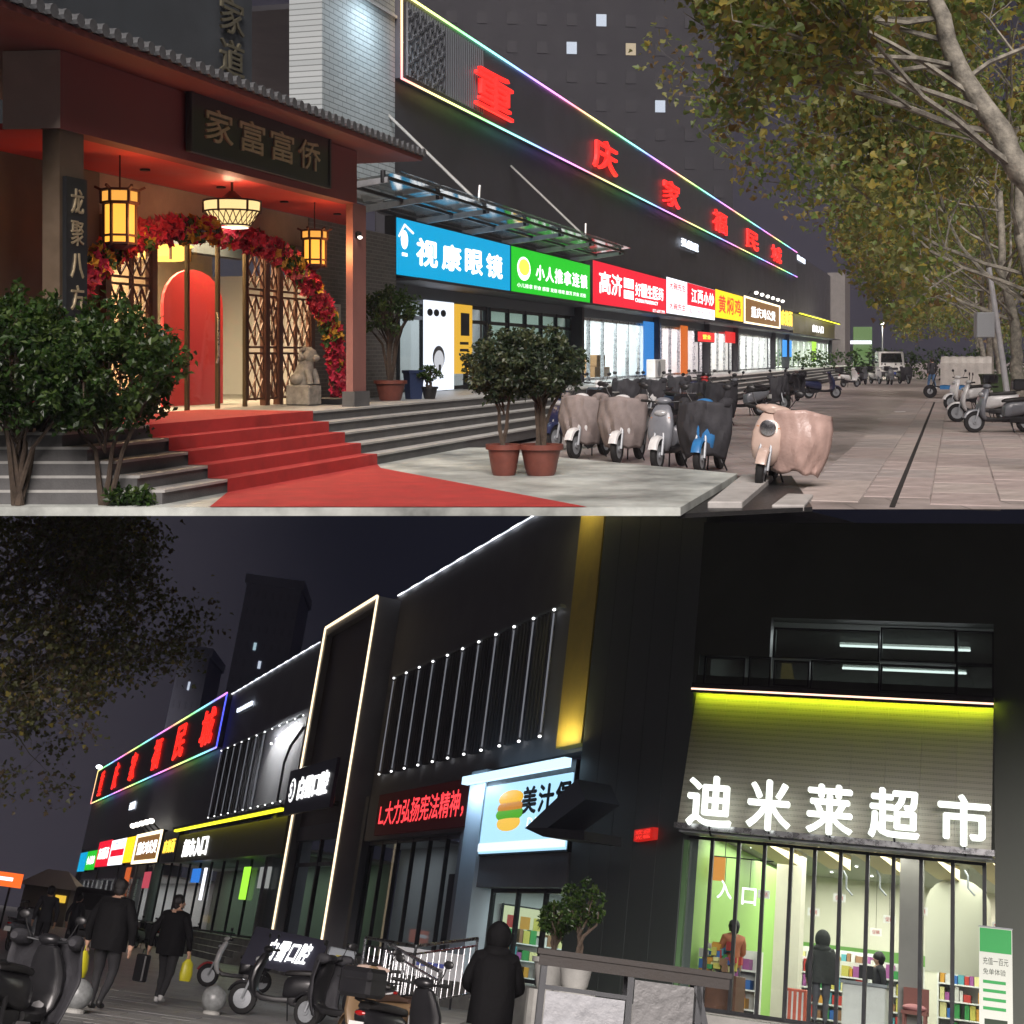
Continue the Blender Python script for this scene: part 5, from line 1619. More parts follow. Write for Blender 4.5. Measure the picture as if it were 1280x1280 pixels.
# rainbow billboard of the far end
bb = thing('billboard_band', 'far billboard band in blue-green LED outline with tall red characters', 'sign', FB @ TL(-112.3, -.3, 10.15))
box('panel', mat('billboard_black', (.03, .03, .034), .5), bb, 0, 62.0, 0, .28, 0, 2.85)
led2 = rainbow('blue_green_led', 23.0, 1.5)
for (a, b_, c, d) in ((0, 62, 2.85, 2.93), (0, 62, -.08, 0), (61.9, 62.05, 0, 2.85), (-.1, .02, 0, 2.85)):
    box('led_strip', lamp('blue_led', (.08, .1, 1.0), 1.6) if a > 60 else led2, bb, a, b_, -.06, -.01, c, d)
for ch_, px in zip('重庆家福民城', (133, 149, 168, 194, 220, 251)):
    p = bx_(px, 950, -.4).x + 112.3
    wd = (p + 30) * .016 + .5
    text(bb, ch_, p - wd, p + wd, .35, 2.45, -.1, lamp('red_led_character_b', (1, .02, .012), 1.35), .05, .015, name='character')
for nm, bdy, x0_, x1_, y0_, y1_, lb in (('roof_lettering', '雪白口腔医院', 296, 317, 891, 872, 'small white lettering at the roof beside the LED outline'), ('wall_lettering', '弘德道', 161, 170, 1013, 1000, 'tiny white lettering below the LED outlined billboard')):
    p0, p1 = bx_(x0_, y0_, -.1), bx_(x1_, y1_, -.1)
    w = thing(nm, lb, 'sign', FB @ TL(p0.x, -.04, p0.z))
    hh = (p1.z - p0.z) * (.6 if nm.startswith('roof') else .9)
    box('backing', M_dsteel, w, 0, p1.x - p0.x, -.04, 0, -.1, -.04)
    text(w, bdy, 0, p1.x - p0.x, 0, hh, -.06, lamp('white_led_letter', (.8, .88, 1), 1.6), .03, .015)
# far shop signs (lower street)
def fsign(label, px0, px1, pt_, pb, face, body=None, tm=None, y=-.35):
    a0, a1 = bx_(px0, pb, y).x, bx_(px1, pb, y).x
    pm2 = (px0 + px1) / 2
    z1, z0 = bx_(pm2, pt_, y).z, bx_(pm2, pb, y).z
    r, w, h, yy = sign(FB, 'shop_sign', label, a0, a1, z0, z1, y + .25, .25, face)
    if body:
        chars(r, body, w * .12, w * .88, h * .3, h * .72, yy, tm or T_white, .01, .02, .08)
    return r, w, h, yy
fsign('far blue sign at the end of the lower shop row', 96, 105, 1066, 1090, S_blue)
fsign('far green sign next to the far blue sign', 105, 117, 1064, 1088, S_green, '小人推拿')
fsign('far crimson pharmacy sign of the lower shop row', 118, 134, 1052, 1084, S_red, '高济医药')
r, w, h, yy = fsign('far white and red split sign of the lower shop row', 134, 152, 1050, 1082, S_white)
box('red_field', S_red, r, w * .1, w * .95, yy - .02, yy, h * .35, h * .6)
text(r, '江西小炒', w * .1, w * .9, h * .68, h * .92, yy - .01, lamp('sign_blue_ink', (.1, .2, .8), .8, False))
fsign('far slim yellow sign of the lower shop row', 152, 163, 1047, 1079, S_yel)
r, w, h, yy = fsign('far brown sign in glowing frame with top lamps', 165, 196, 1042, 1079, S_brown, '重庆鸡公煲')
for (a, b_, c, d) in ((0, w, 0, .2), (0, w, h - .2, h), (0, .5, .2, h - .2), (w - .5, w, .2, h - .2)):
    box('lit_frame', MATS['warm_white_frame'], r, a, b_, yy - .05, yy, c, d)
for k in range(5):
    MB().ell((1.5 + (w - 3) * k / 4, -.9, h + .45), (.5, .2, .16), 8, 6).build('top_lamp', MATS['top_lamp_glow'], r)
    MB().tube([(1.5 + (w - 3) * k / 4, -.1, h - .1), (1.5 + (w - 3) * k / 4, -.9, h + .45)], .05, 5).build('lamp_arm', M_dsteel, r)
fsign('dark far panel with yellow upright characters', 199, 217, 1040, 1078, M_dsteel, '麻辣面', T_gold)
# supermarket side entrance with yellow-green eave
ya = -.5
e0, e1 = bx_(226, 1036, ya), bx_(361, 1015, ya)
se = thing('entrance_canopy', 'olive entrance canopy lit by a yellow-green strip with white characters', 'canopy', FB @ TL(e0.x, ya, 0))
zt_ = (e0.z + e1.z) / 2
we = e1.x - e0.x
zb_ = bx_(290, 1072, ya).z
box('panel', mat('olive_cladding_b', (.13, .12, .05), .5, var=.2, vs=1), se, 0, we, 0, .2, zb_, zt_ - .25)
box('strip_lamp', lamp('yellow_strip_b', (.80, .75, .02), 1.9), se, 0, we, -.35, -.2, zt_ - .1, zt_)
box('eave', M_dsteel, se, -.2, we + .2, -.4, .5, zt_ + .01, zt_ + .12)
c0, c1 = bx_(230, 1060, ya).x - e0.x, bx_(259, 1060, ya).x - e0.x
chars(se, '超市入口', c0, c1, bx_(244, 1070, ya).z, bx_(244, 1048, ya).z, -.03, T_white, .03, .02, .08)
box('soffit', mat('green_soffit', (.16, .22, .12), .5), se, 0, we, .2, 2.5, zb_, zb_ + .08)
ri = thing('side_entrance_room', 'greenish lit room behind the side entrance glass', 'room', FB)
xa, xb_ = -70, -31
box('back_wall', mat('green_grey_wall', (.30, .36, .28), .7), ri, xa, xb_, 4.6, 4.8, .95, 4.6)
box('floor', M_fl, ri, xa, xb_, .2, 4.6, .9, .956)
box('ceiling', M_iw, ri, xa, xb_, .42, 4.6, 4.55, 4.65)
shop_front(FB, ri, xa, xb_, .1, .96, 4.5, 12, M_dsteel)
area('side_entrance_light', FB @ TL(-50, 2.2, 4.5), 34, 2.5, 190, (.8, 1, .8))
for px0, px1, t0, b0, m, lb in ((297, 312, 1084, 1124, lamp('panel_lime_b', (.35, .85, .05), 1.0), 'tall lime light panel on the side entrance glass'), (237, 250, 1086, 1103, lamp('panel_blue_b', (.03, .2, .7), .8), 'blue panel on the side entrance glass'), (250, 255, 1085, 1125, S_white, 'thin white lit strip beside the blue panel'), (320, 338, 1084, 1110, lamp('panel_pale_b', (.5, .52, .5), .4), 'pale panel near the tall portal')):
    p0, p1 = bx_(px0, b0, -.1), bx_(px1, t0, -.1)
    poster(FB, lb, p0.x, p1.x, p0.z, bx_(px0, t0, -.1).z, -.02, m, 'panel', 'light_panel')
rf = thing('far_shop_rooms', 'bright far shop rooms below the coloured signs', 'room', FB)
box('back_wall', M_iw, rf, -110, -70.2, 4.6, 4.8, .95, 4.0)
box('floor', M_fl, rf, -110, -70.2, .2, 4.6, .9, .956)
box('ceiling', M_iw, rf, -110, -70.2, .42, 4.6, 3.8, 3.9)
box('head_panel', M_bw, rf, -110, -70.2, .0, .3, 3.6, 6.09)
shop_front(FB, rf, -110, -70.2, .1, .96, 3.6, 12, M_steel)
area('far_rooms_light', FB @ TL(-90, 2.2, 3.75), 36, 2.5, 420, (1, .93, .9))
for px0, px1, t0, b0, m, lb in ((150, 163, 1085, 1120, lamp('orange_front', (.8, .15, .03), .6), 'orange door front below the slim yellow sign'), (176, 190, 1090, 1110, lamp('pink_glow_panel', (.8, .1, .15), .5), 'pink window panel below the far framed sign')):
    p0, p1 = bx_(px0, b0, -.1), bx_(px1, t0, -.1)
    poster(FB, lb, p0.x, p1.x, p0.z, bx_(px0, t0, -.1).z, -.02, m, 'panel', 'door_panel')
# ticker bay
tb_ = thing('ticker_bay', 'dark glazed bay below the red ticker', 'shop front', FB)
box('head', M_bw, tb_, -18.9, -8.5, -.1, .3, 4.5, 5.94)
box('jamb', M_bw2, tb_, -19.4, -18.9, -.15, .3, .95, 5.94)
box('jamb', M_bw, tb_, -9.2, -8.5, -.1, .3, .95, 4.5)
shop_front(FB, tb_, -18.8, -9.2, .12, .96, 4.48, 6, M_dsteel)
box('back_wall', mat('dim_back_wall', (.12, .10, .10), .8), tb_, -18.9, -8.5, 3.4, 3.5, .95, 5)
box('curtain', mat('grey_curtain', (.10, .10, .11), .9), tb_, -13.5, -12.3, 1.2, 1.3, .96, 3.6)
box('door_leaf', mat('brown_leaf', (.16, .09, .05), .6), tb_, -11.4, -10.4, 1.0, 1.1, .96, 3.6)
p0, p1 = bx_(474, 1022, -.2), bx_(583, 1000, -.2)
tk = thing('ticker_display', 'red LED ticker display with running characters', 'display', FB @ TL(p0.x - .3, -.11, 4.62))
wt = p1.x - p0.x
box('case', mat('ticker_black', (.01, .006, .006), .6, emit=(.3, .0, .0), es=.03, sample=False), tk, 0, wt + .5, -.1, 0, 0, 1.28)
text(tk, 'L.大力弘扬宪法精神，', .35, wt + .2, .26, 1.02, -.11, lamp('ticker_red', (1, .05, .06), 1.35), 0, .012)
# burger shop
box('white_pillar', mat('pale_blue_pillar', (.55, .62, .70), .5, var=.08, vs=1), lb_, -8.2, -7.0, -.35, .3, .95, 6.0)
bs = thing('burger_shop', 'burger shop bay with lit pale blue sign and glass door', 'shop front', FB)
z0_, z1_ = bx_(640, 1068, -.3).z, bx_(640, 964, -.3).z
box('sign_box', M_dsteel, bs, -6.98, -1.2, -.3, 0, z0_, z1_)
box('sign_face', lamp('pale_blue_face', (.33, .58, .80), 1.15), bs, -6.9, -1.25, -.34, -.3, z0_ + .05, z1_ - .3)
box('light_edge', lamp('pale_blue_edge', (.5, .75, .95), 1.3), bs, -8.2, -1.2, -.6, -.42, z1_ - .2, z1_)
area('pillar_fill_light', FB @ TL(-7.4, -.75, z1_ - .25) @ Matrix.Rotation(R_(20), 4, 'X'), 1.6, .15, 26, (.55, .78, 1))  # area light added over the pillar to brighten it
box('lower_edge', lamp('pale_edge', (.75, .85, .95), 1.0), bs, -6.9, -1.25, -.37, -.345, z0_ + .1, z0_ + .3)
xk = lambda px: bx_(px, 1000, -.35).x
bk = mat('burger_black', (.015, .015, .015), .6)
z_ = lambda px, py: bx_(px, py, -.35).z
chars(bs, '美汁堡', xk(653), xk(714), z_(655, 1018), z_(655, 984), -.35, bk, .01, .03, .12)
text(bs, 'DAILY', xk(662), xk(690), z_(662, 1034), z_(662, 1022), -.35, T_white)
for i, (dz, m, rr) in enumerate(((.34, lamp('bun_gold', (.9, .5, .03), .8, False), .5), (.14, lamp('patty', (.75, .3, .03), .6, False), .52), (.0, lamp('salad', (.1, .45, .03), .7, False), .56), (-.2, lamp('bun_low', (.9, .55, .08), .8, False), .48))):
    MB().ell((xk(639), -.36, z_(639, 1017) + dz * 1.1), (rr * 1.7, .03, .2), 16, 8).build('burger_mark', m, bs)
box('lintel', M_bw, bs, -6.98, -1.2, -.25, .2, z0_ - .75, z0_)
zl = z0_ - .75
shop_front(FB, bs, -6.6, -1.3, .1, .96, zl, 3, M_dsteel)
box('back_wall', M_iw, bs, -7, -1.2, 3.4, 3.5, .95, 4)
box('floor', M_fl, bs, -7, -1.2, .2, 3.4, .9, .957)
box('ceiling', M_iw, bs, -7, -1.2, .2, 3.4, zl + .1, zl + .15)
box('side_wall', M_iw, bs, -7.06, -7.0, .32, 3.4, .95, zl + .1)
area('burger_light', FB @ TL(-4, 1.8, zl + .05), 4.5, 2, 90, (.85, 1, .95))
shelf(FB @ TL(-6.55, .5, 0) @ RZ(90), 'stocked counter shelf behind the burger shop glass', 0, 2.4, 0, .96, 1.3, 3)
mb_ = sign(FB @ TL(-6.95, .5, 0) @ RZ(90), 'menu_board', 'lit menu board with food photos inside the burger shop', 0, 2.4, zl - 1.0, zl - .3, 0, .08, lamp('menu_glow', (.55, .6, .35), .8))
for k in range(6):
    box('dish_photo', M_goods[k], mb_[0], .15 + k * .37, .42 + k * .37, -.11, -.1, .15, .45)
# projecting dark bracket sign
pg = thing('bracket_sign', 'black angular projecting bracket sign in front of burger sign', 'sign', FB @ TL(0, -2.6, 0))
pj = [bx_(px, py, -2.6) for px, py in ((662, 1036), (727, 975), (738, 1000), (690, 1036), (738, 1040), (738, 1052), (686, 1047))]
MB().prism([(p.x, p.z) for p in (pj[0], pj[1], pj[2], pj[3])], -.1, .6).build('slanted_plate', mat('black_gloss_panel', (.07, .09, .12), .3), pg)
MB().prism([(p.x, p.z) for p in (pj[0], pj[3], pj[4], pj[5], pj[6])], -.12, .62).build('lower_plate', M_dsteel, pg)
# return wall
P1 = B.inverted() @ (FB @ Vector((-.95, -.3, 0))); P2 = B.inverted() @ (FS @ Vector((-.05, 0, 0)))
xd = (P2 - P1); LR = xd.length; xd.normalize()
FR = B @ frame(P1, xd, UP.cross(xd), UP)
rw = thing('return_wall', 'dark green-black side wall joining the two fronts', 'wall', FR)
M_rw = mat('dark_green_wall', (.075, .095, .085), .55, var=.25, vs=.5)
for k in range(5):
    a, b_ = LR * k / 5, LR * (k + 1) / 5
    MB().add([(a + .01, 0, 0), (b_ - .01, 0, 0), (b_ - .01, 0, 12.0 - 1.75 * (b_ / LR)), (a + .01, 0, 12.0 - 1.75 * (a / LR)), (a + .01, .3, 0), (b_ - .01, .3, 0), (b_ - .01, .3, 12.0 - 1.75 * (b_ / LR)), (a + .01, .3, 12.0 - 1.75 * (a / LR))],
             [(0, 1, 2, 3), (7, 6, 5, 4), (0, 4, 5, 1), (1, 5, 6, 2), (2, 6, 7, 3), (3, 7, 4, 0)]).build('panel', M_rw, rw)
MB().add([(0, .02, 0), (LR, .02, 0), (LR, .02, 10.2), (0, .02, 11.9)], [(0, 1, 2, 3)]).build('backing', M_dsteel, rw)
p0, p1 = at(FR, 793, 1052, 1, -.1), at(FR, 818, 1034, 1, -.1)
rl = thing('red_display', 'small red LED text display on the dark return wall', 'display', FR @ TL(p0.x, -.02, p0.z))
w, h = p1.x - p0.x, p1.z - p0.z
box('case', mat('red_display_case', (.02, .005, .005), .5, emit=(1, .02, .01), es=.35), rl, 0, w, -.1, 0, 0, h)
text(rl, '欢迎', w * .1, w * .9, h * .5, h * .9, -.11, T_red, 0, .02)
text(rl, '光临', w * .1, w * .9, h * .1, h * .45, -.11, T_red, 0, .02)
# ---- supermarket wing
def fs_(px, py, y=0.0): return at(FS, px, py, 1, y)
sm = thing('supermarket', 'supermarket front with slanted perforated sign panel and folding glass doors', 'building', FS)
M_smw = mat('supermarket_dark_wall', (.055, .065, .052), .55, var=.25, vs=.5)
FLZ = 1.0
XR = 5.28
box('wall_above', M_smw, sm, -.1, 9.5, .0, .3, 7.85, 9.7)
box('wall_between', M_smw, sm, -.1, XR, .02, .3, 6.45, 6.72)
box('wall_right', M_smw, sm, XR, 9.5, .0, .3, 0, 7.85)
box('wall_left', M_smw, sm, -.1, .0, .0, .3, 6.72, 7.85)
box('green_jamb', mat('green_jamb_paint', (.07, .16, .06), .6, var=.15, vs=2), sm, -.02, .06, -.03, .2, 0, 3.75)
# slanted perforated panel
M_perf = mat('perforated_metal', (.33, .32, .27), .5, .35)
nt = M_perf.node_tree
b_n = nt.nodes['Principled BSDF']
tc = nt.nodes.new('ShaderNodeTexCoord')
vo = nt.nodes.new('ShaderNodeTexVoronoi')
vo.inputs['Scale'].default_value = 40
vo.inputs['Randomness'].default_value = 0.0
nt.links.new(tc.outputs['Object'], vo.inputs['Vector'])
rmp = nt.nodes.new('ShaderNodeMapRange')
rmp.inputs['From Min'].default_value = .25; rmp.inputs['From Max'].default_value = .32
rmp.inputs['To Min'].default_value = .25; rmp.inputs['To Max'].default_value = 1
nt.links.new(vo.outputs['Distance'], rmp.inputs['Value'])
sc_n = nt.nodes.new('ShaderNodeVectorMath'); sc_n.operation = 'SCALE'
sc_n.inputs[0].default_value = (.33, .32, .27)
nt.links.new(rmp.outputs['Result'], sc_n.inputs['Scale'])
nt.links.new(sc_n.outputs[0], b_n.inputs['Base Color'])
zt, zb = 6.38, 3.98
npan = 9
for k in range(npan):
    a, b_ = XR * k / npan + .0015, XR * (k + 1) / npan - .0015
    if k == 0: a = 0
    MB().add([(a, -.02, zt), (b_, -.02, zt), (b_, -.62, zb), (a, -.62, zb), (a, .03, zt), (b_, .03, zt), (b_, -.57, zb), (a, -.57, zb)], [(0, 3, 2, 1), (4, 5, 6, 7), (0, 1, 5, 4), (2, 3, 7, 6), (1, 2, 6, 5), (3, 0, 4, 7)]).build('sign_panel', M_perf, sm)
MB().prism([(0, 0)], 0, 1) if False else None
MB().add([(0, -.02, zt), (0, -.62, zb), (0, .0, zb)], [(0, 1, 2)]).build('cheek', M_smw, sm)
MB().add([(XR, -.02, zt), (XR, -.62, zb), (XR, .0, zb)], [(0, 1, 2)]).build('cheek', M_smw, sm)
box('canopy_gutter', M_steel, sm, -.05, XR + .05, -.66, -.5, zb - .1, zb - .005)
box('canopy_soffit', M_gsteel, sm, 0, XR, -.5, .0, zb - .14, zb - .1)
box('led_line', lamp('pink_led_line', (1, .62, .45), 1.6), sm, -.02, XR + .02, -.315, -.301, zt + .0, zt + .03)
box('strip_lamp', lamp('lime_strip_lamp', (.62, .74, .02), 45.0), sm, 0, XR, -.215, -.195, zt + .075, zt + .095)
box('lamp_lip', M_dsteel, sm, -.02, XR + .02, -.3, -.28, zt - .05, zt + .1)
box('lamp_cover', M_dsteel, sm, -.02, XR + .02, -.3, .0, zt + .1, zt + .13)
for ch_, p0, p1 in zip('迪米莱超市', ((857, 1031), (932, 1036), (1007, 1041), (1085, 1046), (1172, 1055)), ((917, 972), (990, 977), (1067, 983), (1150, 988), (1238, 996))):
    yv = -.78
    a, b_ = fs_(*p0, yv), fs_(*p1, yv)
    c = text(sm, ch_, a.x, b_.x, a.z, b_.z, yv, lamp('sign_letter_white', (.95, 1, .93), 1.25), .05, .02, name='character')
    MB().bar(((a.x + b_.x) / 2, yv + .05, a.z + .05), ((a.x + b_.x) / 2, -.55, a.z - .12), .03).build('letter_stay', M_dsteel, sm)
# door mullions (folding doors)
zd = zb - .14
mpx = (851, 884, 918, 951, 985, 1015, 1048, 1082, 1115, 1150, 1190, 1230)
mx_ = [fs_(px, 1130).x for px in mpx]
for i, x in enumerate(mx_):
    box('mullion', M_dsteel, sm, x - .03, x + .03, .06, .14, FLZ, zd)
    if i:
        a, b_ = mx_[i - 1] + .03, x - .03
        box('door_glass', M_glass, sm, a, b_, .095, .101, FLZ + .06, zd - .05)
        box('door_rail', M_dsteel, sm, a, b_, .075, .125, FLZ, FLZ + .06)
        box('door_rail', M_dsteel, sm, a, b_, .075, .125, zd - .05, zd)
box('platform', M_conc, sm, -.4, 6.6, -1.6, .06, 0, FLZ - .03)
# upper storey windows with tube lamps inside
for px0, px1, t0, b0 in ((880, 930, 822, 861), (936, 962, 822, 861), (968, 1098, 786, 820), (1102, 1193, 786, 824), (1197, 1240, 790, 828), (968, 1010, 827, 855), (1014, 1098, 827, 870), (1102, 1193, 832, 862), (1197, 1240, 832, 868)):
    a, b_ = fs_(px0, b0), fs_(px1, t0)
    zl_, zh_ = fs_(px0, b0).z, fs_(px0, t0).z
    wn = box('window', M_dsteel, sm, a.x - .02, b_.x + .02, .0, .03, zl_ - .02, zh_ + .02)
    wn.hide_render = False
    wn.data = MB().box(a.x - .03, a.x, 0, .08, zl_, zh_).box(b_.x, b_.x + .03, 0, .08, zl_, zh_).box(a.x - .03, b_.x + .03, 0, .08, zh_, zh_ + .03).box(a.x - .03, b_.x + .03, 0, .08, zl_ - .03, zl_).mesh('window', M_dsteel)
    box('pane', glassmat('dusky_glass', (.42, .45, .43), .10), wn, a.x, b_.x, .03, .036, zl_, zh_)
a, b_ = fs_(874, 820), fs_(966, 782)
box('wall_infill', M_smw, sm, a.x - .1, b_.x - .03, .0, .2, fs_(900, 819).z, 7.85)
ur = thing('upper_room', 'dim upper room with ceiling tube lamps behind the strip windows', 'room', FS)
box('back_wall', mat('upper_wall_grey', (.22, .23, .22), .8), ur, -.05, 6.0, 3.2, 3.3, 6.6, 8.0)
box('side_wall', mat('upper_wall_grey', (.22, .23, .22), .8), ur, -.12, -.05, .3, 3.2, 6.6, 7.95)
box('side_wall', mat('upper_wall_grey', (.22, .23, .22), .8), ur, 6.0, 6.1, .3, 3.2, 6.6, 7.95)
box('floor', M_conc, ur, -.05, 6.0, .3, 3.2, 6.5, 6.6)
box('ceiling', mat('upper_wall_grey', (.22, .23, .22), .8), ur, -.05, 6.0, .3, 3.2, 7.84, 7.95)
area('upper_room_light', FS @ TL(3, 1.4, 7.8), 4.5, 1.2, 60, (.85, .95, .95))
TBL = lamp('fluorescent_tube', (.85, .92, .95), 5.0)
for px0, px1, py in ((1050, 1213, 807), (1053, 1208, 835)):
    y_ = 1.6
    a, b_ = fs_(px0, py, y_), fs_(px1, py + 5, y_)
    t_ = thing('tube_lamp', 'long white fluorescent tube lamp, %s of the pair upstairs' % ('upper one' if py < 820 else 'lower one'), 'lamp', FS)
    MB().tube([(a.x, y_, a.z), (b_.x, y_, a.z)], .022, 8).build('tube', TBL, t_)
    box('fitting', M_white, t_, a.x, b_.x, y_ - .03, y_ + .03, a.z + .03, a.z + .06)
yb = thing('window_poster', 'small yellow and white poster standing in the upper window', 'poster', FS @ TL(fs_(975, 850, .8).x, .8, fs_(975, 856, .8).z))
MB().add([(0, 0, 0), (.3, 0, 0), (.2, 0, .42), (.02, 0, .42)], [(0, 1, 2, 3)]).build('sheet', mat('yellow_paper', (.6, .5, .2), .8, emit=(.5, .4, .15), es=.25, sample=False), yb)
a, b_ = fs_(1072, 868, .9), fs_(1097, 861, .9)
cbx = thing('window_carton', 'pale flat carton on the upper window sill', 'box', FS @ TL(a.x, .9, a.z))
box('carton', mat('pale_carton', (.5, .5, .4), .8), cbx, 0, b_.x - a.x, 0, .3, 0, .13, bev=.01)
# hall inside
ih = thing('supermarket_hall', 'bright cream and green supermarket hall behind the folding doors', 'room', FS)
M_cr2 = mat('hall_cream', (.60, .57, .47), .6, var=.05, vs=2)
M_gr2 = mat('hall_green', (.28, .48, .12), .6)
IY = 8.5
box('floor', mat('hall_tile', (.52, .52, .48), .2, var=.05, vs=2), ih, .02, 7.5, .14, IY, FLZ - .06, FLZ)
box('back_wall', M_cr2, ih, .02, 7.5, IY, IY + .1, FLZ, 4.1)
box('green_side_wall', M_gr2, ih, .02, .12, .3, IY, FLZ, 4.0)
box('side_wall', M_cr2, ih, 7.4, 7.5, .3, IY, FLZ, 4.0)
box('ceiling', mat('hall_ceiling', (.42, .42, .36), .8), ih, .02, 7.5, .31, IY, 4.02, 4.1)
box('green_band', lamp('green_band_light', (.16, .42, .05), .8, False), ih, .12, 7.4, IY - .06, IY, 2.35, 2.6)
for k in range(5):
    MB().add([(.6 + 1.0 * k, .8, 3.98), (1.1 + 1.0 * k, .8, 3.98), (1.4 + 1.0 * k, 3.0, 3.75), (1.0 + 1.0 * k, 3.0, 3.75), (.6 + 1.0 * k, .8, 4.01), (1.1 + 1.0 * k, .8, 4.01), (1.4 + 1.0 * k, 3.0, 4.01), (1.0 + 1.0 * k, 3.0, 4.01)], [(0, 3, 2, 1), (4, 5, 6, 7), (0, 1, 5, 4), (1, 2, 6, 5), (2, 3, 7, 6), (3, 0, 4, 7)]).build('ceiling_baffle', mat('cream_baffle', (.7, .6, .35), .6), ih)
cr = mat('column_grey', (.30, .28, .26), .7, var=.1, vs=3)
for px0, px1, yy, m in ((1124, 1151, 1.2, cr), (968, 1000, 3.2, M_cr2)):
    a, b_ = fs_(px0, 1150, yy).x, fs_(px1, 1150, yy).x
    box('column', m, ih, a, b_, yy, yy + .4, FLZ, 4.02)
arcp = [(0, 0), (1.15, 0), (1.15, 1.15)] + [(.575 + .575 * math.cos(R_(a)), 1.15 + .5 * math.sin(R_(a))) for a in range(15, 180, 15)] + [(0, 1.15)]
x0 = fs_(1157, 1150, 3.0).x
o = MB().prism(arcp, 0, .05).build('arched_opening', mat('arch_pale', (.62, .62, .50), .6), ih)
o.location = (x0, 3.0, FLZ + 1.15)
for k, px in enumerate((1058, 1100, 1210)):
    x = fs_(px, 1100, 2.4).x; z = fs_(px, 1110, 2.4).z
    MB().tube([(x - .06, 2.4, z + .3), (x, 2.4, z + .2), (x, 2.4, z), (x + .12, 2.4, z - .12)], .02, 6).build('hanging_cable', M_gsteel, ih)
dl = MB().lathe([(.03, 0), (.03, .015)], 10).mesh('downlight', lamp('hall_downlight', (1, 1, .95), 5.0, False))
for i in range(7):
    for j in range(4):
        link(dl, 'downlight', ih, TL(.5 + i * .85, 1.0 + j * 1.9, 3.985))
area('hall_light_near', FS @ TL(2.8, 2.2, 3.95), 5, 2.8, 300, (1, .98, .86))
area('hall_light_far', FS @ TL(3.0, 6.2, 3.95), 6, 2.8, 300, (1, .98, .86))
hsn = thing('entrance_sign', 'white outlined entrance characters hanging inside the supermarket doors', 'sign', FS @ TL(fs_(896, 1120, .9).x, .9, fs_(896, 1124, .9).z))
box('bar', M_dsteel, hsn, -.1, 1.0, .02, .04, .73, .75)
MB().tube([(.13, .02, .3), (.13, .02, .74)], .006, 5).build('wire', M_dsteel, hsn)
MB().tube([(.59, .02, .2), (.59, .02, .74)], .006, 5).build('wire', M_dsteel, hsn)
text(hsn, '入', .0, .27, .02, .34, 0, T_white, .01, .01, name='character')
text(hsn, '口', .46, .72, -.04, .25, 0, T_white, .01, .01, name='character')
for a in (.1, .8): MB().tube([(a, .035, .75), (a, .035, 4.02 - fs_(896, 1124, .9).z)], .008, 5).build('hanger', M_dsteel, hsn)
gs_ = thing('wall_arrow_sign', 'orange arrow plate on the green side wall inside', 'sign', FS @ TL(.14, 1.2, 3.2))
box('plate', lamp('orange_plate', (.9, .35, .05), .7, False), gs_, 0, .3, -.01, .0, 0, .42)
for lb, x0, x1, yy, h, rows in (('tall crowded goods shelf against the green side wall', .2, 1.0, 1.8, 1.1, 3), ('long low shelf of produce in the middle of the hall', 1.2, 2.5, 4.6, 1.2, 4), ('goods shelf standing before the cream column', 2.4, 3.4, 5.6, 1.3, 4), ('goods shelf below the green band near the counter', 3.6, 5.2, 6.4, 1.4, 4), ('low goods shelf behind the grey column', 4.7, 6.2, 4.2, 1.15, 3), ('wide goods rack at the rear wall of the hall', .3, 2.2, 7.6, 1.5, 5), ('shelf of bright packets beside the arched opening', 5.2, 6.8, 5.4, 1.3, 4)):
    shelf(FS, lb, x0, x1, yy, FLZ, h, rows, step=.16)
pst = thing('produce_stand', 'heaped produce stand with bags and cartons inside the left door', 'stand', FS @ TL(.2, .45, FLZ))
box('table', M_wood, pst, 0, .75, 0, .7, 0, .62, bev=.01)
gd = MB()
for k in range(70):
    gd.mi = random.randrange(len(M_goods))
    x, yy, z = rnd(.02, .6), rnd(.02, .5), .62 + rnd(0, .5) ** 1.3
    gd.box(x, x + rnd(.06, .16), yy, yy + rnd(.06, .16), z, z + rnd(.06, .16))
o = gd.build('goods', M_goods, pst); o['kind'] = 'stuff'
for k, (x, yy, z) in enumerate(((1.0, 1.5, 3.0), (1.7, 2.6, 2.85), (2.3, 1.9, 3.1), (3.0, 3.2, 2.9), (3.7, 2.3, 3.05), (4.4, 3.4, 2.8), (5.0, 2.6, 2.95), (2.6, 4.2, 2.7))):
    pc = thing('price_card', 'small white price card hanging from the supermarket ceiling', 'card', FS @ TL(x, yy, z), 'price cards hanging in the supermarket')
    box('card', M_white, pc, 0, .22, 0, .01, 0, .14)
    text(pc, random.choice(('特价', '9.9', '促销')), .04, .18, .03, .11, -.004, mat('card_red', (.5, .03, .03), .7), name='print')
    MB().tube([(.11, .005, .14), (.11, .005, 4.02 - z)], .004, 4).build('wire', M_dsteel, pc)
ctr = thing('checkout_counter', 'pale checkout counter inside the supermarket', 'counter', FS @ TL(fs_(1052, 1250, 1.6).x, 1.6, FLZ))
box('body', M_white, ctr, 0, .75, 0, .5, 0, .75, bev=.02); box('top', M_gsteel, ctr, -.03, .78, -.03, .53, .75, .8); box('screen', M_black, ctr, .25, .5, .2, .23, .86, 1.08); box('screen_stand', M_black, ctr, .35, .4, .23, .26, .8, .95)
rb_ = thing('red_crate', 'red and cream display crate beside the checkout', 'crate', FS @ TL(fs_(980, 1250, 1.2).x, 1.2, FLZ))
box('crate', mat('red_crate_paint', (.6, .12, .07), .5), rb_, 0, .38, 0, .35, 0, .55, bev=.015)
for k in range(4): box('stripe', M_white, rb_, .04 + .09 * k, .07 + .09 * k, -.006, 0, .05, .5)
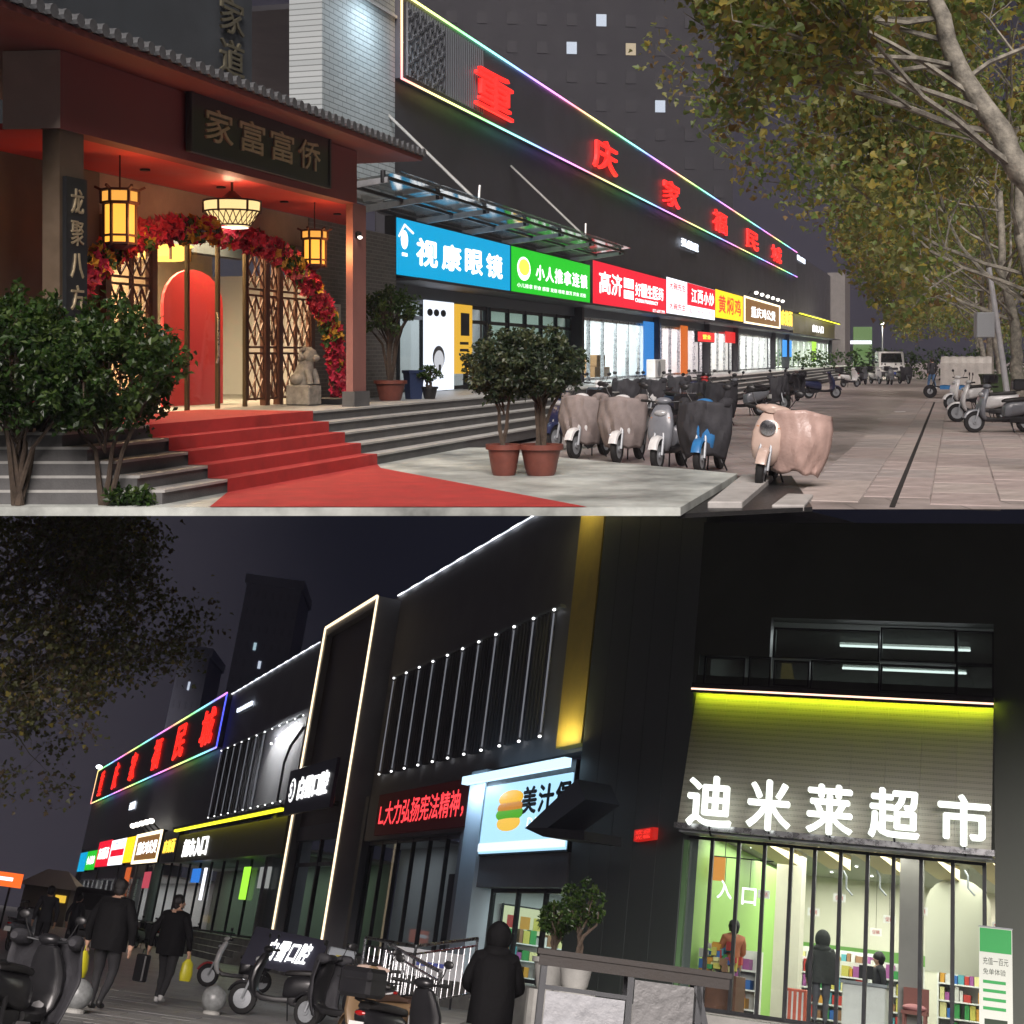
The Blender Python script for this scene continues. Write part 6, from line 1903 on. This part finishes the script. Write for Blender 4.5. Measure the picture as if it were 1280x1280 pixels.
bn = thing('wooden_bench', 'small brown bench with pink cushion by the grey column', 'bench', FS @ TL(fs_(1126, 1265, .8).x, .8, FLZ))
box('seat', mat('bench_wood', (.28, .10, .08), .6), bn, 0, .42, 0, .3, .38, .44); box('backrest', mat('bench_wood', (.28, .10, .08), .6), bn, 0, .42, .27, .3, .44, .8)
for (x, yy) in ((.02, .02), (.36, .02), (.02, .24), (.36, .24)): box('leg', mat('bench_wood', (.28, .10, .08), .6), bn, x, x + .04, yy, yy + .04, 0, .38)
MB().ell((.2, .14, .49), (.2, .14, .06), 14, 8).build('cushion', mat('pink_cushion', (.65, .28, .28), .8), bn, smooth=True)
J_or = mat('orange_vest', (.42, .15, .07), .8, bump=.3, bs=30)
J_gy = mat('grey_puffer', (.05, .055, .05), .8, bump=.6, bs=14)
J_gt = mat('grey_trousers', (.10, .10, .11), .85)
pA = fs_(913, 1240, .9).x
make_person('person', 'shopper in rust orange jacket standing at the goods shelf', FS @ TL(pA, .9, FLZ) @ RZ(35), [J_or, M_skin, J_gt, J_bshoe], dict(elL=(-.25, .1, 1.12), haL=(-.2, .32, 1.1), elR=(.26, .08, 1.12), haR=(.2, .3, 1.08)), H=1.55, bulk=1.05)
pB = fs_(1026, 1240, .8).x
make_person('person', 'shopper in grey hooded puffer coat seen from behind', FS @ TL(pB, .8, FLZ) @ RZ(5), [J_gy, M_skin, J_gt, J_bshoe], {}, hood=True, H=1.5, bulk=1.15, longcoat=.0001)
pC = fs_(1098, 1240, 2.4).x
make_person('person', 'seated cashier in dark jacket behind the checkout', FS @ TL(pC, 2.4, FLZ - .1) @ RZ(120), [J_dark, M_skin, J_blk, J_bshoe], dict(kneeL=(-.1, .42, .55), ankL=(-.1, .40, .1), kneeR=(.1, .42, .55), ankR=(.1, .42, .1), hipL=(-.1, .02, .62), hipR=(.1, .02, .62)), H=1.45)
stl = thing('stool', 'black stool under the seated cashier', 'stool', FS @ TL(pC, 2.4, FLZ))
MB().lathe([(.17, .40), (.18, .42), (.17, .46), (.1, .47)], 16).build('seat', M_black, stl, smooth=True)
MB().tube([(0, 0, .05), (0, 0, .4)], .025, 8).build('post', M_dsteel, stl); MB().lathe([(.2, 0), (.18, .03), (.03, .06)], 16).build('foot', M_dsteel, stl)
# roll-up banner at the right
yb_ = -.5
a, b_ = fs_(1224, 1250, yb_), fs_(1266, 1250, yb_)
zt2 = fs_(1240, 1160, yb_).z
rb2 = thing('roll_up_banner', 'green and white roll-up banner stand beside the supermarket doors', 'banner', FS @ TL(a.x, yb_, FLZ - .03))
wb_, hb_ = b_.x - a.x, zt2 - FLZ + .03
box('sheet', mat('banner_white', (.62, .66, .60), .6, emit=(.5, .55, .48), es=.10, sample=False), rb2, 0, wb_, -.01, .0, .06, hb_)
box('base', M_gsteel, rb2, -.02, wb_ + .02, -.12, .1, 0, .06, bev=.01)
box('top_bar', M_gsteel, rb2, -.01, wb_ + .01, -.02, .01, hb_, hb_ + .02)
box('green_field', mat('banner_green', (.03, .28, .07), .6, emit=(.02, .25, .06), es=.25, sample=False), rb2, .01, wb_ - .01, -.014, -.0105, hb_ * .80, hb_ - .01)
ink = mat('banner_ink', (.03, .05, .03), .7)
text(rb2, '充值一百元', .06, wb_ - .06, hb_ * .70, hb_ * .76, -.013, ink)
text(rb2, '免单体验', .06, wb_ * .8, hb_ * .62, hb_ * .67, -.013, ink)
for k in range(4): box('print_bar', mat('banner_green', (.03, .28, .07), .6), rb2, .06, wb_ - .1, -.014, -.0105, hb_ * (.55 - .07 * k), hb_ * (.575 - .07 * k))
box('product_photo', ink, rb2, .08, wb_ - .08, -.014, -.0105, hb_ * .12, hb_ * .27)
# ---- things on the lower street
def Bp(px, py, rz=0, z=0.0):
    p = gb(px, py, z)
    return B @ TL(p.x, p.y, z) @ RZ(rz)
def Bd(px, py, dist, z, rz=0):
    """stand on z at forward distance dist on the sight line column of px at row py"""
    I = B.inverted(); r = I.to_3x3() @ ray(px, py)
    return B @ TL(r.x * dist / r.y, dist, z) @ RZ(rz)
J_c1 = mat('black_padded_coat', (.005, .005, .0055), .8, bump=.4, bs=18)
J_c1.node_tree.nodes['Principled BSDF'].inputs['Specular IOR Level'].default_value = .12
wp1 = dict(kneeL=(-.11, .10, .49), ankL=(-.12, .10, .09), kneeR=(.11, .12, .50), ankR=(.10, -.12, .12), elL=(-.33, -.03, 1.12), haL=(-.34, .05, .86), elR=(.33, -.03, 1.12), haR=(.33, .02, .86))
M1 = Bp(118, 1262, -12)
make_person('person', 'stout walker in black padded coat with a yellow bag, seen from behind', M1, [J_c1, M_skin, J_blk, J_bshoe], wp1, H=1.78, bulk=1.25, longcoat=.02)
wp2 = dict(kneeL=(-.11, .16, .50), ankL=(-.14, .18, .10), kneeR=(.10, .0, .48), ankR=(.09, -.16, .14), elL=(-.33, -.05, 1.12), haL=(-.36, -.02, .86), elR=(.31, .0, 1.12), haR=(.33, .08, .86), turn=.9)
M2 = Bp(198, 1256, -16)
make_person('person', 'walker in long black coat holding a yellow shopping bag', M2, [J_c1, M_skin, J_blk, J_shoe], wp2, H=1.72, bulk=1.12, longcoat=.02)
def shopbag(M, label, m, w=.22, h=.34):
    r = thing('shopping_bag', label, 'bag', M)
    MB().loft([(-h, 0, 0, w * .42, .05), (-h * .7, 0, 0, w * .5, .075), (-h * .2, 0, 0, w * .42, .05), (0, 0, 0, w * .15, .02)], 12, 2.4, 'z').build('bag', m, r, smooth=True)
    MB().tube([(-.03, 0, -.02), (-.02, 0, .07), (.02, 0, .07), (.03, 0, -.02)], .006, 5).build('handle', m, r)
    return r
M_ybag = mat('yellow_plastic', (.50, .46, .02), .4, var=.15, vs=12)
shopbag(M2 @ TL(.33, .10, .74) @ RZ(40), 'yellow plastic shopping bag hanging from the hand of the walker in long coat', M_ybag)
shopbag(M1 @ TL(-.35, .06, .74) @ RZ(75), 'yellow bag hanging beside the stout walker', M_ybag, .2, .36)
tb2 = thing('black_case', 'upright black case carried beside the walker in long coat', 'bag', M2 @ TL(-.42, -.02, .3) @ RZ(60))
box('case', M_black, tb2, -.06, .06, -.14, .14, .0, .42, bev=.02); MB().tube([(0, -.05, .42), (0, -.04, .5), (0, .04, .5), (0, .05, .42)], .01, 6).build('handle', M_black, tb2)
make_person('person', 'distant person in black standing by the parked scooters', Bp(45, 1196, 20), [J_dark, M_skin, J_blk, J_shoe], {}, H=1.75, bulk=1.1)
make_person('person', 'distant person in dark clothes close to the parked dark van', Bp(84, 1192, -30), [J_dark, M_skin, J_blk, J_bshoe], walkpose, H=1.7)
make_person('person', 'hooded figure in black coat seen from behind before the burger shop', Bd(622, 1190, 16.5, -.03, 0), [J_c1, M_skin, J_blk, J_bshoe], dict(elL=(-.3, .12, 1.12), haL=(-.2, .34, 1.05), elR=(.3, .12, 1.12), haR=(.2, .34, 1.05), lean=.06, headf=.05), hood=True, H=1.72, bulk=1.15, longcoat=.05)
# dark van
make_van(Bp(112, 1186, 100) @ Matrix.Scale(1.05, 4), 'dark parked van seen from behind past the walkers', paint('dark_van_paint', (.05, .05, .048)))
# stone ball bollards
for px, py, lb in ((92, 1266, 'grey stone ball bollard behind the stout walker'), (264, 1268, 'grey stone ball bollard below the red and black scooter')):
    r = thing('ball_bollard', lb, 'bollard', Bp(px, py))
    MB().ell((0, 0, .23), (.2, .2, .2), 24, 16).build('ball', mat('bollard_stone', (.20, .21, .21), .35, var=.3, vs=12), r, smooth=True)
    MB().lathe([(.14, 0), (.14, .04), (.09, .06)], 18).build('base', M_conc, r)
# scooters
GS = 'scooters parked on the lower street'
OV = lambda m: {'front_shield': m, 'front_fender': m, 'rear_body': m, 'headstock_cowl': m}
dup(s_gry, Bp(292, 1238, 190), 'red and black scooter side-on before the side entrance', GS, {'front_shield': P_white, 'front_fender': P_red, 'rear_body': P_black, 'headstock_cowl': P_white}, skip=('top_box',))
dup(s_gry, Bd(352, 1240, 26.5, 0, 172), 'black scooter with long seat in front of the lettered board', GS, OV(P_black), skip=('top_box',))
dup(s_blu, Bd(430, 1250, 24.5, 0, 150), 'dark scooter with quilted cover near the white steel box', GS, OV(P_black))
dup(s_hero, Bd(474, 1250, 19.5, 0, 120), 'brown scooter with tan fairing near the railing', GS, OV(mat('tan_scooter_paint', (.20, .13, .07), .4)), skip=('leg_cover', 'hand_muff'))
dup(s_gry, Bd(505, 1270, 17.5, -.05, 60), 'dark scooter partly cut off beside the hooded figure', GS, OV(P_black))
dup(s_tau, Bd(30, 1240, 16.5, -.1, 80), 'covered dark scooter beside the stone ball bollard', GS, {'leg_cover': C_dark, 'rear_body': P_black, 'hand_muff': C_dark, 'front_shield': P_black, 'headstock_cowl': P_black})
for k, (px, py, hd) in enumerate(((22, 1190, 80), (34, 1186, 100), (176, 1186, 75), (196, 1184, 95), (216, 1186, 60), (236, 1187, 110))):
    dup(s_gry if k % 2 else s_blu, Bp(px, py, hd), ('grey scooter at the far side of the lower street by the standing person', 'silver scooter next to the distant standing person', 'grey scooter parked right of the dark van', 'black scooter parked before the orange door front', 'white scooter parked before the far shop steps', 'dark scooter parked near the green bin')[k], GS, OV((P_grey, P_white, P_grey, P_black, P_white, P_navy)[k]))
wheelie(Bp(276, 1190, 20) , 'green wheeled bin in front of the side entrance', mat('green_bin', (.012, .10, .03), .5, var=.15, vs=4))
# lettered board and white box
p = Bd(358, 1180, 33, 0)
bdv = thing('lettered_board', 'slanted dark board with glowing white clinic characters', 'sign', Bd(357, 1180, 33, .55, -8))
MB().add([(-.9, 0, .1), (.75, 0, .0), (.85, .25, .75), (-.75, .25, .85), (-.9, .08, .1), (.75, .08, .0), (.85, .33, .75), (-.75, .33, .85)], [(0, 1, 2, 3), (7, 6, 5, 4), (0, 4, 5, 1), (1, 5, 6, 2), (2, 6, 7, 3), (3, 7, 4, 0)]).build('panel', mat('navy_board_b', (.03, .03, .055), .4), bdv)
for x in (-.7, .6): MB().tube([(x, .2, -.55), (x, .25, .4)], .03, 6).build('leg', M_dsteel, bdv)
text(bdv, '白雪口腔', -.38, .52, .0, .45, -.01, T_white, .01, .02, shear=.3, M0=TL(-.05, .03, .22) @ Matrix.Rotation(R_(-18), 4, 'X'))
wbx = thing('white_cabinet', 'white slanted steel cabinet with a yellow label', 'cabinet', Bd(420, 1180, 31, .55, 10))
MB().prism([(-.28, 0), (.3, -.05), (.42, .62), (-.1, .66)], -.15, .15).build('body', mat('white_cabinet_paint', (.45, .5, .55), .5), wbx, bev=.02)
box('label', mat('yellow_label', (.6, .5, .05), .6), wbx, .02, .22, -.158, -.152, .42, .52)
for x in (-.2, .22): MB().tube([(x, 0, -.55), (x, 0, .03)], .025, 6).build('leg', M_dsteel, wbx)
# stainless railing of the ramp
rl_ = thing('steel_railing', 'stainless steel ramp railing with slim bars before the dark bay', 'railing', B)
def rail_run(p0, p1, z0, z1, n, zt0, zt1):
    a = Vector(p0); b_ = Vector(p1)
    MB().tube([(a.x, a.y, zt0), (b_.x, b_.y, zt1)], .028, 8).build('top_rail', M_steel, rl_, smooth=True)
    MB().tube([(a.x, a.y, zt0 - .12), (b_.x, b_.y, zt1 - .12)], .018, 6).build('rail', M_steel, rl_, smooth=True)
    MB().tube([(a.x, a.y, z0 + .1), (b_.x, b_.y, z1 + .1)], .018, 6).build('rail', M_steel, rl_, smooth=True)
    for k in range(n + 1):
        t = k / n
        q = a.lerp(b_, t)
        big = k in (0, n)
        MB().tube([(q.x, q.y, z0 + (z1 - z0) * t + (0 if big else .1)), (q.x, q.y, zt0 + (zt1 - zt0) * t - (0 if big else .12))], .024 if big else .010, 8 if big else 5).build('post' if big else 'baluster', M_steel, rl_)
def brow(px, py, d):
    I = B.inverted(); r = I.to_3x3() @ ray(px, py)
    c = I @ CAM
    return c + r * (d / r.y)
q0, q1, q2, q3 = brow(457, 1172, 27), brow(520, 1183, 26), brow(597, 1173, 27.5), brow(551, 1215, 22)
for a, b_, n in ((q0, q1, 9), (q1, q2, 10), (brow(482, 1178, 27), q3, 14)):
    rail_run((a.x, a.y), (b_.x, b_.y), a.z - 1.0, b_.z - 1.0, n, a.z, b_.z)
rp = thing('ramp_base', 'low pale ramp base under the steel railing', 'ramp', B)
MB().slab([(q0.x - .1, q0.y + 1.5), (q0.x - .1, q0.y - .1), (q1.x, q1.y - .15), (q3.x - .2, q3.y), (q3.x + .3, q3.y), (q2.x + .2, q2.y - .2), (q2.x + .2, q2.y + 1.5)], 0.0, min(q0.z, q2.z) - .98).build('base', M_conc, rp)
wpn = thing('printed_board', 'white printed board standing behind the railing', 'board', B @ TL(*brow(540, 1215, 28)))
box('sheet', mat('white_print', (.5, .52, .55), .6), wpn, -.7, .55, 0, .03, -.1, .35); box('blue_print', mat('blue_print', (.05, .08, .4), .6), wpn, -.3, .2, -.006, 0, .08, .15)
MB().tube([(-.5, .02, -.8), (-.5, .02, -.1)], .02, 6).build('leg', M_dsteel, wpn); MB().tube([(.4, .02, -.8), (.4, .02, -.1)], .02, 6).build('leg', M_dsteel, wpn)
# planter shrubs in front of the return wall
for px, py, d, R, H, h0, lb in ((722, 1190, 21, .34, .62, .35, 'dark shrub with yellowish base leaves in front of the return wall'), (690, 1195, 22, .24, .5, .3, 'smaller dark shrub next to the burger door')):
    q = brow(px, py, d)
    r = thing('potted_shrub', lb, 'potted plant', B @ TL(q.x, q.y, q.z - .45))
    pot(r, .26, .42, M_conc)
    shrub(r, h0, R, H, 5, 90, 20, .06, L_dark, M_stem)
    for c in r.children:
        if c.name.split('.')[0] in ('trunk', 'crown'): c.location.z = .38
    MB().lathe([(.3, -q.z + .45), (.3, 0)], 16).build('stand', M_conc, r)
# stall cart
q = brow(790, 1205, 15.5)
ct = thing('stall_cart', 'dark stall cart with wooden top and translucent sheet sides', 'cart', B @ TL(q.x, q.y, 0) @ RZ(-3))
zc = q.z
M_wd = mat('dark_worn_wood', (.04, .034, .03), .7, var=.3, vs=4, bump=.2, bs=30)
for k in range(4): box('top_plank', M_wd, ct, -.95, .95, -.36 + .18 * k, -.36 + .18 * k + .172, zc - .02, zc + .03)
box('apron', M_wd, ct, -.93, .93, -.34, -.30, zc - .12, zc - .02)
for x in (-.9, -.05, .62):
    box('leg', M_dsteel, ct, x, x + .06, -.33, -.27, 0, zc - .12); box('leg', M_dsteel, ct, x, x + .06, .24, .30, 0, zc - .02)
MB().bar((.62, -.3, zc - .12), (.98, -.3, .15), .06).build('brace', M_dsteel, ct)
box('rail', M_dsteel, ct, -.84, -.05, -.325, -.285, zc - .33, zc - .29)
MB().box(-.83, -.06, -.31, -.30, .1, zc - .34).build('sheet_side', mat('milky_sheet', (.30, .31, .33), .4, var=.3, vs=5, bump=.4, bs=12), ct)
MB().box(.02, .6, -.31, -.30, .1, zc - .14).build('sheet_side', mat('milky_sheet_dark', (.12, .12, .12), .4, var=.3, vs=5, bump=.4, bs=12), ct)
# ---- street tree on the left, towers behind
BI = B.copy()
def keepb(off):
    def f(p):
        w = B @ (Vector(off) + p)
        return w.z < -.45 * 1.0 and w.z < 1.6 - w.y * (193.0 / FPX) - .05
    return f
I = B.inverted()
q = brow(-190, 1200, 19)
off = (q.x, q.y, 0)
tree('street_tree', 'thin-leaved street tree with bare twigs at the edge of the lower street', B @ TL(*off), [(0, 0, 0), (.1, 0, 1.6), (.2, .1, 3.0), (.35, .2, 4.2), (.5, .2, 5.2)], .17, 20, 1.35, [leafmat('dry_leaf_olive', (.07, .075, .025)), leafmat('dry_leaf_brown', (.07, .05, .025)), leafmat('dry_leaf_yellow', (.16, .13, .02))], .06, 7, .3, bark=mat('grey_twig_bark', (.09, .085, .075), .85, var=.3, vs=6), depth=3, keep=keepb(off), kids=3, weights=(6, 3, 1), lobed=True, dirs=[(1, 0, .3), (1, .4, .55), (.9, -.3, .15), (.6, .2, .9), (.8, -.5, .6), (1, .3, .1), (.3, 0, 1), (.9, .6, .25), (1, -.2, .75), (.7, .1, -.1), (1, .2, -.35), (.9, -.3, -.5)])
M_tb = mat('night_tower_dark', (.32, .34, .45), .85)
def btower(px0, px1, pytop, dist, label, lit, nx, nz):
    a = brow(px0, 1100, dist); b2 = brow(px1, 1100, dist); t = brow(px0, pytop, dist)
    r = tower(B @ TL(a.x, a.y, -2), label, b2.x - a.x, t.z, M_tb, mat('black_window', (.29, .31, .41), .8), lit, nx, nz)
L3 = lamp('lit_window_teal', (.6, .85, .95), .45, False)
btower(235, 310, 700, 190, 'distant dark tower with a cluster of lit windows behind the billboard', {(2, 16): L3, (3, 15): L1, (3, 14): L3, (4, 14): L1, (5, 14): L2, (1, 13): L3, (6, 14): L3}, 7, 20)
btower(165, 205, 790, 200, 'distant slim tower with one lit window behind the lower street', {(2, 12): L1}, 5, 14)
# far roadside house and its sign
q = brow(84, 1090, 100)
hs_ = thing('roadside_house', 'small far house with grey hipped roof at the street end', 'house', B @ TL(q.x, q.y, 0) @ Matrix.Scale(.62, 4))
box('wall', mat('house_wall', (.16, .15, .13), .8), hs_, -4, .8, 0, 4, 0, 3.6)
MB().add([(-4.6, -.8, 3.6), (1.8, -.8, 3.6), (1.8, 4.8, 3.6), (-4.6, 4.8, 3.6), (-2.5, 2, 5.4), (-.3, 2, 5.4)], [(0, 1, 5, 4), (1, 2, 5), (2, 3, 4, 5), (3, 0, 4), (0, 3, 2, 1)]).build('roof', mat('pale_roof', (.22, .22, .22), .7), hs_)
box('sign', lamp('house_sign_gold', (.8, .5, .05), .8), hs_, -.6, .5, -.1, 0, 2.3, 3.0)
q = brow(14, 1100, 70)
os_ = thing('roadside_sign', 'small orange and white lit sign at the far street edge', 'sign', B @ TL(q.x, q.y, 0))
box('face', lamp('orange_sign', (.9, .13, .02), 1.1), os_, -.6, .5, -.1, 0, q.z - .3, q.z + .3); box('white_bar', S_white, os_, -.5, .1, -.12, -.101, q.z - .05, q.z + .1)
MB().tube([(0, .05, 0), (0, .05, q.z - .3)], .05, 6).build('post', M_dsteel, os_)
lq = brow(124, 970, 128)
fl2 = thing('roof_lamp', 'tiny bright floodlight on the far roof corner', 'lamp', FB @ TL(-113.6, -.2, 13.15))
MB().ell((0, 0, .35), (.3, .3, .2), 8, 6).build('bulb', lamp('roof_lamp_glow', (.85, .95, 1), 4.0), fl2); MB().tube([(0, 0, -.2), (0, 0, .3)], .06, 6).build('post', M_dsteel, fl2)
# ---- faint night haze round both streets
hz = MB().box(-220, 330, -4, 430, -190, 60).build('haze', None)
hz['kind'] = 'stuff'
mz = bpy.data.materials.new('night_haze')
mz.use_nodes = True
nt = mz.node_tree
nt.nodes.remove(nt.nodes['Principled BSDF'])
pvn = nt.nodes.new('ShaderNodeVolumePrincipled')
pvn.inputs['Color'].default_value = (.82, .8, 1.0, 1)
pvn.inputs['Density'].default_value = .00042
nt.links.new(pvn.outputs[0], nt.nodes['Material Output'].inputs['Volume'])
hz.data.materials.clear()
hz.data.materials.append(mz)
